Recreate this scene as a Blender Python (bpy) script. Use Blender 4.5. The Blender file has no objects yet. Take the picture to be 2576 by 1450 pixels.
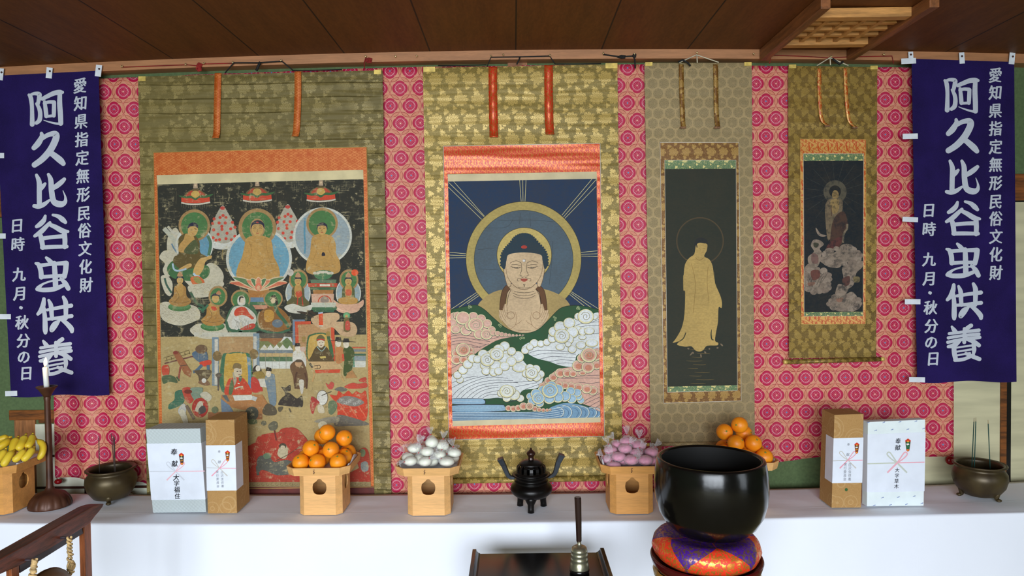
import bpy, bmesh, math, random
from mathutils import Vector, Matrix, noise
from mathutils.geometry import tessellate_polygon

# ------------------------------------------------------------------ camera, world, light, exposure
sc = bpy.context.scene
COL = sc.collection
W, H, FPX = 2576.0, 1450.0, 1717.0
EYE = Vector((0.0, 0.0, 1.52))
PITCH, YAW, ROLL = math.atan(43.0 / FPX), -0.0026, 0.012
FWD = Vector((math.sin(YAW) * math.cos(PITCH), math.cos(YAW) * math.cos(PITCH), -math.sin(PITCH)))
R0 = FWD.cross(Vector((0, 0, 1))).normalized()
U0 = R0.cross(FWD).normalized()
RIGHT = (R0 * math.cos(ROLL) - U0 * math.sin(ROLL)).normalized()
UP = RIGHT.cross(FWD).normalized()
cd = bpy.data.cameras.new('camera')
cam = bpy.data.objects.new('camera', cd)
COL.objects.link(cam)
cam.matrix_world = Matrix(((RIGHT.x, UP.x, -FWD.x, EYE.x), (RIGHT.y, UP.y, -FWD.y, EYE.y), (RIGHT.z, UP.z, -FWD.z, EYE.z), (0, 0, 0, 1)))
cd.sensor_width = 36.0
cd.lens = 36.0 * FPX / W
cd.clip_start = 0.05
cd.clip_end = 60
sc.camera = cam

wd = bpy.data.worlds.new('world')
sc.world = wd
wd.use_nodes = True
wd.node_tree.nodes['Background'].inputs[0].default_value = (0.62, 0.74, 0.95, 1)
wd.node_tree.nodes['Background'].inputs[1].default_value = 0.35

sc.view_settings.view_transform = 'Standard'
sc.view_settings.look = 'None'
sc.view_settings.gamma = 1.0
sc.view_settings.exposure = -0.2
sc.view_settings.use_curve_mapping = False
sc.cycles.max_bounces = 8
sc.cycles.diffuse_bounces = 4
sc.cycles.transparent_max_bounces = 16
sc.cycles.sample_clamp_indirect = 6.0
sc.cycles.use_denoising = True

def daylight(name, loc, rot, sx, sy, power, color, spread=180):
    l = bpy.data.lights.new(name, 'AREA')
    l.shape = 'RECTANGLE'; l.size = sx; l.size_y = sy; l.energy = power; l.color = color
    o = bpy.data.objects.new(name, l)
    l.spread = math.radians(spread)
    o.location = loc; o.rotation_euler = rot
    COL.objects.link(o)
    return o
# daylight that enters by the garden doors behind the photographer (just outside their glass)
daylight('daylight_garden_doors', (-0.55, -3.66, 1.16), (math.radians(68), 0, 0), 4.3, 2.0, 270, (0.83, 0.915, 1.0), 112)
daylight('added_high_fill', (-0.55, -3.66, 2.36), (math.radians(62), 0, 0), 4.3, 0.34, 150, (0.83, 0.915, 1.0))  # added high fill lamp to brighten the tabletop; no such window is known
daylight('daylight_side_door', (4.13, -0.6, 1.10), (math.radians(76), 0, math.radians(90)), 1.6, 1.9, 54, (0.83, 0.915, 1.0))

# ------------------------------------------------------------------ pixels of the photograph -> places in the room
def ray(px, py):
    return (FWD + RIGHT * ((px - W / 2) / FPX) - UP * ((py - H / 2) / FPX))
def Q(px, py, y):
    d = ray(px, py); t = (y - EYE.y) / d.y
    return EYE + d * t
WALL = 3.70
Y_TRIM, Y_CLOTH, Y_SCROLL, Y_BANNER = 3.625, 3.672, 3.640, 3.612
YB, YF = 3.60, 3.172                       # back and front edge of the altar table
_b0 = Q(1290, 1240, YB).z
_bl, _br = Q(100, 1238, YB), Q(2560, 1213, YB)
TAB_A = ((_bl.z - _b0) / _bl.x ** 2 + (_br.z - _b0) / _br.x ** 2) / 2
def ztab(x): return _b0 + TAB_A * x * x
def T(px, py):
    d = ray(px, py); z = _b0
    for _ in range(12):
        t = (z - EYE.z) / d.z
        p = EYE + d * t
        z = ztab(p.x)
    return Vector((p.x, p.y, z))
def ppm(y): return FPX / y                 # pixels per metre at depth y

def lin(c):
    def f(v):
        v = v / 255.0
        return v / 12.92 if v <= 0.04045 else ((v + 0.055) / 1.055) ** 2.4
    return (f(c[0]), f(c[1]), f(c[2]), 1.0)

# ------------------------------------------------------------------ shader expressions
class X:
    """a socket of a node tree with arithmetic"""
    def __init__(s, t, k): s.t, s.k = t, k
    def _m(s, op, *a):
        n = s.t.nodes.new('ShaderNodeMath'); n.operation = op
        for i, v in enumerate((s,) + a):
            if isinstance(v, X): s.t.links.new(v.k, n.inputs[i])
            else: n.inputs[i].default_value = v
        return X(s.t, n.outputs[0])
    def __add__(s, o): return s._m('ADD', o)
    def __radd__(s, o): return s._m('ADD', o)
    def __sub__(s, o): return s._m('SUBTRACT', o)
    def __rsub__(s, o): return (s * -1.0) + o
    def __mul__(s, o): return s._m('MULTIPLY', o)
    def __rmul__(s, o): return s._m('MULTIPLY', o)
    def __truediv__(s, o): return s._m('DIVIDE', o)
    def sin(s): return s._m('SINE')
    def cos(s): return s._m('COSINE')
    def abs(s): return s._m('ABSOLUTE')
    def sqrt(s): return s._m('SQRT')
    def floor(s): return s._m('FLOOR')
    def fract(s): return s._m('FRACT')
    def mod(s, o): return s._m('FLOORED_MODULO', o)
    def pow(s, o): return s._m('POWER', o)
    def min(s, o): return s._m('MINIMUM', o)
    def max(s, o): return s._m('MAXIMUM', o)
    def atan2(s, o): return s._m('ARCTAN2', o)
    def lt(s, o): return s._m('LESS_THAN', o)
    def gt(s, o): return s._m('GREATER_THAN', o)
    def ss(s, a, b):                       # smooth step from a to b
        n = s.t.nodes.new('ShaderNodeMapRange'); n.interpolation_type = 'SMOOTHSTEP'
        s.t.links.new(s.k, n.inputs[0])
        for i, v in ((1, a), (2, b)):
            if isinstance(v, X): s.t.links.new(v.k, n.inputs[i])
            else: n.inputs[i].default_value = v
        return X(s.t, n.outputs[0])

class Mat:
    def __init__(s, name, rough=0.6, metal=0.0, spec=0.5, **kw):
        s.m = bpy.data.materials.new(name); s.m.use_nodes = True
        s.t = s.m.node_tree
        s.b = s.t.nodes['Principled BSDF']
        s.set('Roughness', rough); s.set('Metallic', metal); s.set('Specular IOR Level', spec)
        for k, v in kw.items(): s.set(k.replace('_', ' '), v)
    def set(s, k, v):
        if isinstance(v, X): s.t.links.new(v.k, s.b.inputs[k])
        elif hasattr(v, 'is_output'): s.t.links.new(v, s.b.inputs[k])
        else: s.b.inputs[k].default_value = v
        return s
    def coord(s, kind='Object'):
        n = s.t.nodes.new('ShaderNodeTexCoord')
        sp = s.t.nodes.new('ShaderNodeSeparateXYZ')
        s.t.links.new(n.outputs[kind], sp.inputs[0])
        s.vec = n.outputs[kind]
        return X(s.t, sp.outputs[0]), X(s.t, sp.outputs[1]), X(s.t, sp.outputs[2])
    def noise(s, scale=5, detail=3, vec=None, rough=0.5, stretch=None):
        if vec is None:
            n0 = s.t.nodes.new('ShaderNodeTexCoord'); vec = n0.outputs['Object']
        if stretch:
            mp = s.t.nodes.new('ShaderNodeMapping'); mp.inputs['Scale'].default_value = stretch
            s.t.links.new(vec, mp.inputs[0]); vec = mp.outputs[0]
        n = s.t.nodes.new('ShaderNodeTexNoise')
        s.t.links.new(vec, n.inputs['Vector'])
        n.inputs['Scale'].default_value = scale; n.inputs['Detail'].default_value = detail; n.inputs['Roughness'].default_value = rough
        return X(s.t, n.outputs['Fac'])
    def mix(s, f, a, b):
        n = s.t.nodes.new('ShaderNodeMix'); n.data_type = 'RGBA'
        for i, v in ((0, f), (6, a), (7, b)):
            if isinstance(v, X): s.t.links.new(v.k, n.inputs[i])
            elif hasattr(v, 'is_output'): s.t.links.new(v, n.inputs[i])
            else: n.inputs[i].default_value = v
        return n.outputs[2]
    def bump(s, h, strength=0.3, dist=0.01):
        n = s.t.nodes.new('ShaderNodeBump'); n.inputs['Strength'].default_value = strength; n.inputs['Distance'].default_value = dist
        s.t.links.new(h.k, n.inputs['Height']); s.t.links.new(n.outputs[0], s.b.inputs['Normal'])
        return s
    def comb(s, x, y, z=0.0):
        n = s.t.nodes.new('ShaderNodeCombineXYZ')
        for i, v in enumerate((x, y, z)):
            if isinstance(v, X): s.t.links.new(v.k, n.inputs[i])
            else: n.inputs[i].default_value = v
        return n.outputs[0]

def plain(name, c, rough=0.6, metal=0.0, var=0.12, scale=14, bump=0.0, stretch=None, spec=0.5):
    m = Mat(name, rough, metal, spec)
    n = m.noise(scale, 4, stretch=stretch)
    a = lin([v * (1 - var) for v in c]); b = lin([min(255, v * (1 + var)) for v in c])
    m.set('Base Color', m.mix(n.ss(0.3, 0.7), a, b))
    if bump: m.bump(n, bump, 0.01)
    return m.m

# ------------------------------------------------------------------ mesh building
class MB:
    def __init__(s): s.v, s.f, s.mi, s.sm, s.c = [], [], [], [], []
    def add(s, vs, fs, mi=0, smooth=False, col=None):
        o = len(s.v); s.v += [Vector(p) for p in vs]
        for f in fs:
            s.f.append([o + i for i in f]); s.mi.append(mi); s.sm.append(smooth); s.c.append(col)
        return s
    def box(s, lo, hi, mi=0):
        (a, b, c), (d, e, f) = lo, hi
        return s.add([(a,b,c),(d,b,c),(d,e,c),(a,e,c),(a,b,f),(d,b,f),(d,e,f),(a,e,f)],
                     [(0,3,2,1),(4,5,6,7),(0,1,5,4),(1,2,6,5),(2,3,7,6),(3,0,4,7)], mi)
    def hexa(s, v8, mi=0):
        return s.add(v8, [(0,3,2,1),(4,5,6,7),(0,1,5,4),(1,2,6,5),(2,3,7,6),(3,0,4,7)], mi)
    def slab(s, q, t, mi=0):               # quad (4 points, front face) thickened backwards by vector t
        q = [Vector(p) for p in q]; t = Vector(t)
        return s.hexa([q[0] , q[1], q[1] + t, q[0] + t, q[3], q[2], q[2] + t, q[3] + t], mi)
    def lathe(s, prof, n=48, c=(0,0,0), mi=0, smooth=True, mod=None, caps=False):
        vs, fs = [], []
        for (r, z) in prof:
            for i in range(n):
                a = 2 * math.pi * i / n
                rr = r * (mod(a, z) if mod else 1)
                vs.append((c[0] + rr * math.cos(a), c[1] + rr * math.sin(a), c[2] + z))
        for j in range(len(prof) - 1):
            for i in range(n):
                k = (i + 1) % n
                fs.append((j*n+i, j*n+k, (j+1)*n+k, (j+1)*n+i))
        if caps:
            fs.append(tuple(range(n))[::-1]); fs.append(tuple((len(prof)-1)*n + i for i in range(n)))
        return s.add(vs, fs, mi, smooth)
    def tube(s, pts, r, n=8, mi=0, smooth=True, cap=True, flat=None):
        pts = [Vector(p) for p in pts]
        rs = r if isinstance(r, (list, tuple)) else [r] * len(pts)
        vs, fs = [], []
        up = None
        for i, p in enumerate(pts):
            d = (pts[min(i+1, len(pts)-1)] - pts[max(i-1, 0)])
            if d.length < 1e-9: d = Vector((0,0,1))
            d.normalize()
            if up is None:
                up = d.orthogonal().normalized() if flat is None else (Vector(flat) - d * Vector(flat).dot(d)).normalized()
            else:
                up = up - d * up.dot(d)
                up = up.normalized() if up.length > 1e-6 else d.orthogonal().normalized()
            w = d.cross(up)
            for k in range(n):
                a = 2 * math.pi * (k + 0.5) / n
                q = rs[i]
                if isinstance(q, tuple): vs.append(p + up * (q[0] * math.cos(a)) + w * (q[1] * math.sin(a)))
                else: vs.append(p + up * (q * math.cos(a)) + w * (q * math.sin(a)))
        for i in range(len(pts) - 1):
            for k in range(n):
                m = (k + 1) % n
                fs.append((i*n+k, i*n+m, (i+1)*n+m, (i+1)*n+k))
        s.add(vs, fs, mi, smooth)
        if cap:
            o = len(s.v) - len(vs)
            s.f.append([o + k for k in range(n)][::-1]); s.mi.append(mi); s.sm.append(False); s.c.append(None)
            s.f.append([o + (len(pts)-1)*n + k for k in range(n)]); s.mi.append(mi); s.sm.append(False); s.c.append(None)
        return s
    def ball(s, c, r, nu=24, nv=14, mi=0, f=None):
        rx, ry, rz = (r, r, r) if not isinstance(r, (tuple, list)) else r
        vs, fs = [], []
        for j in range(nv + 1):
            ph = math.pi * j / nv - math.pi / 2
            for i in range(nu):
                a = 2 * math.pi * i / nu
                d = Vector((math.cos(ph) * math.cos(a), math.cos(ph) * math.sin(a), math.sin(ph)))
                k = f(d) if f else 1
                vs.append((c[0] + rx * d.x * k, c[1] + ry * d.y * k, c[2] + rz * d.z * k))
        for j in range(nv):
            for i in range(nu):
                k = (i + 1) % nu
                fs.append((j*nu+i, j*nu+k, (j+1)*nu+k, (j+1)*nu+i))
        return s.add(vs, fs, mi, True)
    def prism(s, poly, off, mi=0):         # closed polygon (list of Vectors) extruded by off
        poly = [Vector(p) for p in poly]; off = Vector(off); n = len(poly)
        vs = poly + [p + off for p in poly]
        fs = [tuple(range(n)), tuple(range(n, 2*n))[::-1]]
        fs += [(i, i + n, (i + 1) % n + n, (i + 1) % n) for i in range(n)]
        return s.add(vs, fs, mi)
    def mesh(s, name, mats, origin=(0,0,0)):
        me = bpy.data.meshes.new(name)
        o = Vector(origin)
        me.from_pydata([tuple(p - o) for p in s.v], [], s.f)
        for m in mats: me.materials.append(m)
        me.polygons.foreach_set('material_index', s.mi)
        me.polygons.foreach_set('use_smooth', s.sm)
        if any(c is not None for c in s.c):
            at = me.color_attributes.new('Col', 'FLOAT_COLOR', 'CORNER')
            buf = []
            for p in me.polygons:
                c = s.c[p.index] or (0.5, 0.5, 0.5, 1)
                buf += list(c) * p.loop_total
            at.data.foreach_set('color', buf)
        me.update()
        return me

def recalc(me):
    bm = bmesh.new(); bm.from_mesh(me)
    bmesh.ops.remove_doubles(bm, verts=bm.verts, dist=1e-6)
    bmesh.ops.recalc_face_normals(bm, faces=bm.faces)
    bm.to_mesh(me); bm.free()

def obj(name, mb, mats, parent=None, bevel=0.0, sub=0, fix=True, origin=None):
    """one mesh object; verts are given in world metres and kept relative to the parent's (or own) origin"""
    if not isinstance(mats, (list, tuple)): mats = [mats]
    if origin is None:
        if parent is not None: origin = parent['_o']
        else:
            n = len(mb.v); lo = [min(p[i] for p in mb.v) for i in range(3)]; hi = [max(p[i] for p in mb.v) for i in range(3)]
            origin = ((lo[0] + hi[0]) / 2, (lo[1] + hi[1]) / 2, lo[2])
    me = mb.mesh(name, mats, origin)
    if fix: recalc(me)
    o = bpy.data.objects.new(name, me)
    COL.objects.link(o)
    if parent is not None: o.parent = parent
    else: o.location = origin
    o['_o'] = [float(v) for v in origin]
    if bevel:
        m = o.modifiers.new('bevel', 'BEVEL'); m.width = bevel; m.segments = 2; m.limit_method = 'ANGLE'; m.angle_limit = math.radians(40)
    if sub:
        m = o.modifiers.new('sub', 'SUBSURF'); m.levels = sub; m.render_levels = sub
    return o

def tag(o, label=None, cat=None, group=None, kind=None):
    if label: o['label'] = label
    if cat: o['category'] = cat
    if group: o['group'] = group
    if kind: o['kind'] = kind
    return o
def thing(name, loc, label, cat, group=None, rotz=0.0):
    o = bpy.data.objects.new(name, None); COL.objects.link(o)
    o.empty_display_size = 0.05
    o.location = loc; o.rotation_euler = (0, 0, rotz)
    o['_o'] = [0.0, 0.0, 0.0]              # its parts are given in local metres
    return tag(o, label, cat, group)
def wthing(name, loc, label, cat, group=None):
    o = thing(name, loc, label, cat, group)
    o['_o'] = [float(v) for v in loc]      # its parts are given in world metres
    return o
def struct(name, mb, mats, parent=None, **kw):
    o = obj(name, mb, mats, parent, **kw)
    if parent is None: o['kind'] = 'structure'
    return o
def copy_tree(o, parent=None):
    c = o.copy(); COL.objects.link(c)
    if parent is not None: c.parent = parent
    for ch in list(o.children): copy_tree(ch, c)
    return c

def crom(pts, n=6, closed=False):
    """Catmull-Rom through 2-D or 3-D points (extra components such as a width are carried along)"""
    P = [tuple(p) for p in pts]; out = []; m = len(P)
    rng = range(m) if closed else range(m - 1)
    for i in rng:
        if closed: a, b, c, d = P[(i-1) % m], P[i], P[(i+1) % m], P[(i+2) % m]
        else: a, b, c, d = P[max(i-1, 0)], P[i], P[i+1], P[min(i+2, m-1)]
        for k in range(n):
            t = k / n
            out.append(tuple(0.5 * ((2*b[j]) + (-a[j]+c[j])*t + (2*a[j]-5*b[j]+4*c[j]-d[j])*t*t + (-a[j]+3*b[j]-3*c[j]+d[j])*t*t*t) for j in range(len(b))))
    if not closed: out.append(P[-1])
    return out

# ------------------------------------------------------------------ flat painted / printed figures
class Paint:
    """figures in thin coats on an upright plane; coordinates are pixels of the photograph (optionally of an enlarged crop)"""
    def __init__(s, y, step=1.1e-5, mapf=None):
        s.mb = MB(); s.y0 = y; s.d = 0.0; s.step = step; s.o = (0, 0, 1.0); s.mapf = mapf; s.clip = None
    def crop(s, ox, oy, k): s.o = (ox, oy, k); return s
    def px(s, x, y): return (s.o[0] + x / s.o[2], s.o[1] + y / s.o[2])
    def w(s, p):
        x, y = s.px(p[0], p[1])
        if s.mapf: x, y = s.mapf(x, y)
        if s.clip: x, y = s.clip(x, y)
        return Q(x, y, s.y0) + Vector((0, -s.d, 0))
    def coat(s): s.d += s.step
    def hair(s): s.d += 1.6e-6
    def poly(s, pts, c, coat=True):
        s.coat() if coat else s.hair()
        vs = [s.w(p) for p in pts]
        s.mb.add(vs, [tuple(range(len(vs)))], col=lin(c)); return s
    def blob(s, pts, c, n=5, coat=True): return s.poly(crom(pts, n, True), c, coat)
    def ell(s, cx, cy, rx, ry, c, rot=0.0, n=28, coat=True, a0=0, a1=360):
        ca, sa = math.cos(math.radians(rot)), math.sin(math.radians(rot)); pts = []
        full = abs(a1 - a0) >= 360
        for i in range(n if full else n + 1):
            a = math.radians(a0 + (a1 - a0) * i / n)
            x, y = rx * math.cos(a), ry * math.sin(a)
            pts.append((cx + x*ca - y*sa, cy + x*sa + y*ca))
        return s.poly(pts, c, coat)
    def ring(s, cx, cy, r1, r2, c, n=48, coat=True, ky=1.0, a0=0, a1=360):
        s.coat() if coat else s.hair()
        vs, fs = [], []
        for i in range(n + 1):
            a = math.radians(a0 + (a1 - a0) * i / n)
            vs.append(s.w((cx + r1*math.cos(a), cy + ky*r1*math.sin(a)))); vs.append(s.w((cx + r2*math.cos(a), cy + ky*r2*math.sin(a))))
        for i in range(n): fs.append((2*i, 2*i+1, 2*i+3, 2*i+2))
        s.mb.add(vs, fs, col=lin(c)); return s
    def line(s, pts, wd, c, smooth=4, coat=True, taper=False, caps=False, closed=False, sep=False):
        """a brush stroke; points may carry their own width as a third number"""
        s.coat() if coat else s.hair()
        P = [(p[0], p[1], (p[2] if len(p) > 2 else wd)) for p in pts]
        if smooth: P = crom(P, smooth, closed)
        if closed: P = P + [P[0]]
        m = len(P); L, R = [], []
        for i, p in enumerate(P):
            a, b = P[max(i-1, 0)], P[min(i+1, m-1)]
            if closed and (i == 0 or i == m - 1): a, b = P[-2], P[1]
            dx, dy = b[0]-a[0], b[1]-a[1]; l = math.hypot(dx, dy) or 1
            h = p[2] / 2
            if taper: h *= max(0.12, math.sin(math.pi * min(max(i / (m - 1), 0.03), 0.97)) ** 0.6)
            L.append((p[0] - dy/l*h, p[1] + dx/l*h)); R.append((p[0] + dy/l*h, p[1] - dx/l*h))
        if caps or sep:                    # every facet its own hair's breadth in front of the last, where a stroke doubles back
            for i in range(m - 1):
                s.d += 2.6e-6
                s.mb.add([s.w(L[i]), s.w(L[i+1]), s.w(R[i+1]), s.w(R[i])], [(0, 1, 2, 3)], col=lin(c))
        else:
            vs = [s.w(p) for p in L] + [s.w(p) for p in R]
            s.mb.add(vs, [(i, i+1, m+i+1, m+i) for i in range(m-1)], col=lin(c))
        if caps:
            for p, a in ((P[0], P[1]), (P[-1], P[-2])):
                s.d += 2.6e-6; t0 = math.atan2(p[1] - a[1], p[0] - a[0]); h = p[2] / 2
                vs = [s.w((p[0] + h * math.cos(t0 + math.pi * (i / 8 - 0.5)), p[1] + h * math.sin(t0 + math.pi * (i / 8 - 0.5)))) for i in range(9)]
                s.mb.add(vs, [tuple(range(9))], col=lin(c))
        return s
    def spiral(s, cx, cy, r, turns, wd, c, a0=0, dirn=1, coat=True):
        pts = []
        n = int(turns * 12)
        for i in range(n + 1):
            t = i / n; a = math.radians(a0) + dirn * turns * 2 * math.pi * t
            rr = r * (1 - 0.88 * t)
            pts.append((cx + rr * math.cos(a), cy + rr * math.sin(a)))
        return s.line(pts, wd, c, smooth=0, coat=coat)
    def glyphs(s, text, cx, cy, size, c, wx=1.0, bold=0.0, coat=True, slant=0.0):
        """one character centred at (cx, cy); size in current pixels"""
        if coat: s.coat()
        vs0, fs0 = glyph(text, 0.0)
        for k in ((-1, -0.33, 0.33, 1) if bold else (0,)):      # the slanted edge of a writing brush
            dx, dy = k * bold, k * bold * -0.45; s.hair()
            vs = [s.w((cx + ((x + dx - 0.5) + slant * (y - 0.36)) * size * wx, cy - (y + dy - 0.36) * size + slant * -0.5 * (x - 0.5) * size)) for x, y in vs0]
            s.mb.add(vs, fs0, col=lin(c))
        return s

_G = {}
def glyph(ch, bold):
    k = (ch, bold)
    if k not in _G:
        cu = bpy.data.curves.new('g', 'FONT'); cu.body = ch; cu.resolution_u = 2; cu.offset = bold
        o = bpy.data.objects.new('g', cu); COL.objects.link(o)
        dg = bpy.context.evaluated_depsgraph_get(); dg.update()
        me = bpy.data.meshes.new_from_object(o.evaluated_get(dg))
        _G[k] = ([(v.co.x, v.co.y) for v in me.vertices], [tuple(p.vertices) for p in me.polygons])
        bpy.data.objects.remove(o); bpy.data.curves.remove(cu); bpy.data.meshes.remove(me)
    return _G[k]
# ------------------------------------------------------------------ materials
random.seed(7)
def wood(name, c, dark=0.6, rough=0.5, along='x', scale=1.0, grain=0.16, spec=0.4):
    m = Mat(name, rough, 0, spec)
    st = {'x': (1.2, 14, 14), 'y': (14, 1.2, 14), 'z': (14, 14, 1.2)}[along]
    n = m.noise(3.2 * scale, 5, stretch=st, rough=0.62)
    f = m.noise(26 * scale, 2, stretch=st)
    g = (n * 0.75 + f * 0.25).ss(0.33, 0.68)
    m.set('Base Color', m.mix(g, lin([v * dark for v in c]), lin([min(255, v * (1 + grain)) for v in c])))
    m.bump(f, 0.12, 0.002)
    return m.m

def hexcell(x, y):
    """local coordinates in the nearest cell of a hexagonal lattice of pitch 1 (rows along x), and a checker of its rows"""
    ry = math.sqrt(3.0)
    ax, ay = (x + 0.5).mod(1.0) - 0.5, (y + ry/2).mod(ry) - ry/2
    bx, by = x.mod(1.0) - 0.5, y.mod(ry) - ry/2
    da, db = ax*ax + ay*ay, bx*bx + by*by
    k = da.lt(db)
    return bx + (ax - bx) * k, by + (ay - by) * k, k

def pink_cloth():
    m = Mat('pink_medallion_brocade', 0.55, 0, 0.35)
    X0, Y0, Z0 = m.coord()
    P = 0.1055
    wob = m.noise(3.0, 2)
    seam = ((X0 + 0.42).mod(0.72) - 0.36)
    x, y = X0 / P + wob * 0.10, Z0 / P * 0.985
    gx, gy, k = hexcell(x, y)
    r = (gx*gx + gy*gy).sqrt()
    th = gy.atan2(gx)
    lob = (th * 2.0).cos().abs()
    R = 0.335 + 0.055 * lob.pow(0.55)
    base, crim, whit = lin((214, 146, 116)), lin((182, 18, 66)), lin((226, 180, 184))
    # leaves along the cell borders
    a6 = (th + math.pi/6).mod(math.pi/3) - math.pi/6
    qx, qy = r * a6.cos(), r * a6.sin()
    e = (0.5 - qx).abs(); tt = (qy / 0.24)
    lens = 0.078 * (1.0 - tt*tt)
    on = tt.abs().lt(1.0)
    d = e - lens
    line = d.abs().lt(0.013) * on * (m.noise(30, 1).ss(0.25, 0.5))
    fill = d.lt(0.0) * on
    rib = e.lt(0.006) * tt.abs().lt(0.8)
    node = (((qx - 0.5)*(qx - 0.5) + (qy.abs() - 0.2887)*(qy.abs() - 0.2887)).sqrt()).lt(0.075) * ((qy.abs() - 0.2887).abs().lt(0.012).max(((qx - 0.5) - (qy.abs() - 0.2887) * 1.732).abs().lt(0.02)).max(((qx - 0.5) + (qy.abs() - 0.2887) * 1.732).abs().lt(0.02)))
    c = m.mix(fill, base, lin((208, 134, 104)))
    c = m.mix(line, c, lin((158, 40, 44)))
    c = m.mix(rib, c, lin((214, 118, 96)))
    c = m.mix(node, c, lin((196, 30, 66)))
    c = m.mix(r.ss(R + 0.006, R - 0.006), c, crim)
    # pale slits through the outer ring, on the diagonals
    slit = ((th * 2.0).cos().abs()).lt(0.07) * r.gt(0.235)
    c = m.mix(slit * r.lt(0.36) * 0.8, c, lin((214, 110, 116)))
    R2 = 0.245 + 0.02 * lob
    c = m.mix((r - R2 - 0.012).abs().ss(0.010, 0.004), c, lin((214, 96, 120)))
    zig = (th * 8.0).cos().abs()
    R3 = 0.205 + 0.024 * lob + 0.014 * zig
    c = m.mix((r - R3).abs().ss(0.017, 0.008) * (0.55 + 0.45 * (th * 2.0 + 0.5).sin().abs()), c, whit)
    R4 = 0.10 + 0.085 * lob
    c = m.mix((r - R4).abs().ss(0.009, 0.004) * r.lt(0.2), c, lin((222, 110, 130)))
    spoke = ((th * 4.0).sin().abs()).lt(0.16) * r.lt(0.12)
    c = m.mix(spoke, c, lin((245, 190, 180)))
    dot = r.lt(0.035)
    c = m.mix(dot * k, c, lin((80, 150, 200)))
    c = m.mix(dot * (1.0 - k), c, lin((240, 190, 170)))
    m.set('Base Color', c)
    fold = m.noise(2.2, 3, stretch=(1.0, 1.0, 0.35)) 
    m.bump(fold, 0.55, 0.05)
    return m.m

def brocade(name, base, gold, w, h, flower=0.40, leaf=0.30, metal=0.25, rough=0.5, bands=0.6, wear=0.0, lobes=3.5, bandscale=7.0, leafrow=True, crease=0.0):
    """silk with gold flowers in staggered rows and leaves between the rows"""
    m = Mat(name, rough, metal, 0.4)
    x, y0, z = m.coord()
    ws = m.noise(18, 2) * 0.10
    def cell(px, pz, ww, hh, dx=0.0, dz=0.0):
        zz = pz / hh + dz; row = zz.floor()
        xx = px / ww + dx + row.mod(2.0) * 0.5
        return (xx.fract() - 0.5 + ws - 0.05) * ww, (zz.fract() - 0.5 + ws - 0.05) * hh
    wx, wz = (m.noise(34, 2, stretch=(1, 1, 1)) - 0.5) * 0.016, (m.noise(31, 2, stretch=(1.13, 1, 0.9)) - 0.5) * 0.016
    fx, fz = cell(x + wx, z + wz, w, h)
    r = (fx*fx + fz*fz*1.15).sqrt() / w; th = fz.atan2(fx)
    pet = (th * lobes).cos().abs()
    R = flower * (0.62 + 0.38 * pet.pow(0.6))
    fl = r.lt(R)
    vein = ((r * 58.0 + pet * 4.0).sin()).gt(0.55).max((th * (lobes * 2)).sin().abs().lt(0.16) * r.gt(0.07))
    motif = fl * (1.0 - vein * 0.72)
    if leafrow:
        rowp = ((z + wz) / h + 0.5).floor().mod(2.0)
        col = ((x + wx) / (w * 0.5) + 0.25 + rowp * 0.5).floor().mod(2.0)
        lx, lz = cell(x + wx, z + wz + (col - 0.5) * (h * 0.20), w * 0.5, h, 0.25, 0.5)
        r2 = (lx*lx + lz*lz).sqrt() / w; t2 = lz.atan2(lx) + wx * 60.0
        RL = leaf * (0.28 + 0.45 * (t2 * 1.5).cos().abs() + 0.34 * (1.0 - (t2 * 4.5).sin().abs()))
        lf = r2.lt(RL * (0.58 + col * 0.16)) * (1.0 - ((t2 * 5.0).sin().abs()).lt(0.14) * 0.7)
        motif = motif.max(lf)
    vn = m.noise(90, 2)
    motif = (motif + (vn - 0.5).abs().lt(0.018) * 0.45).min(1.0)
    if wear:
        motif = motif * m.noise(6, 3).ss(wear, wear + 0.25)
    band = m.noise(bandscale, 3, stretch=(0.12, 1, 1))
    tone = m.noise(2.0, 2, stretch=(0.3, 1, 1)).ss(0.3, 0.7)
    b = m.mix(tone, lin([v * 0.86 for v in base]), lin(base))
    c = m.mix(motif, b, lin(gold))
    if crease:
        q = (z + (m.noise(1.3, 2, stretch=(1, 1, 0.2)) - 0.5) * 0.05) / crease
        cr = (q.fract() - 0.5).abs().ss(0.05, 0.0) * m.noise(3, 2, stretch=(0.6, 1, 3)).ss(0.35, 0.6)
        c = m.mix(cr * 0.22, c, lin([v * 0.5 for v in base]))
        band = band - cr * 0.15
    m.set('Base Color', c)
    m.set('Roughness', rough - motif * 0.12)
    m.bump(band + motif * 0.006, bands, 0.05)
    return m.m

def lozenge(name, base, line, w, h):
    """orange silk with a woven net of lozenges"""
    m = Mat(name, 0.55, 0.1, 0.4)
    x, y0, z = m.coord()
    u, v = x / w, z / h
    a, b = (u + v).fract() - 0.5, (u - v).fract() - 0.5
    net = (a.abs().gt(0.44)).max(b.abs().gt(0.44))
    da = (a*a + b*b).sqrt()
    rings = (da - 0.17).abs().lt(0.045).max(da.lt(0.05))
    inner = (a.abs().max(b.abs()) - 0.34).abs().lt(0.03)
    f = (net * 0.9).max(rings).max(inner * 0.6)
    n = m.noise(30, 3)
    c = m.mix(f * n.ss(0.25, 0.6), lin(base), lin(line))
    m.set('Base Color', c)
    m.bump(m.noise(6, 2, stretch=(0.2, 1, 1)), 0.35, 0.03)
    return m.m

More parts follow.
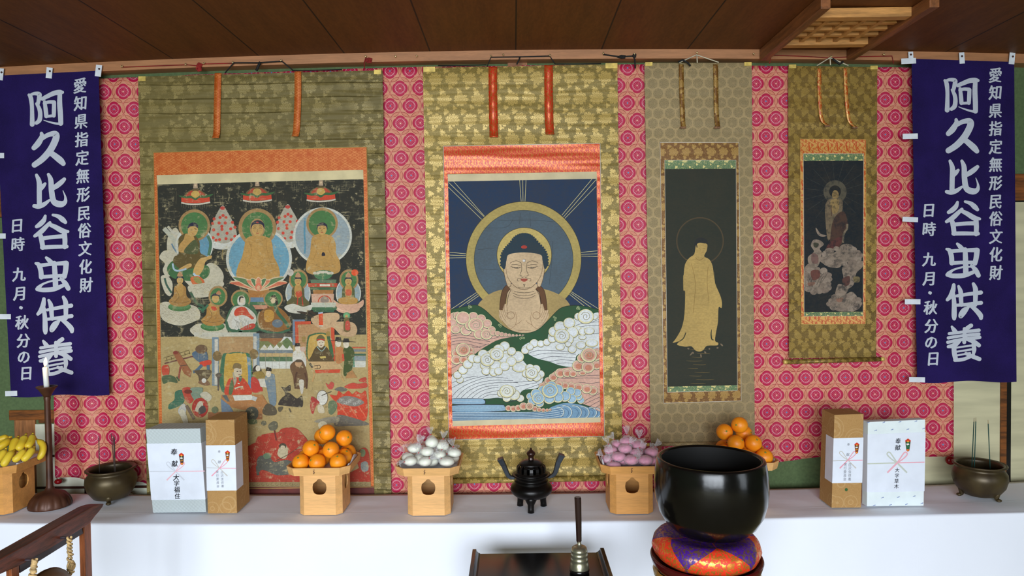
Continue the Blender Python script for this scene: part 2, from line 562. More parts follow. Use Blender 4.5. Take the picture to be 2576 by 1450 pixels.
def goldweave(name, red, gold, s, metal=0.55, bands=1.0, cover=0.55):
    """gold cloth over red with slanting vine-like gaps"""
    m = Mat(name, 0.36, metal, 0.5)
    x, y0, z = m.coord()
    w1 = m.noise(1.6 / s, 3)
    u = x / s + z / s * 0.55
    v = z / s
    zig = ((u * 6.2832 + (v * 6.2832 * 1.0).sin() * 1.5 + w1 * 5.0).sin())
    zig2 = ((u * 6.2832 * 3.0 - v * 9.0 + w1 * 8.0).sin())
    vine = zig.abs().lt(0.30).max((zig.gt(cover)) * zig2.gt(0.1))
    n = m.noise(3.2 / s, 4)
    f = (1.0 - vine) * n.ss(0.28, 0.5)
    m.set('Base Color', m.mix(f, lin(red), lin(gold)))
    m.set('Metallic', f * metal)
    m.bump(m.noise(9, 2, stretch=(0.10, 1, 1)) + f * 0.01, bands, 0.035)
    return m.m

def hexrosette(name, base, ros, P):
    m = Mat(name, 0.6, 0.05, 0.35)
    x, y0, z = m.coord()
    gx, gy, k = hexcell(x / P, z / P)
    r = (gx*gx + gy*gy).sqrt(); th = gy.atan2(gx)
    a6 = (th + math.pi/6).mod(math.pi/3) - math.pi/6
    q = r * a6.cos()
    ros_m = q.lt(0.43) * r.lt(0.445 + 0.03 * (th * 12.0).cos())
    vein = ((r * 40.0 + (th * 6.0).cos() * 2.0).sin()).gt(0.35)
    n = m.noise(60, 3)
    f = ros_m * (1.0 - vein * 0.55) * n.ss(0.2, 0.5)
    tone = m.noise(1.6, 2)
    b = m.mix(tone.ss(0.3, 0.7), lin([v * 0.9 for v in base]), lin(base))
    m.set('Base Color', m.mix(f * 0.85, b, lin(ros)))
    m.bump(m.noise(7, 3, stretch=(0.12, 1, 1)) + f * 0.004, 0.5, 0.04)
    return m.m

def painted(name, wear=0.0, wearcol=(225, 210, 170), rough=0.75, lines=0.35, streak=(1.2, 1, 26), spots=0.0, flake=None, flk=(0.47, 0.62, 0.6)):
    """pigment on silk: the figures' own colours, with age"""
    m = Mat(name, rough, 0, 0.25)
    at = m.t.nodes.new('ShaderNodeAttribute'); at.attribute_name = 'Col'
    x, y, z = m.coord()
    n = m.noise(7, 4); fine = m.noise(90, 2, stretch=(1, 1, 1.6))
    c = m.mix((n.ss(0.25, 0.75) * 0.5 + fine.ss(0.3, 0.7) * 0.5) * 0.34, at.outputs['Color'], lin((70, 60, 44)))
    if wear:
        st = m.noise(5.5, 5, stretch=streak, rough=0.7)
        patch = m.noise(2.2, 3)
        c = m.mix(st.ss(0.70 - wear, 0.78 - wear) * patch.ss(0.35, 0.65), c, lin(wearcol))
        cr = m.noise(9, 4, stretch=(0.35, 1, 14)); cv = m.noise(9, 4, stretch=(14, 1, 0.35)); p2 = m.noise(13, 3)
        c = m.mix(((cr - 0.5).abs().ss(0.012, 0.004)) * p2.ss(0.50, 0.60) * 0.55, c, lin(wearcol))
        c = m.mix(((cv - 0.5).abs().ss(0.010, 0.003)) * p2.ss(0.56, 0.64) * 0.45, c, lin(wearcol))
        fl = m.noise(55, 4, rough=0.75)
        c = m.mix(fl.ss(0.60, 0.68) * patch.ss(0.4, 0.6) * 0.5, c, lin(wearcol))
        c = m.mix(fl.ss(0.40, 0.32) * 0.35, c, lin((60, 50, 36)))
    if flake:
        fk = m.noise(26, 5, rough=0.75); f2 = m.noise(6, 3)
        c = m.mix(fk.ss(flk[0], flk[1]) * (f2.ss(0.25, 0.7) * flk[2] + flk[2] * 0.4), c, lin(flake))
    if spots:
        sp = m.noise(38, 4, rough=0.7)
        c = m.mix(sp.ss(0.68, 0.74) * spots, c, lin((96, 74, 48)))
    m.set('Base Color', c)
    m.bump(m.noise(9, 3, stretch=(0.12, 1, 1)), lines, 0.02)
    return m.m

def colattr(name, rough=0.7, spec=0.3):
    m = Mat(name, rough, 0, spec)
    at = m.t.nodes.new('ShaderNodeAttribute'); at.attribute_name = 'Col'
    n = m.noise(240, 1)
    m.set('Base Color', m.mix(n.ss(0.2, 0.8) * 0.08, at.outputs['Color'], lin((60, 60, 60))))
    return m.m

M = {}
M['pink'] = pink_cloth()
M['gold_c'] = brocade('gold_peony_brocade', (132, 112, 50), (190, 160, 86), 0.090, 0.108, metal=0.18, bands=0.6, rough=0.5, flower=0.44, lobes=4.5)
M['gold_l'] = brocade('faded_gold_brocade', (112, 98, 50), (152, 134, 80), 0.088, 0.112, metal=0.06, bands=0.8, rough=0.6, wear=0.34, bandscale=9.0, flower=0.44, lobes=4.5, crease=0.075)
M['gold_r'] = brocade('small_flower_brocade', (118, 92, 38), (160, 130, 62), 0.074, 0.052, flower=0.30, leaf=0.34, metal=0.25, bands=0.6, rough=0.5, lobes=5.0)
M['gold_h'] = hexrosette('hexagon_rosette_silk', (170, 146, 102), (128, 112, 78), 0.0605)
M['orange_l'] = lozenge('orange_lozenge_silk', (186, 82, 18), (222, 142, 74), 0.052, 0.030)
M['orange_c'] = goldweave('red_gold_cloth', (206, 42, 16), (200, 104, 48), 0.030, metal=0.40, bands=0.7, cover=0.35)
M['orange_r'] = goldweave('orange_gold_cloth', (190, 76, 22), (214, 160, 84), 0.050, metal=0.2, bands=0.4)
M['brown_p'] = brocade('brown_peony_silk', (122, 80, 30), (176, 138, 72), 0.066, 0.072, metal=0.15, bands=0.3)
M['green_p'] = brocade('green_flower_silk', (98, 126, 84), (226, 206, 132), 0.074, 0.060, flower=0.24, leaf=0.16, metal=0.1, bands=0.25, lobes=2.5)
M['paper_strip'] = plain('old_paper', (206, 190, 146), 0.8, var=0.06, scale=9)
M['paper_strip2'] = plain('mount_paper', (204, 188, 150), 0.8, var=0.05, scale=9)
M['white_line'] = plain('white_thread', (222, 210, 190), 0.7, var=0.03)
M['gold_line'] = plain('gold_thread', (206, 170, 96), 0.5, 0.2, var=0.05)
M['brass'] = plain('brass', (226, 196, 104), 0.35, 0.25, var=0.1, scale=30)
M['dkwood'] = wood('dark_wood', (70, 34, 20), 0.55, 0.45, 'x')
M['purple'] = None
def banner_mat():
    m = Mat('purple_cotton', 0.85, 0, 0.15)
    n = m.noise(5, 3); t = m.noise(420, 1)
    m.set('Base Color', m.mix((n * 0.6 + t * 0.4).ss(0.3, 0.7), lin((27, 16, 64)), lin((38, 24, 86))))
    m.bump(m.noise(3, 3, stretch=(1.4, 1, 0.6)), 0.5, 0.03)
    return m.m
M['purple'] = banner_mat()
M['white_print'] = plain('white_print', (200, 204, 214), 0.85, var=0.04)
M['white_tab'] = plain('white_cotton_tape', (222, 226, 232), 0.85, var=0.04)
M['green_wall'] = plain('green_sand_plaster', (86, 104, 66), 0.95, var=0.05, scale=90, bump=0.1)
M['trim_wood'] = wood('cypress_moulding', (176, 122, 82), 0.9, 0.5, 'x', grain=0.05)
M['beam_wood'] = wood('brown_beam', (122, 70, 28), 0.62, 0.5, 'x')
M['post_wood'] = wood('post_wood', (150, 98, 58), 0.75, 0.5, 'z')
M['shoji'] = plain('white_paper_screen', (226, 226, 204), 0.9, var=0.03)
M['fusuma'] = plain('cream_fusuma_paper', (196, 188, 152), 0.9, var=0.06, scale=3, stretch=(0.6, 1, 5))
M['black_lacq_gap'] = plain('black_lacquer_and_gap', (20, 16, 14), 0.3, var=0.2)
M['tatami'] = plain('tatami', (150, 140, 92), 0.85, var=0.12, scale=40, stretch=(1, 12, 1))
M['cord_red'] = plain('red_cord', (130, 26, 20), 0.8)
M['cord_black'] = plain('black_cord', (24, 22, 20), 0.8)
M['cord_white'] = plain('white_cord', (200, 190, 165), 0.8)
M['steel'] = plain('pin_metal', (200, 180, 130), 0.3, 0.9)
def ceiling_mat():
    m = Mat('ceiling_boards', 0.6, 0, 0.25)
    x, y, z = m.coord()
    b = ((x - 0.0254) / 0.4516)
    fr = (b + 0.5).fract() - 0.5
    g = fr.abs().ss(0.011, 0.005)
    n = m.noise(2.4, 6, stretch=(7, 0.7, 1), rough=0.65); n2 = m.noise(36, 3, stretch=(3, 0.8, 1))
    k = (n * 0.6 + n2 * 0.4).ss(0.3, 0.7)
    tone = (b.floor() * 12.9898).sin().abs()
    c = m.mix(k, lin((92, 52, 18)), lin((120, 70, 28)))
    c = m.mix(tone * 0.25, c, lin((96, 52, 26)))
    c = m.mix(g, c, lin((34, 16, 8)))
    m.set('Base Color', c)
    return m.m
M['ceiling'] = ceiling_mat()
M['lat_wood'] = wood('pale_lattice_wood', (206, 148, 84), 0.8, 0.5, 'x', grain=0.08)
M['lat_dark'] = wood('lattice_rail_wood', (140, 86, 48), 0.75, 0.5, 'y', grain=0.08)
# ------------------------------------------------------------------ the room
_c0 = Q(1300, 126, Y_TRIM); _cl = Q(0, 166, Y_TRIM); _cr = Q(2560, 138, Y_TRIM)
CEIL_A = ((_cl.z - _c0.z) / _cl.x ** 2 + (_cr.z - _c0.z) / _cr.x ** 2) / 2
def zceil(x): return _c0.z + CEIL_A * min(abs(x), 3.2) ** 2
_t0 = Q(1300, 149.5, Y_TRIM); _tl = Q(250, 182, Y_TRIM); _tr = Q(2560, 155, Y_TRIM)
TRIM_A = ((_tl.z - _t0.z) / _tl.x ** 2 + (_tr.z - _t0.z) / _tr.x ** 2) / 2
def ztrim(x): return _t0.z + TRIM_A * min(abs(x), 3.2) ** 2
XL, XR, YREAR = -3.6, 4.0, -3.5

struct('floor', MB().box((XL, YREAR, -0.06), (XR, WALL, 0.0)), M['tatami'])
mb = MB(); n = 48; vs = []
for i in range(n + 1):
    x = XL + (XR - XL) * i / n
    vs += [(x, YREAR, zceil(x)), (x, WALL, zceil(x)), (x, WALL, zceil(x) + 0.05), (x, YREAR, zceil(x) + 0.05)]
fs = []
for i in range(n):
    for k in range(4): fs.append((4*i+k, 4*i+(k+1) % 4, 4*i+4+(k+1) % 4, 4*i+4+k))
mb.add(vs, fs + [(0,1,2,3), (4*n+3, 4*n+2, 4*n+1, 4*n)])
struct('ceiling', mb, M['ceiling'], origin=(0, 0, 0))
ZTOP = 2.80
struct('wall_back', MB().box((XL, WALL, 0), (XR, WALL + 0.1, ZTOP)), M['green_wall'])
struct('wall_left', MB().box((XL - 0.1, YREAR, 0), (XL, WALL + 0.1, ZTOP)), M['green_wall'])
# right wall with an opening, front wall (behind the photographer) with the garden doors
mb = MB()
for lo, hi in (((XR, 0.25, 0), (XR + 0.1, WALL + 0.1, ZTOP)), ((XR, YREAR, 0), (XR + 0.1, -1.45, ZTOP)), ((XR, -1.45, 2.1), (XR + 0.1, 0.25, ZTOP)), ((XR, -1.45, 0), (XR + 0.1, 0.25, 0.1))):
    mb.box(lo, hi)
struct('wall_right', mb, M['green_wall'])
mb = MB()
GX0, GX1, GZ = -2.75, 1.65, 2.12
for lo, hi in (((XL, YREAR - 0.1, 0), (GX0, YREAR, ZTOP)), ((GX1, YREAR - 0.1, 0), (XR, YREAR, ZTOP)), ((GX0, YREAR - 0.1, GZ), (GX1, YREAR, 2.20)), ((GX0, YREAR - 0.1, 2.52), (GX1, YREAR, ZTOP)), ((GX0, YREAR - 0.1, 0), (GX1, YREAR, 0.06))):  # slot above the doors is added to let the high fill in
    mb.box(lo, hi)
struct('wall_front', mb, M['green_wall'])
mb = MB()
for k in range(5):
    x = GX0 + (GX1 - GX0) * k / 4
    mb.box((x - 0.035, YREAR - 0.07, 0.06), (x + 0.035, YREAR - 0.03, GZ))
mb.box((GX0, YREAR - 0.07, 0.06), (GX1, YREAR - 0.03, 0.30)); mb.box((GX0, YREAR - 0.07, GZ - 0.05), (GX1, YREAR - 0.03, GZ))
struct('door_1', mb, M['dkwood'])

# ceiling moulding and the post behind it
mb = MB(); n = 40; vs = []
for i in range(n + 1):
    x = XL + (XR - XL) * i / n
    vs += [(x, Y_TRIM, ztrim(x)), (x, WALL, ztrim(x)), (x, WALL, zceil(x)), (x, Y_TRIM, zceil(x))]
fs = []
for i in range(n):
    for k in range(4): fs.append((4*i+k, 4*i+(k+1) % 4, 4*i+4+(k+1) % 4, 4*i+4+k))
mb.add(vs, fs + [(0,1,2,3), (4*n+3, 4*n+2, 4*n+1, 4*n)])
struct('trim_1', mb, M['trim_wood'], origin=(0, Y_TRIM, ztrim(0)))
a, b = Q(1277, 150, 3.685), Q(1326, 150, 3.685)
struct('trim_2', MB().box((a.x, 3.685, 0), (b.x, WALL + 0.01, ztrim(0) + 0.01)), M['post_wood'])
# beams at door-head height at either end of the wall
a, b = Q(2440, 439, 3.66), Q(2440, 506, 3.66)
struct('trim_3', MB().box((a.x, 3.66, b.z), (XR, WALL, a.z)), M['beam_wood'], bevel=0.004)
a, b = Q(-20, 478, 3.66), Q(120, 545, 3.66)
struct('trim_4', MB().box((XL, 3.66, b.z), (b.x, WALL, a.z)), M['beam_wood'], bevel=0.004)

# sliding paper doors at the right end
a, b = Q(2190, 513, 3.675), Q(2531, 1240, 3.675)
t = MB().box((a.x, 3.682, 0), (b.x, WALL, a.z))
d2 = struct('door_2', t, M['fusuma'])
f = MB(); e = Q(2519, 800, 3.675).x
f.box((e, 3.674, 0), (b.x, 3.684, a.z)); obj('frame_stile', f, M['beam_wood'], d2)
b2 = Q(2546, 800, 3.675).x
d3 = struct('door_3', MB().box((b2, 3.688, 0), (XR, WALL, a.z)), M['fusuma'])
obj('frame_stile', MB().box((b.x, 3.678, 0), (b2, 3.692, a.z)), M['black_lacq_gap'], d3)
struct('gap_strip', MB().box((a.x, 3.681, a.z), (XR, WALL, Q(2440, 506, 3.66).z)), M['black_lacq_gap'])  # black strip standing in for the shade in the gap below the beam

# low paper window at the left end
a, b = Q(88, 1068, 3.69), Q(372, 1262, 3.69)
w1 = struct('window_1', MB().box((a.x, 3.690, 0.05), (b.x, WALL, a.z)), M['shoji'])
mb = MB()
for px in (128, 213, 370):
    p = Q(px, 1147, 3.685); mb.box((p.x - 0.006, 3.684, 0.05), (p.x + 0.006, 3.692, a.z))
for py in (1147, 1227):
    p = Q(200, py, 3.685); mb.box((a.x, 3.682, p.z - 0.006), (b.x, 3.691, p.z + 0.006))
obj('muntin', mb, M['dkwood'], w1)
l0, l1 = Q(5, 1038, 3.64), Q(385, 1059, 3.64)
mb = MB().box((l0.x, 3.688, l1.z), (l1.x, WALL, l0.z))
l2 = Q(86, 1069, 3.66); mb.box((l2.x, 3.692, l2.z), (l1.x, WALL, l1.z))
struct('trim_6', mb, M['beam_wood'], bevel=0.003)
p0, p1 = Q(36, 1060, 3.69), Q(88, 1060, 3.69)
struct('trim_7', MB().box((p0.x, 3.689, 0), (p1.x, WALL, l1.z)), M['post_wood'])

# wooden lattice that hangs under the ceiling
def lattice():
    zb = zceil(1.62) - 0.046; top = lambda x: zceil(x) - 0.0005
    def at(px, py, z):
        d = ray(px, py); return EYE + d * ((z - EYE.z) / d.z)
    l0, l1 = at(2074, 24, zb - 0.006), at(1932, 140, zb - 0.006)
    r0, r1 = at(2330, 30, zb - 0.006), at(2152, 140, zb - 0.006)
    xl, xr = (l0.x + l1.x) / 2 - 0.02, (r0.x + r1.x) / 2 - 0.02
    yn, yf = min(l0.y, r0.y) - 0.02, 3.618
    o = wthing('ceiling_lattice', ((xl + xr) / 2, 3.3, zb), 'pale wooden lattice frame fixed under the ceiling boards at upper right', 'lattice')
    for x in (xl, xr):
        obj('side_rail', MB().box((x, yn, zb - 0.010), (x + 0.042, yf, top(x + 0.042))), M['lat_dark'], o, bevel=0.003)
    c0, c1 = at(2190, 43, zb), at(2080, 121, zb)
    x0, x1 = xl + 0.042, xr
    for ya in (c0.y, c1.y - 0.05):
        obj('cross_rail', MB().box((x0, ya - 0.003, zb), (x1, ya + 0.047, top(x1))), M['lat_wood'], o, bevel=0.003)
    ya, yb_ = c0.y + 0.047, c1.y - 0.053
    for k in range(1, 5):
        x = x0 + (x1 - x0) * k / 5; obj('lattice_bar', MB().box((x - 0.010, ya, zb + 0.012), (x + 0.010, yb_, top(x + 0.01))), M['lat_wood'], o)
    for k in range(1, 4):
        y = ya + (yb_ - ya) * k / 4; obj('lattice_bar', MB().box((x0, y - 0.012, zb + 0.014), (x1, y + 0.012, top(x1))), M['lat_wood'], o)
lattice()

# ------------------------------------------------------------------ pink medallion cloth behind everything
def interp(pts, x):
    for (x0, y0), (x1, y1) in zip(pts, pts[1:]):
        if x <= x1: return y0 + (y1 - y0) * (x - x0) / (x1 - x0)
    return pts[-1][1]
def pink():
    top = [(100, 205), (250, 199), (345, 195), (962, 171), (1063, 169), (1555, 163), (1620, 162), (1895, 166), (2300, 171), (2420, 176)]
    bot = [(100, 1196), (365, 1213), (420, 1250), (1500, 1250), (1700, 1246), (1900, 1170), (1965, 1162), (2065, 1149), (2420, 1149)]
    nu, nv = 220, 70; vs, fs = [], []
    for j in range(nv + 1):
        v = j / nv
        for i in range(nu + 1):
            u = i / nu
            xt = 128 + (2399 - 128) * u; xb = 146 + (2396 - 146) * u
            px = xt + (xb - xt) * v
            py = interp(top, xt) * (1 - v) + interp(bot, xb) * v
            p = Q(px, py, Y_CLOTH)
            amp = 0.003 + 0.009 * max(0, min(1, (420 - px) / 200)) * (0.3 + 0.7 * v)
            w = math.sin(px * 0.075 + 1.5 * math.sin(v * 3)) * amp + 0.003 * math.sin(px * 0.021 + v * 4)
            vs.append((p.x, p.y + w - amp - 0.003, p.z))
    for j in range(nv):
        for i in range(nu):
            a = j * (nu + 1) + i; fs.append((a, a + 1, a + nu + 2, a + nu + 1))
    o = obj('backdrop_cloth', MB().add(vs, fs, smooth=True), M['pink'], origin=Q(1288, 700, Y_CLOTH))
    m = o.modifiers.new('thick', 'SOLIDIFY'); m.thickness = 0.0012; m.offset = 1
    tag(o, 'wide pink and red brocade cloth patterned with round medallions, hung behind all the scrolls', 'cloth')
pink()

# ------------------------------------------------------------------ hanging scrolls
def strip(pts, w, y, n=10, curl=0.0):
    """a hanging ribbon: centre line pixels (x, y) from top to bottom, width in pixels"""
    P = crom(pts, n); vs, fs = [], []; m = len(P)
    for i, p in enumerate(P):
        t = i / (m - 1); dy = -curl * max(0, (t - 0.78) / 0.22) ** 2 - 0.002 - 0.004 * math.sin(t * 3.1)
        for sx in (-w / 2, w / 2):
            q = Q(p[0] + sx, p[1], y); vs.append((q.x, q.y + dy, q.z))
    for i in range(m - 1): fs.append((2*i, 2*i+1, 2*i+3, 2*i+2))
    return MB().add(vs, fs, smooth=True)
def solid(o, t=0.0012, off=1):
    m = o.modifiers.new('thick', 'SOLIDIFY'); m.thickness = t; m.offset = off; return o
def quadpart(name, parent, q, y, mat, t=0.0012):
    return obj(name, MB().slab([Q(a, b, y) for a, b in (q[3], q[2], q[1], q[0])], (0, t, 0)), mat, parent)
def frame_pts(o, i):                       # four bands between an outer and an inner quad (tl, tr, br, bl)
    return [(o[0], o[1], i[1], i[0]), (o[1], o[2], i[2], i[1]), (i[3], i[2], o[2], o[3]), (o[0], i[0], i[3], o[3])]
def bandpart(name, parent, o, i, y, mat, t=0.0012):
    mb = MB()
    for q in frame_pts(o, i):
        P = [Q(a, b, y) for a, b in q]
        mb.slab([P[3], P[2], P[1], P[0]], (0, t, 0))
    return obj(name, mb, mat, parent)
def piping(name, parent, q, y, mat, w=1.6):
    mb = MB()
    for k in range(4):
        a, b = q[k], q[(k + 1) % 4]
        mb.tube([Q(a[0], a[1], y), Q(b[0], b[1], y)], w / ppm(y) / 2, 6)
    return obj(name, mb, mat, parent)
def cordpart(name, parent, pts, y, r, mat, jitter=0.0):
    P = [Q(a, b, y) for a, b in pts]
    return obj(name, MB().tube(P, r, 6), mat, parent)
def rod(name, parent, a, b, y, r, mat, cap=None):
    A, B = Q(a[0], a[1], y), Q(b[0], b[1], y)
    o = obj(name, MB().tube([A, B], r, 16), mat, parent)
    if cap:
        d = (B - A).normalized()
        for e, s in ((A, -1), (B, 1)):
            obj('roller_knob', MB().tube([e, e + d * s * 0.012, e + d * s * 0.020], [r * 0.8, r * 0.95, r * 0.8], 16), cap, parent)
    return o

def hanging_scroll(label, mount, ctop, mat, parts):
    y = Y_SCROLL
    c = Q((mount[0][0] + mount[1][0]) / 2, mount[0][1], y)
    o = wthing('hanging_scroll', c, label, 'scroll', None)
    quadpart('mounting', o, mount, y, mat)
    return o
YS = Y_SCROLL
# --- the wide faded scroll at the left
S1 = hanging_scroll('widest hanging scroll, faded olive gold, with three seated Buddhas above judges and red flames', ((347, 193), (962, 177), (985, 1262), (370, 1262)), None, M['gold_l'], None)
F1o = ((386, 384), (922.5, 370), (941, 1226), (403, 1232)); F1i = ((395, 441), (913, 428), (933, 1212), (411, 1220))
bandpart('border_band', S1, F1o, F1i, YS - 0.0014, M['orange_l'])
quadpart('paper_strip', S1, ((394, 441), (913.5, 427.5), (914.5, 452), (396, 465)), YS - 0.0028, M['paper_strip'])
quadpart('lower_band', S1, ((403, 1228), (941, 1224), (942, 1262), (403, 1262)), YS - 0.0030, plain('dark_red_silk', (96, 30, 22), 0.6))
piping('piping', S1, F1o, YS - 0.0030, M['gold_line'], 1.8)
for pts in (((549, 184), (548, 240), (547, 300), (546, 349)), ((749.5, 180), (750, 240), (748, 300), (745, 345))):
    solid(obj('ribbon', strip(pts, 17, YS - 0.004, curl=0.02), M['orange_l'], S1))
for px, py in ((358, 199), (950, 182)):
    a, b = Q(px - 9, py - 6, YS), Q(px + 9, py + 5, YS)
    obj('rod_fitting', MB().box((a.x, YS - 0.004, b.z), (b.x, YS - 0.001, a.z)), M['brass'], S1)
cordpart('hanging_cord', S1, ((566, 184), (588, 158), (650, 158), (709, 154), (738, 178)), Y_TRIM - 0.0135, 0.0035, M['cord_black'])
cordpart('cord_tail', S1, ((655, 156), (650, 166), (645, 178)), Y_TRIM - 0.0215, 0.007, M['cord_black'])
cordpart('cord_tail', S1, ((735, 178), (790, 177), (860, 175)), YS - 0.006, 0.003, M['cord_black'])

# --- the great gold scroll in the middle
S2 = hanging_scroll('bright gold central scroll with one large haloed Buddha rising behind green hills and curling clouds', ((1063.5, 171), (1553, 162), (1566, 1197), (1084, 1206)), None, M['gold_c'], None)
F2o = ((1115.2, 368), (1509.5, 361), (1520.5, 1098), (1129, 1107)); F2i = ((1126.5, 438), (1500.5, 432), (1511, 1062), (1138.5, 1071))
bandpart('border_band', S2, F2o, F2i, YS - 0.0014, M['orange_c'])
quadpart('paper_strip', S2, ((1126, 439), (1501, 432), (1502, 455), (1127, 461)), YS - 0.0028, M['paper_strip2'])
quadpart('paper_strip', S2, ((1138, 1054), (1510, 1046), (1511, 1063), (1138.5, 1073)), YS - 0.0028, M['paper_strip2'])
piping('piping', S2, F2o, YS - 0.0028, M['white_line'], 1.8)
for pts in (((1240, 168), (1240, 230), (1241, 290), (1242.5, 347)), ((1380, 164), (1380, 230), (1381, 290), (1383, 340))):
    solid(obj('ribbon', strip(pts, 21.5, YS - 0.004, curl=0.02), M['orange_c'], S2))
for px, py in ((1080, 176), (1538, 167)):
    a, b = Q(px - 15, py - 7, YS), Q(px + 15, py + 5, YS)
    obj('rod_fitting', MB().box((a.x, YS - 0.004, b.z), (b.x, YS - 0.001, a.z)), M['brass'], S2)
rod('roller', S2, (1076, 1212), (1574, 1203), YS - 0.016, 0.0145, M['gold_c'], M['brass'])
cordpart('hanging_cord', S2, ((1225, 168), (1235, 144), (1310, 143), (1383, 141), (1396, 161)), Y_TRIM - 0.006, 0.003, M['cord_black'])
cordpart('cord_tail', S2, ((1308, 143), (1306, 150), (1300, 162)), Y_TRIM - 0.009, 0.004, M['cord_black'])
cordpart('cord_tail', S2, ((1102, 165), (1160, 165), (1224, 163)), YS - 0.006, 0.003, M['cord_black'])
cordpart('cord_tail', S2, ((1396, 161), (1450, 161), (1512, 160)), YS - 0.006, 0.003, M['cord_black'])

# --- the tall tan scroll
M['tuft'] = plain('ribbon_fringe', (120, 84, 56), 0.8, var=0.25, scale=200)
S3 = hanging_scroll('tall tan scroll of hexagon patterned silk with a standing golden figure on a black ground', ((1621, 159), (1891, 158), (1899, 1111), (1637, 1115)), None, M['gold_h'], None)
F3o = ((1660.5, 358.5), (1858.5, 358.5), (1864.5, 1009), (1669.6, 1015)); F3i = ((1672, 403), (1851.5, 403), (1855, 983), (1679, 987.5))
bandpart('border_band', S3, F3o, F3i, YS - 0.0014, M['brown_p'])
quadpart('inner_band', S3, ((1671.6, 403), (1851.6, 403), (1851.6, 426), (1672.6, 426)), YS - 0.0026, M['green_p'])
quadpart('inner_band', S3, ((1679, 972), (1854.5, 968), (1855, 983), (1679.5, 988)), YS - 0.0026, M['green_p'])
piping('piping', S3, F3o, YS - 0.0028, M['white_line'], 1.5); piping('piping', S3, F3i, YS - 0.0036, M['white_line'], 1.2)
for pts in (((1713.5, 162), (1714, 220), (1716, 280), (1718, 322)), ((1800, 162), (1800.5, 220), (1801, 270), (1804, 322))):
    solid(obj('ribbon', strip(pts, 12, YS - 0.004, curl=0.015), M['brown_p'], S3))
    a = Q(pts[-1][0], 321, YS - 0.02)
    obj('ribbon_tuft', MB().box((a.x - 0.016, a.y - 0.002, a.z - 0.006), (a.x + 0.016, a.y + 0.002, a.z + 0.005)), M['tuft'], S3)
for px, py in ((1632, 162), (1881, 162)):
    a, b = Q(px - 9, py - 5, YS), Q(px + 9, py + 4, YS)
    obj('rod_fitting', MB().box((a.x, YS - 0.004, b.z), (b.x, YS - 0.001, a.z)), M['brass'], S3)
rod('roller', S3, (1634, 1119), (1902, 1115), YS - 0.010, 0.0105, M['gold_h'], M['brass'])
cordpart('hanging_cord', S3, ((1708, 158), (1752, 138), (1808, 157)), Y_TRIM - 0.006, 0.003, M['cord_white'])
cordpart('cord_tail', S3, ((1753, 139), (1754, 158)), Y_TRIM - 0.006, 0.003, M['cord_white'])
cordpart('cord_knot', S3, ((1706, 156), (1717, 151), (1730, 158), (1737, 166)), Y_TRIM - 0.009, 0.005, M['cord_black'])

# --- the small scroll at the right
S4 = hanging_scroll('smallest hanging scroll, old gold brocade with a dark painting of a figure on pale clouds', ((1983, 166), (2207, 169), (2204, 899), (1985, 902)), None, M['gold_r'], None)
F4o = ((2012.4, 350), (2179, 350.4), (2177.6, 816), (2015.4, 816.6)); F4i = ((2021, 387), (2172.5, 387), (2171, 795), (2023, 796))
bandpart('border_band', S4, F4o, F4i, YS - 0.0014, M['orange_r'])
quadpart('inner_band', S4, ((2020.8, 387), (2172.5, 387), (2172, 406), (2021, 406)), YS - 0.0026, M['green_p'])
quadpart('inner_band', S4, ((2022.6, 784), (2171, 783), (2171, 795.5), (2022.8, 796)), YS - 0.0026, M['green_p'])
piping('piping', S4, F4o, YS - 0.0028, M['gold_line'], 1.4); piping('piping', S4, F4i, YS - 0.0036, M['white_line'], 1.0)
for pts in (((2061, 172), (2060.5, 230), (2063, 280), (2067, 302), (2078, 317)), ((2126, 172), (2127.5, 230), (2131, 280), (2136, 304), (2148, 321))):
    solid(obj('ribbon', strip(pts, 9.5, YS - 0.004, curl=0.02), M['orange_r'], S4))
    a = Q(pts[-1][0] + 3, pts[-1][1], YS - 0.022)
    obj('ribbon_tuft', MB().box((a.x - 0.014, a.y - 0.002, a.z - 0.005), (a.x + 0.014, a.y + 0.002, a.z + 0.004)), M['tuft'], S4)
for px, py in ((1993, 168), (2198, 171)):
    a, b = Q(px - 9, py - 5, YS), Q(px + 9, py + 4, YS)
    obj('rod_fitting', MB().box((a.x, YS - 0.004, b.z), (b.x, YS - 0.001, a.z)), M['brass'], S4)
rod('roller', S4, (1980, 911), (2214, 904), YS - 0.014, 0.0125, M['gold_r'], M['brass'])
cordpart('hanging_cord', S4, ((2055, 165), (2088, 145), (2134, 165)), Y_TRIM - 0.012, 0.003, M['cord_white'])
cordpart('cord_tail', S4, ((2088, 146), (2089, 164)), Y_TRIM - 0.012, 0.003, M['cord_white'])
cordpart('cord_knot', S4, ((2094, 148), (2104, 155), (2112, 162), (2121, 155)), Y_TRIM - 0.018, 0.006, M['cord_black'])

# ------------------------------------------------------------------ cords and pins along the moulding
def cord(pts, r, mat, label, y=Y_TRIM - 0.0035, knot=None):
    P = [Q(a, b, y) for a, b in pts]
    mb = MB().tube(P, r, 6)
    if knot:
        for (kx, ky, kw, kh) in knot:
            L = []
            for i in range(40):
                a = i * 0.9; q = Q(kx + kw * math.cos(a) * (0.5 + 0.5 * math.sin(i * 1.7)), ky + kh * math.sin(a), y - 0.004 - 0.004 * math.sin(i * 2.3)); L.append(q)
            mb.tube(L, r, 5)
    return tag(obj('cord', mb, mat), label, 'cord')
cord(((309, 169), (340, 168), (390, 166), (470, 163), (500, 166), (515, 161), (588, 159)), 0.0028, M['cord_red'], 'dark red cord with a coiled knot strung along the moulding above the widest scroll', knot=((501, 169, 9, 11),))
cord(((921, 144), (916, 158), (917, 173)), 0.003, M['cord_red'], 'short dark red cord tangle hanging above the pink cloth left of the central scroll', knot=((928, 152, 11, 6),))
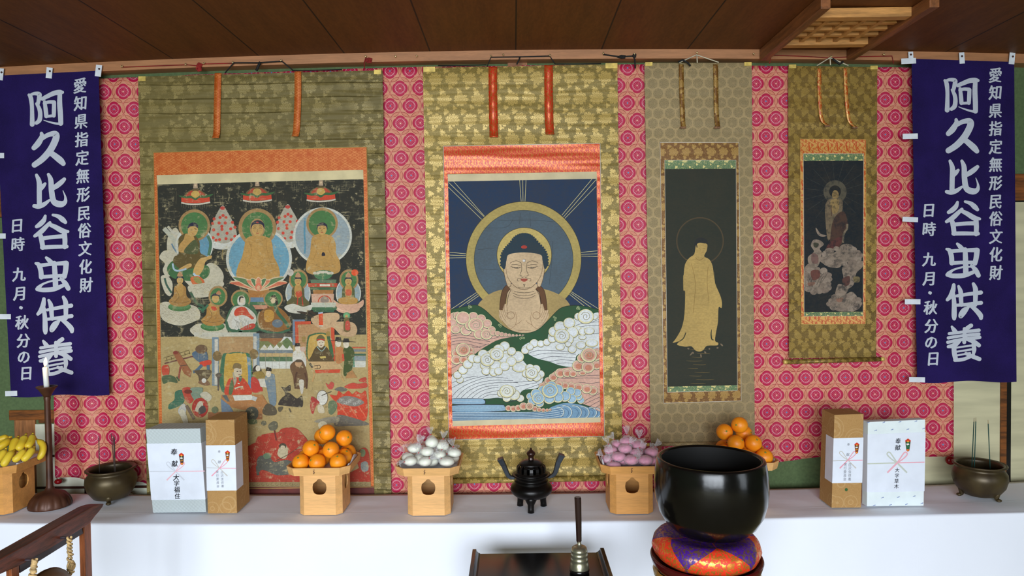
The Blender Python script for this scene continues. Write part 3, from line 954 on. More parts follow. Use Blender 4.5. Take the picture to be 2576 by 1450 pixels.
cord(((1517, 137), (1560, 143), (1593, 141), (1597, 150), (1598, 172)), 0.0042, M['cord_black'], 'black cord tied between two pins left of the tall tan scroll', knot=((1596, 140, 5, 4), (1565, 143, 12, 3)))
cord(((1936, 160), (1940, 139), (2030, 142), (2085, 146), (2140, 143), (2244, 141), (2248, 160)), 0.0026, M['cord_red'], 'thin dark red cord looped along the moulding behind the ceiling lattice')
pin_px = [(310, 168), (470, 163), (516, 160), (588, 158), (709, 153), (921, 143), (996, 143), (1049, 142), (1235, 142), (1266, 139), (1383, 140), (1517, 135), (1595, 137), (1752, 134), (1894, 137), (2088, 143), (2138, 140), (2220, 138)]
proto = None
for i, (a, b) in enumerate(pin_px):
    p = Q(a, b, Y_TRIM)
    if proto is None:
        mb = MB().tube([p + Vector((0, 0.004, 0)), p + Vector((0, -0.012, 0))], 0.0018, 8)
        mb.ball(p + Vector((0, -0.013, 0)), (0.0045, 0.002, 0.0045), 10, 6)
        mb.tube([p + Vector((0, -0.011, 0.0)), p + Vector((0, -0.013, -0.008)), p + Vector((0, -0.020, -0.010)), p + Vector((0, -0.024, -0.003))], 0.0012, 6)
        proto = o = obj('picture_hook', mb, M['steel'], origin=p)
    else:
        o = proto.copy(); COL.objects.link(o); o.location = p
    tag(o, 'tiny brass picture hook pushed into the wooden moulding under the ceiling', 'hook', 'picture hooks in the moulding')

# ------------------------------------------------------------------ purple banners
RB = ((2293, 148), (2551, 156), (2557, 960), (2307, 962))
LB = ((-14, 191), (248, 178), (275.5, 993), (28, 999))
def bilin(q, u, v):
    return tuple((q[0][i] * (1-u) + q[1][i] * u) * (1-v) + (q[3][i] * (1-u) + q[2][i] * u) * v for i in (0, 1))
def inv_rb(x, y):
    v = (y - 150) / 810
    for _ in range(6):
        xl = RB[0][0] + (RB[3][0] - RB[0][0]) * v; xr = RB[1][0] + (RB[2][0] - RB[1][0]) * v
        u = (x - xl) / (xr - xl)
        yt = RB[0][1] + (RB[1][1] - RB[0][1]) * u; yb = RB[3][1] + (RB[2][1] - RB[3][1]) * u
        v = (y - yt) / (yb - yt)
    return u, v
BIG = [  # brush strokes of the seven large characters: (crop, strokes of (x, y, width))
 (1, [[(424,300,26),(440,330,40),(447,400,36),(447,480,38),(445,570,44)], [(430,305,22),(470,292,30),(515,300,40),(515,330,40),(500,395,32)], [(490,385,26),(512,430,36),(520,480,40),(512,535,42),(484,560,34)],
      [(545,345,36),(590,325,40),(650,302,44),(700,298,46),(725,300,30)], [(702,310,40),(698,400,46),(702,500,46),(703,580,44)], [(708,585,24),(660,578,20),(600,560,14),(550,540,6)],
      [(563,375,30),(570,440,38),(575,505,38)], [(560,388,28),(600,378,30),(645,382,34)], [(648,385,36),(645,450,38),(642,505,36)], [(575,508,26),(645,505,26)]]),
 (1, [[(526,658,30),(528,690,44),(495,745,56),(455,785,46)], [(530,705,40),(590,675,42),(650,672,56),(655,715,62),(605,810,62),(530,890,58),(455,940,52)], [(585,825,44),(640,870,54),(690,915,58),(715,945,44)]]),
 (1, [[(470,1035,28),(492,1100,46),(490,1200,46),(488,1295,46)], [(490,1175,40),(525,1140,40),(545,1118,26)], [(440,1315,34),(480,1322,42),(530,1305,40),(580,1270,22)],
      [(578,1035,28),(598,1090,46),(602,1190,50),(620,1285,54),(680,1312,58),(720,1295,40),(725,1250,20),(705,1190,6)], [(720,1088,34),(690,1115,46),(640,1150,46),(600,1168,34)]]),
 (2, [[(430,26,20),(418,58,34),(390,85,36),(365,100,26)], [(485,22,18),(525,35,30),(555,60,38),(575,80,26)], [(462,78,24),(430,108,32),(395,140,36),(350,168,24)], [(455,88,26),(500,110,34),(550,140,38),(592,148,20)],
      [(392,170,34),(400,210,36),(405,255,34)], [(400,190,30),(480,182,28),(560,180,30)], [(565,165,38),(568,210,36),(565,258,34)], [(400,255,30),(480,254,30),(580,256,26)]]),
 (2, [[(428,330,20),(448,350,32),(470,372,30)], [(485,372,34),(488,440,38),(490,540,40)], [(350,368,18),(372,380,34),(385,420,36),(388,470,36)], [(375,385,28),(470,378,26),(570,375,34)], [(572,378,40),(566,430,38),(556,472,36)], [(385,470,28),(470,466,26),(560,466,26)],
      [(365,548,34),(400,520,16),(470,500,14),(545,498,12)], [(355,556,28),(400,564,34),(480,560,34),(555,532,26)], [(530,488,20),(560,520,36),(582,560,34)]]),
 (2, [[(402,630,26),(396,670,36),(380,710,36),(355,738,24)], [(400,700,28),(405,770,34),(405,850,38),(405,875,28)], [(437,640,20),(452,680,34),(455,740,32),(458,775,30)], [(545,622,24),(560,660,36),(560,720,34),(558,775,30)], [(425,710,22),(500,698,26),(600,685,30)], [(420,778,22),(500,772,26),(600,760,30)],
      [(508,790,22),(480,830,30),(452,862,26),(448,840,20),(470,808,18),(500,795,16)], [(530,785,26),(565,815,34),(595,850,38),(600,872,28)]]),
 (2, [[(388,935,18),(405,960,32),(425,975,20)], [(528,926,30),(500,945,30),(470,975,22)], [(368,985,22),(450,975,22),(585,960,26)], [(362,1016,24),(450,1002,22),(585,988,24)], [(480,950,26),(480,1000,28),(478,1048,28)], [(358,1048,24),(450,1030,24),(590,1012,26)],
      [(440,1040,30),(405,1070,36),(362,1080,24)], [(490,1020,28),(540,1040,34),(585,1070,30)], [(402,1080,34),(406,1130,36),(415,1170,34)], [(420,1088,14),(480,1078,14),(530,1072,16)], [(415,1118,14),(530,1100,16)], [(415,1146,14),(520,1126,14)], [(545,1060,28),(550,1100,32),(545,1128,24)], [(410,1178,26),(470,1172,26),(545,1142,24)], [(490,1130,24),(540,1152,30),(588,1170,30)]]),
]
M['bprint'] = colattr('banner_print', 0.85, 0.1)
def banner(q, mapf, label, tabs_top, tabs_side):
    y = Y_BANNER
    c = Q((q[0][0] + q[1][0]) / 2, q[0][1], y)
    o = wthing('banner', c, label, 'banner', None)
    n = 24; vs, fs = [], []
    for j in range(n + 1):
        for i in range(n + 1):
            a, b = bilin(q, i / n, j / n)
            b += 2.5 * math.sin(i / n * 9) * (j / n) ** 6
            p = Q(a, b, y); vs.append((p.x, p.y, p.z))
    for j in range(n):
        for i in range(n): k = j * (n + 1) + i; fs.append((k, k + 1, k + n + 2, k + n + 1))
    solid(obj('cloth', MB().add(vs, fs), M['purple'], o), 0.001)
    white = (196, 200, 210)
    P = Paint(y - 0.0016, step=0.5e-5, mapf=mapf)
    for k, strokes in BIG:
        if k == 1: P.crop(2260, 120, 1146 / 316.0)
        else: P.crop(2260, 500, 916 / 316.0)
        for s in strokes: P.line(s, 30, white, smooth=6, caps=True)
    obj('title_lettering', P.mb, M['bprint'], o, fix=False)
    P = Paint(y - 0.0016, step=0.5e-5, mapf=mapf)
    side = '愛知県指定無形民俗文化財'
    sy = [190, 233.5, 279, 324, 370, 415, 461, 508, 551, 596, 641, 687]
    for i, ch in enumerate(side):
        P.glyphs(ch, 2504 + 1.5 * (i / 11), sy[i], 39.5, white, 0.86, 0.030, slant=0.09)
    obj('subtitle_lettering', P.mb, M['bprint'], o, fix=False)
    P = Paint(y - 0.0016, step=0.5e-5, mapf=mapf)
    for ch, cx, cy in (('日', 2336.5, 530), ('時', 2337, 577.5)): P.glyphs(ch, cx, cy, 38, white, 0.92, 0.032, slant=0.09)
    obj('heading_lettering', P.mb, M['bprint'], o, fix=False)
    P = Paint(y - 0.0016, step=0.5e-5, mapf=mapf)
    for ch, cx, cy in (('九', 2337.6, 653.5), ('月', 2338.6, 701.7), ('・', 2339.5, 738), ('秋', 2341, 775), ('分', 2342.7, 821), ('の', 2342.5, 862), ('日', 2347.5, 903.5)):
        P.glyphs(ch, cx, cy, 38, white, 0.92, 0.032, slant=0.09)
    obj('date_lettering', P.mb, M['bprint'], o, fix=False)
    for (tx, ty, tw, th, rot) in tabs_top + tabs_side:
        ca, sa = math.cos(rot), math.sin(rot); pts = []
        for sx, sy_ in ((-1, 1), (1, 1), (1, -1), (-1, -1)):
            dx, dy = sx * tw / 2, sy_ * th / 2
            pts.append(Q(tx + dx * ca - dy * sa, ty + dx * sa + dy * ca, y - (0.003 if th > tw else 0.0065)))
        tb = obj('fabric_loop', MB().slab(pts, (0, 0.002, 0)), M['white_tab'], o)
        if (tx, ty, tw, th, rot) in tabs_top:
            p = Q(tx + 2 * (1 if rot >= 0 else 0), ty - th * 0.16, y - 0.003)
            mb = MB().ball(p, (0.0055, 0.004, 0.0055), 12, 8); mb.tube([p, p + Vector((0, 0.018, 0))], 0.0012, 6)
            obj('pin', mb, M['dkwood'], tb)
    return o
banner(RB, None, 'purple cotton banner with white brush lettering at the right end of the wall', [(2291.5, 141, 12, 22, -0.05), (2420, 146, 13, 28, -0.06), (2546, 147, 14, 29, 0.09)],
       [(2286, 153.5, 37, 14, -0.05), (2290, 343, 38, 13.5, -0.02), (2290, 552.5, 39, 12, 0.05), (2296, 759.5, 39, 13, 0.0), (2307, 956, 40, 13, 0.02)])
banner(LB, lambda x, y: bilin(LB, *inv_rb(x, y)), 'purple banner with white brush lettering at the left end, behind the lit candle', [(2, 187, 12, 30, 0.10), (123.5, 183.5, 15, 27, 0.1), (247.5, 178, 15, 29, 0.12)],
       [(-9, 391.5, 38, 13, 0.0), (-4, 594, 36, 13, 0.0), (8, 797, 38, 13, 0.0), (28, 990.5, 30, 13, -0.03)])
# ------------------------------------------------------------------ altar table under its white cloth
def cloth_mat():
    m = Mat('white_tablecloth', 0.75, 0, 0.25)
    x, y, z = m.coord()
    n = m.noise(2.6, 3); f = m.noise(6.0, 3, stretch=(0.8, 1.2, 0.5))
    crease = (y - 0.155 + m.noise(1.5, 1) * 0.01).abs().ss(0.004, 0.0) * z.gt(0.3)
    fold = ((x + 0.15) / 1.35).fract() - 0.5
    vf = fold.abs().ss(0.004, 0.0)
    m.set('Base Color', m.mix(n, lin((234, 236, 246)), lin((240, 242, 250))))
    m.set('Sheen Weight', 0.2)
    m.bump(n * 0.6 + f * 0.5 + crease * 0.16 + vf * 0.07, 0.16, 0.025)
    return m.m
M['tcloth'] = cloth_mat()
def tablecloth():
    x0, x1 = -3.05, 3.25; nu = 260; vs, fs = [], []
    prof = [('t', YB + (YF + 0.014 - YB) * i / 16) for i in range(17)]
    prof += [('c', k * math.pi / 8) for k in range(1, 5)]
    prof += [('d', i / 14) for i in range(1, 15)]
    for j, (k, v) in enumerate(prof):
        for i in range(nu + 1):
            x = x0 + (x1 - x0) * i / nu; z0 = ztab(x) - 0.0035
            wr = -0.0035 * max(0.0, noise.noise(Vector((x * 2.5 + 3, (v if k == 't' else YF) * 9, 1.7)))) 
            if abs(x) > 1.9: wr *= 1.8
            if k == 't': y, z = v, z0 + wr
            elif k == 'c': y, z = YF + 0.014 - 0.014 * math.sin(v), z0 - 0.014 + 0.014 * math.cos(v) + wr * (1 - v)
            else:
                fold = 0.008 * noise.noise(Vector((x * 2.1, 4.2, v * 0.7))) + 0.004 * noise.noise(Vector((x * 6, 9, v)))
                y, z = YF + fold * min(1, v * 1.5) - 0.012 * v, (z0 - 0.014) * (1 - v) + 0.004 * v
            vs.append((x, y, z))
    for j in range(len(prof) - 1):
        for i in range(nu): a = j * (nu + 1) + i; fs.append((a, a + nu + 1, a + nu + 2, a + 1))
    o = obj('tablecloth', MB().add(vs, fs, smooth=True), M['tcloth'], origin=(0, YF, 0), fix=False)
    sm = o.modifiers.new('thick', 'SOLIDIFY'); sm.thickness = 0.0012; sm.offset = -1
    tag(o, 'long white cloth draped over the low altar table, its front falling to the floor', 'tablecloth')
tablecloth()

# ------------------------------------------------------------------ cypress offering stands
M['hinoki'] = wood('cypress_stand', (226, 172, 108), 0.93, 0.5, 'x', 0.8, grain=0.06)
M['hinoki_o'] = wood('amber_cypress_stand', (214, 152, 82), 0.93, 0.5, 'x', 0.8, grain=0.06)
M['bark'] = plain('cherry_bark', (70, 34, 20), 0.6)
M['sheet'] = plain('white_sheet', (232, 232, 238), 0.8, var=0.02)
def oct_pts(a, c, z, b=None):
    b = a if b is None else b
    return [Vector(p) for p in ((-a + c, -b, z), (a - c, -b, z), (a, -b + c, z), (a, b - c, z), (a - c, b, z), (-a + c, b, z), (-a, b - c, z), (-a, -b + c, z))]
def holed_panel(mb, w, h, z0, hole, fr, t):
    """upright panel of width w from z0 to z0+h with a closed hole; fr maps (u, z, depth) to space"""
    cx = sum(p[0] for p in hole) / len(hole); cz = sum(p[1] for p in hole) / len(hole)
    n = 64; outer, inner = [], []
    def hit(a, poly):
        d = (math.cos(a), math.sin(a)); best = None
        for i in range(len(poly)):
            p, q = poly[i], poly[(i + 1) % len(poly)]
            ex, ez = q[0] - p[0], q[1] - p[1]; den = d[0] * ez - d[1] * ex
            if abs(den) < 1e-12: continue
            px, pz = p[0] - cx, p[1] - cz
            t_ = (px * ez - pz * ex) / den; s_ = (px * d[1] - pz * d[0]) / den
            if t_ > 0 and -1e-6 <= s_ <= 1 + 1e-6 and (best is None or t_ < best): best = t_
        return (cx + d[0] * best, cz + d[1] * best)
    rect = [(-w/2, z0), (w/2, z0), (w/2, z0 + h), (-w/2, z0 + h)]
    angs = [2 * math.pi * i / n for i in range(n)] + [math.atan2(p[1] - cz, p[0] - cx) % (2 * math.pi) for p in rect]
    angs.sort()
    for a in angs: outer.append(hit(a, rect)); inner.append(hit(a, hole))
    k = len(angs); vs = []
    for ring_, dp in ((outer, 0), (inner, 0), (inner, t), (outer, t)): vs += [fr(p[0], p[1], dp) for p in ring_]
    fs = []
    for r in range(3):
        for i in range(k):
            j = (i + 1) % k; fs.append((r*k+i, r*k+j, (r+1)*k+j, (r+1)*k+i))
    mb.add(vs, fs)
def sanbo(loc, label, mat, scale=1.0, rotz=0.0):
    a, c, hb, t = 0.104, 0.027, 0.205, 0.006
    o = thing('offering_stand', loc, label, 'offering stand', None, rotz)
    o.scale = (scale,) * 3
    mb = MB()
    hole = [(x * 0.034, z) for x, z in ((0.0, 0.178), (0.28, 0.174), (0.42, 0.166), (0.62, 0.162), (0.9, 0.154), (1.0, 0.138), (0.96, 0.122), (0.78, 0.108), (0.4, 0.101), (0.0, 0.100))]
    hole = hole + [(-x, z) for x, z in hole[-2:0:-1]]
    w = 2 * (a - c)
    holed_panel(mb, w, hb, 0, hole, lambda u, z, d: (u, -a + d, z), t)
    holed_panel(mb, w, hb, 0, hole, lambda u, z, d: (a - d, u, z), t)
    holed_panel(mb, w, hb, 0, hole, lambda u, z, d: (-a + d, u, z), t)
    P0, P1 = oct_pts(a, c, 0), oct_pts(a, c, hb); q0, q1 = oct_pts(a - t, c, 0), oct_pts(a - t, c, hb)
    for i in (1, 3, 4, 5, 7):
        j = (i + 1) % 8
        mb.add([P0[i], P0[j], P1[j], P1[i], q0[i], q0[j], q1[j], q1[i]], [(0,1,2,3), (7,6,5,4), (0,4,5,1), (3,2,6,7), (0,3,7,4), (1,5,6,2)])
    obj('stand_body', mb, mat, o, fix=False)
    mb = MB(); mb.box((0.0002 - 0.0012, -a - 0.0015, hb - 0.012), (0.0012, -a, hb - 0.009))
    b, cc, rh = 0.148, 0.040, 0.040
    tr = MB()
    tr.prism(oct_pts(b, cc, hb), (0, 0, 0.007))
    A, B = oct_pts(b, cc, hb + 0.003), oct_pts(b + 0.008, cc + 0.003, hb + rh)
    Ai, Bi = oct_pts(b - t, cc - 0.002, hb + 0.003), oct_pts(b + 0.008 - t, cc + 0.001, hb + rh)
    for i in range(8):
        j = (i + 1) % 8
        tr.add([A[i], A[j], B[j], B[i], Ai[i], Ai[j], Bi[j], Bi[i]], [(0,1,2,3), (7,6,5,4), (3,2,6,7), (0,4,5,1)])
    ty = obj('tray', tr, mat, o, bevel=0.0012)
    st = MB()
    for k in range(4):
        z = hb + 0.012 + k * 0.006; st.box((-0.014 + (k % 2) * 0.002, -b - 0.0105, z), (-0.009 + (k % 2) * 0.002, -b - 0.001, z + 0.0022))
    obj('bark_stitch', st, M['bark'], ty)
    return o
def sanbo_at(px, py, *a, dx=0.0, **k):
    p = T(px, py); s = k.get('scale', 1.0)
    return sanbo(Vector((p.x + dx, p.y + 0.104 * s, ztab(p.x))), *a, **k)
SB = {}
pb = T(9, 1296)
SB['ban'] = sanbo(Vector((pb.x - 0.077, pb.y + 0.104, ztab(pb.x))), 'cypress offering stand loaded with yellow bananas at the left end of the table', M['hinoki_o'])
SB['org'] = sanbo_at(805, 1297, 'cypress offering stand piled with oranges in front of the widest scroll', M['hinoki'])
SB['man'] = sanbo_at(1078.5, 1298, 'cypress offering stand holding white wrapped buns', M['hinoki'])
SB['pnk'] = sanbo_at(1591, 1294, 'amber cypress offering stand holding pink wrapped buns, left of the great black bowl', M['hinoki_o'])
SB['og2'] = sanbo_at(1878, 1285, 'cypress offering stand with oranges, mostly hidden behind the great black bowl', M['hinoki'])
def sheet(o, label, dx=0.0, rot=0.0, lift=((1, 1),)):
    """a white sheet lying in the tray with corners standing up over the rim"""
    z = o.location.z + 0.2136; s = 0.132; n = 14; vs, fs = [], []
    for j in range(n + 1):
        for i in range(n + 1):
            u, v = -1 + 2 * i / n, -1 + 2 * j / n
            x, y = u * s, v * s; zz = 0.0
            for (lx, ly) in lift:
                if u * lx > 0.999 and abs(v) < 0.75: zz = max(zz, 0.040 + 0.010 * math.sin(v * 5 + lx)); x = lx * 0.1405
                elif u * lx > 0.80 and abs(v) < 0.75: x = lx * 0.1375
            e = abs(x) + abs(y) - 0.232
            if e > 0: x -= math.copysign(e / 2, x); y -= math.copysign(e / 2, y)
            vs.append((o.location.x + dx + x, o.location.y + y, z + zz))
    for j in range(n):
        for i in range(n): a = j * (n + 1) + i; fs.append((a, a + 1, a + n + 2, a + n + 1))
    q = obj('paper_sheet', MB().add(vs, fs, smooth=True), M['sheet'], fix=False)
    m = q.modifiers.new('thick', 'SOLIDIFY'); m.thickness = 0.0006; m.offset = -1
    tag(q, label, 'paper')
sheet(SB['org'], 'white paper sheet under the oranges on the stand before the widest scroll', lift=((1, -0.55), (1, 0.55)))
sheet(SB['man'], 'white paper sheet under the white wrapped buns', lift=((-1, -0.55), (-1, 0.55)))
sheet(SB['pnk'], 'white paper sheet under the pink wrapped buns', lift=((-1, -0.55), (-1, 0.55)))
sheet(SB['ban'], 'white paper sheet under the bananas', lift=((1, -1),))
sheet(SB['og2'], 'white paper sheet under the oranges behind the great black bowl', lift=((1, -0.3),))

# ------------------------------------------------------------------ oranges
def orange_mat():
    m = Mat('orange_peel', 0.42, 0, 0.45)
    n = m.noise(160, 2); g = m.noise(9, 3)
    m.set('Base Color', m.mix(g.ss(0.3, 0.7), lin((244, 136, 14)), lin((252, 160, 28))))
    m.set('Subsurface Weight', 0.06); m.set('Subsurface Radius', (0.02, 0.008, 0.003))
    m.bump(n, 0.25, 0.002)
    return m.m
M['orange'] = orange_mat()
M['navel'] = plain('orange_stem_end', (120, 130, 50), 0.7, var=0.2)
def relax(P, r, zf, it=400, cx=None, lim=0.0):
    P = [Vector(p) for p in P]
    for _ in range(it):
        for i in range(len(P)):
            for j in range(i):
                d = P[i] - P[j]; l = d.length
                if l < 2 * r * 1.002:
                    k = (2 * r * 1.002 - l) / 2; d = d / (l or 1)
                    P[i] += d * k; P[j] -= d * k
            if P[i].z < zf + r: P[i].z = zf + r
            if lim and P[i].z < zf + 2.7 * r:
                x, y = P[i].x - cx[0], P[i].y - cx[1]
                x = min(max(x, -lim), lim); y = min(max(y, -lim), lim)
                e = abs(x) + abs(y) - 0.182
                if e > 0: x -= math.copysign(e / 2, x); y -= math.copysign(e / 2, y)
                P[i].x, P[i].y = cx[0] + x, cx[1] + y
    return P
R_OR = 0.0405
def orange_proto():
    t = thing('orange', (0, 0, 0), 'x', 'orange')
    mb = MB().ball((0, 0, 0), R_OR, 32, 20, f=lambda d: 1 - 0.035 * max(0, abs(d.z) - 0.8) * 4 + 0.006 * math.sin(5 * math.atan2(d.y, d.x)) * d.z ** 2)
    obj('peel', mb, M['orange'], t)
    mb = MB()
    z = R_OR * 0.974
    mb.lathe([(0.0001, z + 0.0014), (0.0042, z + 0.0012), (0.0056, z - 0.0016)], 10, mod=lambda a, z_: 1 + 0.25 * math.cos(5 * a))
    obj('stem_end', mb, M['navel'], t)
    return t
def lay_oranges(stand, spots, labels, group):
    zf = stand.location.z + 0.2146; c = stand.location
    P = relax([(c.x + x, c.y + y, zf + R_OR + dz) for x, y, dz in spots], R_OR, zf, cx=(c.x, c.y), lim=0.0935)
    random.seed(3)
    for p, lab in zip(P, labels):
        o = proto_o if not proto_used else copy_tree(proto_o)
        proto_used.append(1)
        o.location = p
        o.rotation_euler = (random.uniform(0.5, 1.5), random.uniform(-0.5, 0.5), random.uniform(-0.9, 0.9))
        tag(o, lab, 'orange', group)
proto_o = orange_proto(); proto_used = []
lay_oranges(SB['org'], [(-.114, -.085, 0), (-.018, -.09, 0), (.086, -.085, 0), (-.105, .0, 0), (-.006, -.004, 0), (.13, .022, 0), (-.065, .085, 0), (.035, .088, 0), (.115, .105, 0.0),
    (-.062, -.040, .048), (.040, -.040, .040), (.088, .040, .085), (.006, .025, .118), (-.035, .085, .085)],
    ['front left orange on the stand before the widest scroll, stem at its upper left', 'front middle orange on the stand before the widest scroll, reddest of the pile', 'front right orange on the stand before the widest scroll, stem facing forward',
     'orange half hidden behind the front left orange of the left pile', 'orange hidden deep in the middle of the left orange pile', 'orange at the right edge of the left pile beside the raised paper corner', 'orange hidden at the back left of the left orange pile', 'orange hidden at the back middle of the left orange pile', 'orange behind the right edge orange of the left pile',
     'second tier orange at the left of the pile before the widest scroll', 'second tier orange at the right of the pile before the widest scroll', 'upper right orange beside the topmost one of the left pile', 'topmost orange of the pile before the widest scroll', 'orange just behind and left of the topmost one in the left pile'], 'oranges on the left stand')
lay_oranges(SB['og2'], [(.100, -.082, 0), (.0, -.09, 0), (-.098, -.085, 0), (.125, .02, 0), (.02, .0, 0), (-.075, .0, 0), (.055, .09, 0), (-.05, .09, 0), (.058, -.045, .050), (-.03, -.045, .055), (-.055, .03, .10), (.042, .06, .085), (.002, .022, .125)],
    ['front right orange of the pile behind the black bowl, nearest the tan box', 'front middle orange of the pile, hidden by the black bowl', 'front left orange of the right pile, hidden by the black bowl', 'orange at the right edge behind the front right one of the pile behind the bowl', 'orange inside the pile behind the black bowl', 'left orange inside the pile behind the black bowl', 'back right orange of the pile behind the black bowl', 'back left orange of the pile behind the black bowl',
     'second tier right orange with a crease, behind the rim of the black bowl', 'second tier left orange peeping over the rim of the black bowl', 'upper left orange beside the topmost one behind the black bowl', 'orange just behind and right of the topmost one behind the black bowl', 'topmost orange of the pile behind the black bowl'], 'oranges on the right stand')

# ------------------------------------------------------------------ wrapped buns
def film_mat():
    m = Mat('cellophane', 0.10, 0, 0.9)
    n = m.noise(70, 3)
    lw = m.t.nodes.new('ShaderNodeLayerWeight'); lw.inputs[0].default_value = 0.42
    f = X(m.t, lw.outputs['Facing'])
    m.set('Base Color', (0.92, 0.92, 0.94, 1))
    m.set('Alpha', f * 0.50 + 0.06)
    m.bump(n, 0.9, 0.012)
    return m.m
M['film'] = film_mat()
M['bun_w'] = plain('white_bun', (240, 240, 222), 0.5, var=0.03, scale=30)
M['bun_p'] = plain('pink_bun', (226, 152, 178), 0.5, var=0.06, scale=30)
M['tie'] = plain('red_wire_tie', (196, 14, 34), 0.4)
def bun(loc, rx, rz, mat, tail, seed):
    """a steamed bun in a twist of cellophane; tail = direction of the twist"""
    random.seed(seed)
    o = thing('wrapped_bun', loc, 'x', 'bun')
    obj('bun', MB().ball((0, 0, 0), (rx, rx * 0.95, rz), 24, 14, f=lambda d: 1 + 0.03 * noise.noise(Vector((d.x * 2 + seed, d.y * 2, d.z * 2)))), mat, o)
    d = Vector(tail).normalized(); k = rx * 1.15 if abs(d.z) < 0.5 else rz * 1.35
    film = MB()
    def puff(v):
        c = max(0, v.dot(d)); return 1.04 + 0.035 * noise.noise(Vector((v.x * 5 + seed, v.y * 5, v.z * 5))) + 0.55 * max(0, c - 0.80) / 0.2 * 0.55
    film.ball((0, 0, 0), (rx * 1.02, rx * 0.98, rz * 1.04), 26, 18, f=puff)
    nk = d * (k * 1.10); u = d.orthogonal().normalized(); w = d.cross(u)
    vs, fs = [], []; n = 18; L = rx * 1.15
    rings = ((0.0, 0.10), (0.22, 0.22), (0.5, 0.42), (0.8, 0.58), (1.0, 0.66))
    for (t, r) in rings:
        for i in range(n):
            a = 2 * math.pi * i / n
            rr = r * rx * (1 + 0.35 * math.sin(i * 3.1 + seed) * t + random.uniform(-.15, .15) * t)
            p = nk + d * (t * L * (1 + random.uniform(-.16, .16))) + u * (rr * math.cos(a)) + w * (rr * 0.45 * math.sin(a))
            vs.append(p)
    for j in range(len(rings) - 1):
        for i in range(n): q = (i + 1) % n; fs.append((j*n+i, j*n+q, (j+1)*n+q, (j+1)*n+i))
    film.add(vs, fs, smooth=False)
    fo = obj('wrapper', film, M['film'], o, fix=False)
    obj('tie', MB().ball(nk, (0.0035, 0.0035, 0.003), 10, 6).tube([nk, nk + u * 0.008 + d * 0.004], 0.0009, 5), M['tie'], fo)
    return o
def lay_buns(stand, ox, oy, k, spots, mat, word, group):
    c = stand.location; zf = c.z + 0.2135
    P = [];
    for (x, y, rx, rz, dy, tail, lab) in spots:
        P.append(Q(ox + x / k, oy + y / k, c.y + dy))
    rr = 0.0312
    P2 = [Vector((p.x, p.y, (p.z - zf) * 1.35 + zf)) for p in P]
    P2 = relax(P2, rr, zf - 0.006, 300, cx=(c.x, c.y), lim=0.108)
    for i, (p, s) in enumerate(zip(P2, spots)):
        p = Vector((p.x, p.y, (p.z - zf) / 1.35 + zf))
        rx, rz = 0.0315 * s[2], 0.0215 * s[3]
        if p.z < zf + rz * 1.12 + 0.001: p.z = zf + rz * 1.12 + 0.001
        o = bun(p, rx, rz, mat, s[5], i * 7 + 3)
        tag(o, s[6], 'bun', group)
lay_buns(SB['man'], 970, 1060, 5.8, [
    (300, 540, 1, 1, -.02, (-.6, -.1, .9), 'leftmost white wrapped bun, its clear twist sticking out at upper left'),
    (385, 580, 1, 1, -.075, (-.5, -.6, .1), 'white wrapped bun at front left of the white pile'),
    (572, 590, 1.02, 1, -.085, (.6, -.3, .5), 'white wrapped bun at the front middle of the white pile'),
    (885, 585, 1.15, 1, -.07, (-.8, 0, .5), 'white wrapped bun at the front right with a red tie on its left'),
    (985, 490, 1.05, 1, -.005, (-.2, 0, 1), 'rightmost white wrapped bun with its frilled twist standing up'),
    (740, 510, 1, .9, -.04, (.4, -.1, .8), 'white wrapped bun in the middle right of the white pile'),
    (640, 460, 1, 1, -.045, (-.6, -.2, .5), 'white wrapped bun in the middle of the white pile, below the top one'),
    (440, 405, 1.05, 1, .0, (.5, .1, .9), 'white wrapped bun at upper left of the white pile'),
    (815, 385, 1, 1.1, .01, (.1, .1, 1), 'white wrapped bun at upper right with a red tied twist on top'),
    (675, 312, 1, 1.2, -.01, (-.15, .15, 1), 'topmost white wrapped bun, its twist rising highest'),
    (560, 545, 1, 1, .02, (0, .3, 1), 'white wrapped bun inside the white pile'),
    (770, 560, 1, 1, .05, (0, .3, 1), 'white wrapped bun at the back of the white pile'),
    (470, 560, 1, 1, -0.03, (-0.2, .2, 1), 'white wrapped bun buried within the white pile'),
    (680, 570, 1, 1, -0.03, (0.2, .2, 1), 'white wrapped bun buried within the white pile'),
    (900, 540, 1, 1, -0.01, (0.3, .2, 1), 'white wrapped bun buried within the white pile'),
    (380, 520, 1, 1, 0.05, (-0.3, .2, 1), 'white wrapped bun buried within the white pile'),
    (560, 500, 1, 1, 0.06, (0, .2, 1), 'white wrapped bun buried within the white pile'),
    (860, 500, 1, 1, 0.06, (0.2, .2, 1), 'white wrapped bun buried within the white pile'),
    (960, 540, 1, 1, 0.04, (0.3, .2, 1), 'white wrapped bun buried within the white pile'),
    (760, 470, 1, 1, 0.02, (0.1, .2, 1), 'white wrapped bun buried within the white pile'),
    (520, 450, 1, 1, 0.03, (-0.1, .2, 1), 'white wrapped bun buried within the white pile'),
    ], M['bun_w'], 'white', 'white wrapped buns')
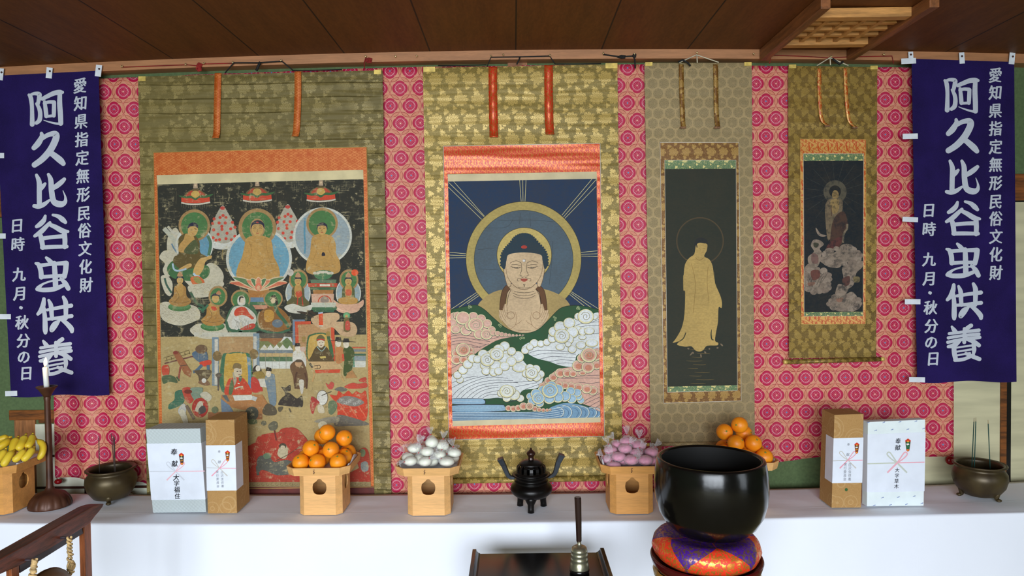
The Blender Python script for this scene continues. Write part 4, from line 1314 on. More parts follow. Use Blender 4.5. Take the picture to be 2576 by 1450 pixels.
lay_buns(SB['pnk'], 1460, 1070, 6.04, [
    (345, 500, .95, .9, -.02, (-.8, 0, .7), 'leftmost pink wrapped bun with a red tie and white frill at its left'),
    (500, 575, 1.1, .8, -.085, (-.5, -.3, .7), 'flat pink wrapped bun at the front left of the pink pile'),
    (560, 500, 1.1, 1, -.065, (-.7, 0, .6), 'pink wrapped bun on the front left tier of the pink pile'),
    (765, 525, 1.12, 1.1, -.085, (.35, -.8, .5), 'pink wrapped bun at the front middle, its twist pointing forward'),
    (980, 525, 1.1, 1.1, -.07, (-.6, -.3, .6), 'pink wrapped bun at the front right with a red tie at its left'),
    (1110, 560, 1, .9, -.04, (.8, -.3, .3), 'pink wrapped bun nearest the great black bowl'),
    (450, 415, 1.05, 1, -.01, (-.3, .1, .9), 'pink wrapped bun at upper left with a red tie'),
    (670, 390, 1.05, 1, -.045, (.5, -.2, .7), 'pink wrapped bun in the middle of the pink pile'),
    (850, 420, 1, .95, -.04, (.5, 0, .7), 'pink wrapped bun in the middle right of the pink pile'),
    (1060, 425, 1.05, 1, .0, (.7, .1, .9), 'rightmost pink wrapped bun with its twist standing up'),
    (700, 258, 1.15, 1, .01, (.0, .15, 1), 'topmost pink wrapped bun of the pink pile'),
    (880, 330, 1.15, 1, .0, (.1, .2, 1), 'pink wrapped bun just right of the topmost one'),
    (580, 330, .9, .9, .03, (-.5, .1, .8), 'pink wrapped bun just left of the topmost one'),
    (740, 500, 1, 1, .04, (0, .3, 1), 'pink wrapped bun hidden inside the pink pile'),
    (440, 530, 1, 1, 0.0, (-0.3, .2, 1), 'pink wrapped bun buried within the pink pile'),
    (640, 550, 1, 1, -0.02, (-0.1, .2, 1), 'pink wrapped bun buried within the pink pile'),
    (870, 550, 1, 1, -0.02, (0.2, .2, 1), 'pink wrapped bun buried within the pink pile'),
    (1080, 520, 1, 1, 0.03, (0.3, .2, 1), 'pink wrapped bun buried within the pink pile'),
    (520, 480, 1, 1, 0.06, (-0.2, .2, 1), 'pink wrapped bun buried within the pink pile'),
    (900, 480, 1, 1, 0.06, (0.2, .2, 1), 'pink wrapped bun buried within the pink pile'),
    (620, 450, 1, 1, 0.02, (0, .2, 1), 'pink wrapped bun buried within the pink pile'),
    (960, 440, 1, 1, 0.03, (0.2, .2, 1), 'pink wrapped bun buried within the pink pile'),
    ], M['bun_p'], 'pink', 'pink wrapped buns')

# ------------------------------------------------------------------ bananas
def banana_mat():
    m = Mat('banana_skin', 0.45, 0, 0.4)
    n = m.noise(30, 4); g = m.noise(6, 2)
    c = m.mix(g.ss(0.3, 0.7), lin((216, 178, 34)), lin((236, 204, 60)))
    c = m.mix(n.ss(0.68, 0.74) * 0.5, c, lin((120, 84, 30)))
    m.set('Base Color', c); return m.m
M['banana'] = banana_mat()
M['btip'] = plain('banana_tip', (70, 52, 26), 0.7)
def banana_hand(items, label, yofs):
    c = SB['ban'].location
    o = wthing('banana_bunch', (c.x + 0.06, c.y, c.z + 0.23), label, 'bananas')
    for (pts, wd, dys) in items:
        P = [Q(x / 6.776, 1050 + y / 6.776, c.y + dy) for (x, y), dy in zip(pts, dys)]
        P = [Vector(p) for p in crom([tuple(p) for p in P], 6)]
        m = len(P); r = wd / 6.776 / ppm(c.y) / 2; rs = []
        for i in range(m):
            t = i / (m - 1)
            rs.append(r * (0.36 + 0.64 * min(1, t / 0.22)) * (1 if t < 0.80 else 1 - 0.72 * ((t - 0.80) / 0.2) ** 1.6))
        b = obj('banana', MB().tube(P, rs, 10), M['banana'], o)
        d = (P[-1] - P[-2]).normalized(); d0 = (P[0] - P[1]).normalized()
        obj('tip', MB().tube([P[-1] - d * 0.002, P[-1] + d * 0.004], [rs[-1] * 0.9, rs[-1] * 0.6], 8), M['btip'], b)
        obj('stalk', MB().tube([P[0] - d0 * 0.002, P[0] + d0 * 0.014], [rs[0] * 0.95, rs[0] * 0.8], 8), M['banana'], b)
    return o
banana_hand([
    (((640, 390), (725, 470), (725, 600), (655, 725)), 108, (.02, .0, -.02, -.03)),
    (((560, 300), (545, 380), (505, 460), (450, 530)), 118, (.03, .0, -.03, -.05)),
    (((435, 315), (400, 400), (355, 490), (300, 575)), 130, (.02, -.01, -.045, -.06)),
    (((300, 355), (250, 440), (215, 560), (190, 660)), 132, (.01, -.02, -.05, -.07)),
    (((170, 385), (100, 440), (10, 500), (-90, 560)), 130, (.02, -.02, -.04, -.05)),
    (((150, 345), (70, 360), (-20, 390), (-110, 440)), 120, (.06, .05, .04, .03)),
    ], 'upper bunch of ripe yellow bananas lying across the left offering stand', 0)
banana_hand([
    (((570, 530), (520, 600), (455, 680), (375, 745)), 112, (-.06, -.09, -.11, -.12)),
    (((430, 560), (370, 625), (300, 695), (220, 750)), 112, (-.07, -.10, -.12, -.127)),
    (((220, 590), (160, 660), (100, 750), (45, 845)), 120, (-.08, -.115, -.135, -.145)),
    (((90, 560), (40, 640), (-30, 720), (-100, 800)), 118, (-.08, -.105, -.125, -.135)),
    ], 'lower bunch of yellow bananas fanned over the front rim of the left offering stand', 0)
# ------------------------------------------------------------------ gift boxes with paper bands
def ring_paper():
    m = Mat('tan_ring_paper', 0.75, 0, 0.25)
    co = m.t.nodes.new('ShaderNodeTexCoord')
    def rings(scale, k, wd):
        v = m.t.nodes.new('ShaderNodeTexVoronoi'); v.inputs['Scale'].default_value = scale
        m.t.links.new(co.outputs['Object'], v.inputs['Vector'])
        d = X(m.t, v.outputs['Distance'])
        f = None
        for r in k:
            g = (d - r).abs().ss(wd, wd * 0.4); f = g if f is None else f.max(g)
        return f
    f = rings(13, (0.16, 0.42), 0.035).max(rings(7.0, (0.30, 0.40), 0.018))
    n = m.noise(300, 2); n2 = m.noise(30, 3)
    c = m.mix(n.ss(0.3, 0.7) * 0.5 + n2 * 0.3, lin((168, 126, 74)), lin((186, 146, 92)))
    m.set('Base Color', m.mix(f * 0.32, c, lin((206, 174, 124))))
    return m.m
def weave_paper():
    m = Mat('grey_woven_paper', 0.8, 0, 0.25)
    x, y, z = m.coord()
    g = ((x + y) * 620.0).sin() * (z * 900.0 + (x + y) * 300).sin()
    m.set('Base Color', m.mix(g.ss(-0.3, 0.6), lin((176, 184, 184)), lin((206, 214, 214))))
    return m.m
M['ringpaper'] = ring_paper(); M['weave'] = weave_paper()
M['band'] = plain('white_band_paper', (226, 230, 240), 0.7, var=0.015)
M['whitebox'] = plain('white_wrap', (226, 234, 234), 0.7, var=0.02)
M['print'] = colattr('ink_print', 0.75, 0.2)
INK = (30, 28, 34); INKL = (118, 118, 126); PINK = (236, 176, 184); PALE = (214, 214, 214)
def bow(P, cx, cy, s, pink=PINK, pale=PALE, w=9):
    P.line([(cx, cy), (cx - 60*s, cy - 40*s), (cx - 105*s, cy - 85*s), (cx - 100*s, cy - 110*s), (cx - 75*s, cy - 108*s), (cx - 40*s, cy - 60*s), (cx, cy)], w * s, pale, smooth=5, sep=True)
    P.line([(cx, cy), (cx + 50*s, cy + 50*s), (cx + 105*s, cy + 105*s, 17 * s)], w * 1.3 * s, pale, smooth=3)
    P.line([(cx, cy), (cx + 60*s, cy - 40*s), (cx + 105*s, cy - 85*s), (cx + 100*s, cy - 110*s), (cx + 75*s, cy - 108*s), (cx + 40*s, cy - 60*s), (cx, cy)], w * s, pink, smooth=5, sep=True)
    P.line([(cx, cy), (cx - 50*s, cy + 50*s), (cx - 105*s, cy + 105*s, 17 * s)], w * 1.3 * s, pink, smooth=3)
def noshi(P, x0, y0, h, lean=0, body=(60, 66, 56), body2=(170, 110, 50)):
    w = h * 0.21
    def q(u, v): return (x0 + u * w + lean * v, y0 + v * h)
    P.poly([q(0, 0), q(1, .16), q(.55, .9), q(0, 1), q(-.55, .9), q(-1, .16)], (204, 60, 36))
    P.poly([q(-.9, .24), q(.9, .24), q(.58, .80), q(-.58, .80)], body)
    P.poly([q(0, .05), q(.55, .22), q(0, .30), q(-.55, .22)], (228, 60, 30))
    P.poly([q(0, .16), q(.35, .25), q(0, .32), q(-.35, .25)], (240, 190, 60))
    P.poly([q(-.7, .40), q(.2, .36), q(.5, .46), q(-.3, .52)], (232, 228, 220))
    P.poly([q(-.5, .58), q(.6, .55), q(.3, .68), q(-.5, .70)], body2)
    P.poly([q(-.3, .84), q(.3, .84), q(0, .96)], (240, 190, 60))
def vtext(P, items, c, bold, wx=0.95, slant=0.06):
    for ch, x, y, s in items: P.glyphs(ch, x, y, s, c, wx, bold, slant=slant)
def gift_box(name, label, crop, FTL, FTR, FBR, FBL, depth, mat, band, bandmat, sides):
    """front corners are pixels of an enlarged crop; depth = vector from front to back"""
    ox, oy, k = crop
    pp = lambda p: (ox + p[0] / k, oy + p[1] / k)
    a, b = T(*pp(FBL)), T(*pp(FBR)); y = (a.y + b.y) / 2
    A, B, C, D = (Q(*pp(p), y) for p in (FBL, FBR, FTR, FTL))
    A.z = ztab(A.x) + 0.001; B.z = ztab(B.x) + 0.001
    if abs(A.z - B.z) < 0.01: A.z = B.z = max(A.z, B.z)
    dv = Vector(depth)
    o = wthing(name, ((A + B) / 2 + dv / 2), label, 'gift box')
    obj('box', MB().hexa([A, B, B + dv, A + dv, D, C, C + dv, D + dv]), mat, o, bevel=0.002)
    def on(u, v): return A * (1-u) * (1-v) + B * u * (1-v) + C * u * v + D * (1-u) * v
    v0, v1 = band
    off = Vector((0, -0.0012, 0)); bm = MB()
    f = [on(0, v0) + off, on(1, v0) + off, on(1, v1) + off, on(0, v1) + off]
    ex = Vector((0.0012, 0, 0))
    f[0] -= ex; f[3] -= ex; f[1] += ex; f[2] += ex
    bm.slab(f, (0, 0.001, 0))
    for s in sides:
        i, j = (1, 2) if s > 0 else (0, 3); e = ex * s
        q0, q1 = f[i], f[j]; d9 = dv * sides[s]
        bm.hexa([q0, q0 + d9, q0 + d9 + e * 0.3, q0 + e * 0.3, q1, q1 + d9, q1 + d9 + e * 0.3, q1 + e * 0.3])
    bd = obj('paper_band', bm, bandmat, o)
    P = Paint(y - 0.0016, step=0.8e-5); P.crop(*crop)
    return o, P, y, bd
CL = (340, 1020, 5.0); CR = (2040, 1010, 5.0)
o, P, y, bd = gift_box('gift_box', 'pale grey patterned gift box with a wide white band, beside the left bronze incense pot', CL, (133, 302), (815, 292), (893, 1360), (222, 1358), (0.006, 0.13, 0), M['weave'], (0.155, 0.828), M['band'], {1: 0.9})
P.line([(182, 834), (330, 834), (510, 832)], 9, (206, 208, 216), smooth=0); P.line([(510, 832), (700, 832), (876, 829)], 10, (240, 190, 200), smooth=0)
bow(P, 508, 834, 1.05, (240, 190, 200), (208, 210, 220), 10)
vtext(P, [('奉', 490, 590, 92), ('献', 497, 738, 84), ('大', 516, 912, 84), ('字', 522, 985, 76), ('福', 527, 1063, 80), ('住', 532, 1146, 76)], INK, 0.022)
noshi(P, 580, 598, 158, 10)
obj('printing', P.mb, M['print'], bd, fix=False)

dv = T(628, 1263) - T(596, 1294); dv.z = 0
o, P, y, bd = gift_box('gift_box', 'slim tall tan gift box with a white band, right of the pale grey box', CL, (884, 186), (1246, 182), (1282, 1371), (912, 1364), dv, M['ringpaper'], (0.245, 0.730), M['band'], {1: 0.52})
P.line([(898, 787), (1060, 793)], 7, (196, 190, 186), smooth=0); P.line([(1060, 793), (1268, 795)], 8, (236, 150, 168), smooth=0)
bow(P, 1062, 793, 0.95, (236, 160, 176), (204, 198, 190), 9)
vtext(P, [('奉', 1057, 585, 36), ('献', 1060, 715, 42)] + [(c, 1092 + i * 2, 846 + i * 43, 38) for i, c in enumerate('白沢虫供養')] + [(c, 1033 + i * 2, 840 + i * 45, 38) for i, c in enumerate('実行委員会')], INKL, 0.0)
noshi(P, 1162, 568, 142, 2, (110, 70, 40), (210, 120, 40))
obj('printing', P.mb, M['print'], bd, fix=False)

dv = T(2061, 1257) - T(2092, 1281); dv.z = 0
o, P, y, bd = gift_box('gift_box', 'slim tall tan gift box with a green dot, left of the white gift box', CR, (297, 172), (665, 160), (632, 1340), (260, 1354), dv, M['ringpaper'], (0.268, 0.750), M['band'], {-1: 0.60})
P.line([(278, 752), (465, 744)], 9, (190, 184, 174), smooth=0); P.line([(465, 744), (650, 742)], 10, (236, 150, 168), smooth=0)
bow(P, 465, 742, 0.98, (236, 160, 176), (204, 198, 190), 10)
vtext(P, [('奉', 472, 545, 38), ('献', 465, 672, 44)] + [(c, 490 - i * 1, 797 + i * 46, 42) for i, c in enumerate('白沢虫供養')] + [(c, 432 - i * 1.5, 797 + i * 46, 42) for i, c in enumerate('実行委員会')], INKL, 0.0)
noshi(P, 578, 518, 145, -3, (110, 70, 40), (210, 120, 40))
obj('printing', P.mb, M['print'], bd, fix=False)
P = Paint(y - 0.0006); P.crop(*CR); P.ell(445, 1113, 19, 21, (58, 98, 52))
obj('dot_sticker', P.mb, M['print'], o, fix=False)

a = T(2040 + 705 / 5, 1010 + 1342 / 5); b = T(2168, 1271)
dv = b - a; dv.z = 0
o, P, y, bd = gift_box('gift_box', 'wide white gift box with small blue tick marks, right of the tan box', CR, (718, 262), (1440, 230), (1420, 1316), (705, 1342), dv, M['whitebox'], (0.170, 0.855), M['band'], {-1: 0.95})
P.line([(712, 788), (1085, 776)], 14, (200, 204, 188), smooth=0); P.line([(1085, 776), (1428, 768)], 15, (238, 176, 188), smooth=0)
bow(P, 1085, 776, 1.18, (238, 176, 188), (200, 204, 192), 14)
vtext(P, [('奉', 1097, 503, 76), ('献', 1093, 585, 76), ('大', 1085, 868, 62), ('字', 1082, 938, 60), ('草', 1077, 1005, 62), ('木', 1075, 1072, 60)], INK, 0.014)
noshi(P, 1221, 468, 168, -2, (40, 92, 62), (50, 110, 70))
obj('printing', P.mb, M['print'], bd, fix=False)
P = Paint(y - 0.0007); P.crop(*CR)
for (x, yy) in ((722, 268), (918, 266), (1122, 260), (1322, 252), (815, 368), (1022, 358), (1220, 354), (1418, 344), (900, 1214), (1100, 1208), (1300, 1196), (797, 1312), (1000, 1306), (1202, 1298), (1396, 1286)):
    P.line([(x - 16, yy + 8), (x - 6, yy - 2), (x + 2, yy + 2), (x + 16, yy - 8)], 6, (112, 130, 186), smooth=0)
    P.line([(x + 2, yy - 4), (x + 8, yy - 8)], 5, (60, 90, 130), smooth=0)
obj('tick_print', P.mb, M['print'], o, fix=False)

# ------------------------------------------------------------------ bronze pots with incense
def bronze_mat(name, a, b, rough=0.32, metal=0.55):
    m = Mat(name, rough, metal, 0.5)
    n = m.noise(9, 4); 
    m.set('Base Color', m.mix(n.ss(0.3, 0.7), lin(a), lin(b)))
    m.set('Roughness', n * 0.25 + (rough - 0.1))
    m.bump(m.noise(40, 3), 0.08, 0.003); return m.m
M['bronze'] = bronze_mat('dark_bronze', (62, 50, 34), (88, 74, 46), 0.38, 0.45)
M['ash'] = plain('incense_ash', (52, 48, 46), 0.95, var=0.2, scale=90, bump=0.3)
M['incense'] = plain('green_incense', (22, 70, 62), 0.8)
M['incense2'] = plain('burnt_incense', (70, 58, 52), 0.8)
M['itip'] = plain('incense_tip', (150, 130, 96), 0.8)
def pot(c, s, label, rim_tilt=0.0):
    o = thing('incense_pot', c, label, 'incense burner'); o.scale = (s * 0.90, s * 0.90, s)
    out = [(0.0001, 0.014), (0.062, 0.010), (0.092, 0.020), (0.122, 0.058), (0.134, 0.098), (0.131, 0.122), (0.118, 0.140), (0.112, 0.147), (0.116, 0.154), (0.129, 0.160), (0.131, 0.165), (0.127, 0.169), (0.112, 0.165), (0.105, 0.155), (0.112, 0.135), (0.118, 0.118), (0.0001, 0.116)]
    obj('vessel', MB().lathe(out[:-1], 64), M['bronze'], o, fix=False)
    obj('ash', MB().lathe([(0.117, 0.118), (0.06, 0.121), (0.0001, 0.120)], 32), M['ash'], o, fix=False)
    for k in range(3):
        a = math.radians(-68 + 120 * k); ca, sa = math.cos(a), math.sin(a)
        mb = MB().tube([(0.086 * ca, 0.086 * sa, 0.040), (0.092 * ca, 0.092 * sa, 0.024), (0.094 * ca, 0.094 * sa, 0.010), (0.100 * ca, 0.100 * sa, 0.011)], [0.026, 0.015, 0.010, 0.009], 12)
        mb.ball((0.104 * ca, 0.104 * sa, 0.0085), (0.015, 0.013, 0.008), 12, 8)
        obj('foot', mb, M['bronze'], o)
    return o
pl = T(281, 1258); pr = T(2464, 1250)
pot_l = pot(Vector((pl.x, pl.y, ztab(pl.x))), 1.0, 'squat dark bronze incense pot between the candlestick and the pale grey box')
pot_r = pot(Vector((pr.x, pr.y, ztab(pr.x))), 1.0, 'squat dark bronze incense pot with three fresh sticks at the right end')
def stick(top, bot, potc, mats, label, dy=0.0, tip=10, group=None):
    y = potc.y + dy
    A, B = Q(top[0], top[1], y), Q(bot[0], bot[1], y); B = Vector((B.x, B.y, B.z))
    z1 = potc.z + 0.118
    d = (A - B).normalized(); B = A - d * ((A.z - z1) / d.z)
    o = wthing('incense_stick', B, label, 'incense', group)
    L = (A - B).length; t = tip / ppm(y)
    obj('stick', MB().tube([B, A - d * t], 0.0021, 8), mats[0], o)
    obj('tip', MB().tube([A - d * t, A], [0.0016, 0.0010], 6), mats[1], o)
for i, (a, b, dy, lab) in enumerate((((2450.5, 1052), (2446, 1150), .01, 'leftmost of the three green incense sticks in the right pot'), ((2455.2, 1051), (2452, 1150), -.01, 'green incense stick close beside the leftmost one in the right pot'), ((2485.5, 1057), (2489.5, 1150), .0, 'green incense stick standing apart at the right in the right pot'))):
    stick(a, b, pr, (M['incense'], M['itip']), lab, dy)
for a, b, dy, lab in (((248.5, 1097), (250.5, 1200), .0, 'thin dark incense stick standing apart at the left in the left pot'), ((280, 1091), (289, 1195), .01, 'tallest of the three bunched dark incense sticks in the left pot'), ((284.5, 1096), (291, 1195), -.01, 'middle one of the bunched dark incense sticks in the left pot'), ((288, 1099), (290, 1195), .02, 'right one of the bunched dark incense sticks in the left pot')):
    stick(a, b, pl, (M['incense2'], M['incense']), lab, dy, 6)

# red ball weights at the lower corners of the pink cloth
M['redlac'] = plain('dark_red_lacquer', (130, 10, 18), 0.25)
for px, py, rx, rz, lab in ((147, 1212, 11, 6.5, 'glossy dark red weight at the lower left corner of the pink cloth'), (2391, 1159, 14.5, 11, 'round red weight at the lower right corner of the pink cloth')):
    p = Q(px, py, Y_CLOTH - 0.03); k = 1 / ppm(p.y)
    o = wthing('cloth_weight', p, lab, 'weight')
    obj('ball', MB().ball(p, (rx * k, 0.018, rz * k), 20, 12, f=lambda d: 1 - 0.25 * max(0, abs(d.x) - 0.4)), M['redlac'], o)
    up = Q(px - (8 if px < 1000 else -4), py - rz - 6, Y_CLOTH - 0.012)
    obj('loop', MB().tube([p + Vector((0, 0, rz * k * 0.7)), (p + up) / 2 + Vector((0, 0.0, 0.004)), up], 0.002, 6), M['cord_red'], o)

# ------------------------------------------------------------------ candlestick and candle
M['candlestick'] = bronze_mat('brown_candlestick', (58, 30, 20), (92, 56, 38), 0.42, 0.25)
pc = T(127, 1290); rb = 49 / ppm(pc.y)
cb = Vector((pc.x, pc.y + rb, ztab(pc.x))); cb.x = Q(126.5, 1272, cb.y).x; cb.z = ztab(cb.x)
ck = thing('candlestick', cb, 'tall dark brown candlestick with a ribbed lotus foot beside the banana stand', 'candlestick')
ytop = Q(127, 972, cb.y).z - cb.z
foot = MB().lathe([(0.0001, 0.0), (rb, 0.0), (rb * 1.0, 0.006), (rb * 0.97, 0.022), (rb * 0.88, 0.042), (rb * 0.70, 0.062), (rb * 0.42, 0.074), (0.024, 0.080), (0.018, 0.095)], 112,
                  mod=lambda a, z: 1 + (0.045 * abs(math.sin(a * 8)) - 0.02) * (1 if 0.001 < z < 0.07 else 0))
obj('lotus_foot', foot, M['candlestick'], ck)
obj('stem', MB().lathe([(0.018, 0.078), (0.0145, 0.12), (0.0135, ytop * 0.5), (0.0135, ytop - 0.075), (0.016, ytop - 0.06), (0.0135, ytop - 0.05)], 24), M['candlestick'], ck, fix=False)
obj('drip_cup', MB().lathe([(0.0001, ytop - 0.055), (0.014, ytop - 0.055), (0.022, ytop - 0.040), (0.036, ytop - 0.016), (0.047, ytop - 0.004), (0.048, ytop), (0.044, ytop), (0.028, ytop - 0.014), (0.0001, ytop - 0.018)], 40), M['candlestick'], ck, fix=False)
wax = Mat('white_wax', 0.5, 0, 0.4); wax.set('Base Color', lin((236, 238, 232))); wax.set('Subsurface Weight', 0.3); wax.set('Subsurface Radius', (0.01, 0.008, 0.006)); M['wax'] = wax.m
fl = Mat('candle_flame', 0.5); fl.set('Base Color', lin((255, 190, 110)));
x, y_, z = fl.coord('Generated')
fl.set('Emission Color', fl.mix(z.ss(0.0, 0.35), lin((255, 110, 30)), lin((255, 226, 170)))); fl.set('Emission Strength', 7.0); M['flame'] = fl.m
zc0 = cb.z + ytop - 0.0185
zc1 = Q(121, 926, cb.y).z
p0, p1 = Q(124, 968, cb.y), Q(121, 926, cb.y)
cx0 = Vector((p0.x, cb.y, zc0)); cx1 = Vector((p1.x, cb.y, zc1))
cx0.x = cb.x; cx1.x = cb.x - 0.006
cn = wthing('candle', cx0, 'white candle burning on the brown candlestick in front of the left banner', 'candle')
obj('wax', MB().tube([cx0, cx0.lerp(cx1, 0.5), cx1, cx1 + Vector((0, 0, 0.003))], [0.0125, 0.0120, 0.0118, 0.009], 20), M['wax'], cn)
obj('wick', MB().tube([cx1, cx1 + Vector((0.001, 0, 0.010))], 0.0011, 6), M['cord_black'], cn)
fp = MB().lathe([(0.0001, 0.0), (0.0050, 0.006), (0.0085, 0.018), (0.0080, 0.030), (0.0045, 0.042), (0.0001, 0.052)], 20)
fp.v = [v * 0.92 + Vector((0.10 * v.z, 0, 0)) + cx1 + Vector((0, 0, 0.006)) for v in fp.v]
obj('flame', fp, M['flame'], cn)
pl_ = bpy.data.lights.new('candle_light', 'POINT'); pl_.energy = 0.35; pl_.color = (1.0, 0.62, 0.3); pl_.shadow_soft_size = 0.012
po = bpy.data.objects.new('candle_light', pl_); po.location = cx1 + Vector((0.0, -0.02, 0.035)); COL.objects.link(po)

# ------------------------------------------------------------------ black tripod incense burner
M['blackbr'] = bronze_mat('black_bronze', (16, 14, 13), (30, 26, 24), 0.34, 0.6)
M['handlebr'] = bronze_mat('blue_black_bronze', (30, 34, 40), (48, 54, 62), 0.45, 0.4)
pk = T(1338, 1289); k_ = 1 / ppm(pk.y)
kc = Vector((pk.x, pk.y + 0.058, ztab(pk.x))); K = (107 / ppm(kc.y) / 2) / 0.1
def kz(v): return v * K
ko = thing('censer', kc, 'black bronze tripod censer with a slotted domed lid and two raised handles', 'incense burner'); ko.scale = (K, K, K * 0.84)
body = [(0.0001, 0.062), (0.05, 0.064), (0.078, 0.075), (0.095, 0.094), (0.100, 0.113), (0.095, 0.130), (0.085, 0.142), (0.079, 0.147), (0.077, 0.153), (0.080, 0.156), (0.079, 0.160), (0.073, 0.162), (0.073, 0.170), (0.076, 0.178), (0.083, 0.186), (0.091, 0.189), (0.0915, 0.193), (0.086, 0.196), (0.070, 0.194), (0.066, 0.17), (0.0001, 0.16)]
obj('vessel', MB().lathe(body, 64), M['blackbr'], ko, fix=False)
for i in range(3):
    a = math.radians(-94 + 120 * i); ca, sa = math.cos(a), math.sin(a)
    mb = MB().tube([(0.050 * ca, 0.050 * sa, 0.080), (0.058 * ca, 0.058 * sa, 0.060), (0.062 * ca, 0.062 * sa, 0.042), (0.064 * ca, 0.064 * sa, 0.020), (0.065 * ca, 0.065 * sa, 0.0005)], [0.034, 0.024, 0.0155, 0.0145, 0.0155], 16)
    obj('leg', mb, M['blackbr'], ko)
lid = thing('lid_part', (0, 0, 0), None, None) if False else None
lm = MB()
lm.lathe([(0.073, 0.190), (0.078, 0.193), (0.0775, 0.198), (0.072, 0.204), (0.070, 0.208), (0.066, 0.208), (0.066, 0.192)], 64)
top = [(0.0001, 0.277), (0.020, 0.276), (0.036, 0.271), (0.050, 0.261), (0.058, 0.251), (0.056, 0.248), (0.046, 0.258), (0.0001, 0.268)]
lm.lathe(top, 64)
nr = 15
for i in range(nr):
    a0 = 2 * math.pi * i / nr + 0.1; hw = 0.105
    vs = []
    for (r, z) in ((0.0700, 0.207), (0.0705, 0.222), (0.0680, 0.238), (0.0580, 0.2505)):
        for (dr, sg) in ((0, -1), (0, 1), (-0.005, 1), (-0.005, -1)):
            h = hw * (1.25 if z in (0.207, 0.2505) else 1.0); vs.append(((r + dr) * math.cos(a0 + sg * h), (r + dr) * math.sin(a0 + sg * h), z))
    fs = []
    for j in range(3):
        for q in range(4): fs.append((4*j+q, 4*j+(q+1) % 4, 4*j+4+(q+1) % 4, 4*j+4+q))
    lm.add(vs, fs)
lo = obj('lid', lm, M['blackbr'], ko, fix=False)
M['knob'] = bronze_mat('brown_knob', (40, 22, 18), (60, 36, 28), 0.22, 0.3)
obj('finial', MB().lathe([(0.016, 0.272), (0.014, 0.280), (0.013, 0.286), (0.0125, 0.292), (0.018, 0.300), (0.0215, 0.309), (0.019, 0.318), (0.012, 0.325), (0.006, 0.331), (0.0035, 0.340), (0.0005, 0.343)], 32), M['knob'], lo)
for s, pts in ((-1, ((-0.078, 0.176), (-0.095, 0.176), (-0.108, 0.186), (-0.118, 0.210), (-0.130, 0.245), (-0.147, 0.284))), (1, ((0.078, 0.178), (0.098, 0.182), (0.112, 0.198), (0.120, 0.224), (0.130, 0.262), (0.147, 0.302)))):
    wd = (0.020, 0.020, 0.022, 0.024, 0.027, 0.034)
    P3 = crom([(x, 0, z) for x, z in pts], 5); m_ = len(P3); mb = MB(); vs = []
    W3 = [interp([(i / 5, w) for i, w in enumerate(wd)], i / (m_ - 1)) for i in range(m_)]
    for i, p in enumerate(P3):
        a, b = Vector(P3[max(i-1, 0)]), Vector(P3[min(i+1, m_-1)]); d = (b - a).normalized(); nrm = Vector((-d.z, 0, d.x))
        for (u, v) in ((-1, -1), (1, -1), (1, 1), (-1, 1)):
            q = Vector(p) + nrm * (u * W3[i] * 0.42) + Vector((0, v * W3[i] * 0.62, 0)); vs.append(q)
    fs = [(0,1,2,3), tuple(4*(m_-1)+q for q in (3,2,1,0))]
    for j in range(m_ - 1):
        for q in range(4): fs.append((4*j+q, 4*j+(q+1) % 4, 4*j+4+(q+1) % 4, 4*j+4+q))
    obj('handle', mb.add(vs, fs), M['handlebr'], ko, bevel=0.002)

# ------------------------------------------------------------------ the great bowl gong on its cushion and stand
Yb = 2.50
rc = Q(1787, 1153, Yb); pm = ppm(Yb)
zr = rc.z; zbt = Q(1787, 1371, Yb - 0.10).z; HB = zr - zbt
lac = Mat('black_bowl_lacquer', 0.22, 0.35, 0.5)
n = lac.noise(14, 4); n2 = lac.noise(60, 3)
lac.set('Base Color', lac.mix(n, lin((10, 9, 8)), lin((22, 20, 18)))); lac.set('Roughness', n * 0.14 + 0.10); lac.bump(n * 0.7 + n2 * 0.3, 0.10, 0.004)
M['bowl'] = lac.m
M['bowl_in'] = plain('bowl_interior', (14, 12, 10), 0.7)
bo = thing('bowl_gong', (rc.x, Yb, zbt + 0.001), 'great black bowl gong standing on a brocade cushion right of the middle', 'bowl gong')
S_ = HB / 0.281
prof = [(0.0001, 0.004), (0.07, 0.001), (0.10, 0.003), (0.135, 0.018), (0.165, 0.045), (0.188, 0.085), (0.2005, 0.130), (0.2045, 0.170), (0.2035, 0.210), (0.199, 0.250), (0.1945, 0.276), (0.192, 0.281), (0.184, 0.283), (0.177, 0.281), (0.175, 0.276)]
obj('shell', MB().lathe([(r, z * S_) for r, z in prof], 96), M['bowl'], bo, fix=False)
prof = [(0.175, 0.276), (0.180, 0.24), (0.184, 0.19), (0.180, 0.13), (0.165, 0.08), (0.13, 0.045), (0.08, 0.028), (0.0001, 0.024)]
obj('inner_wall', MB().lathe([(r, z * S_) for r, z in prof], 96), M['bowl_in'], bo, fix=False)
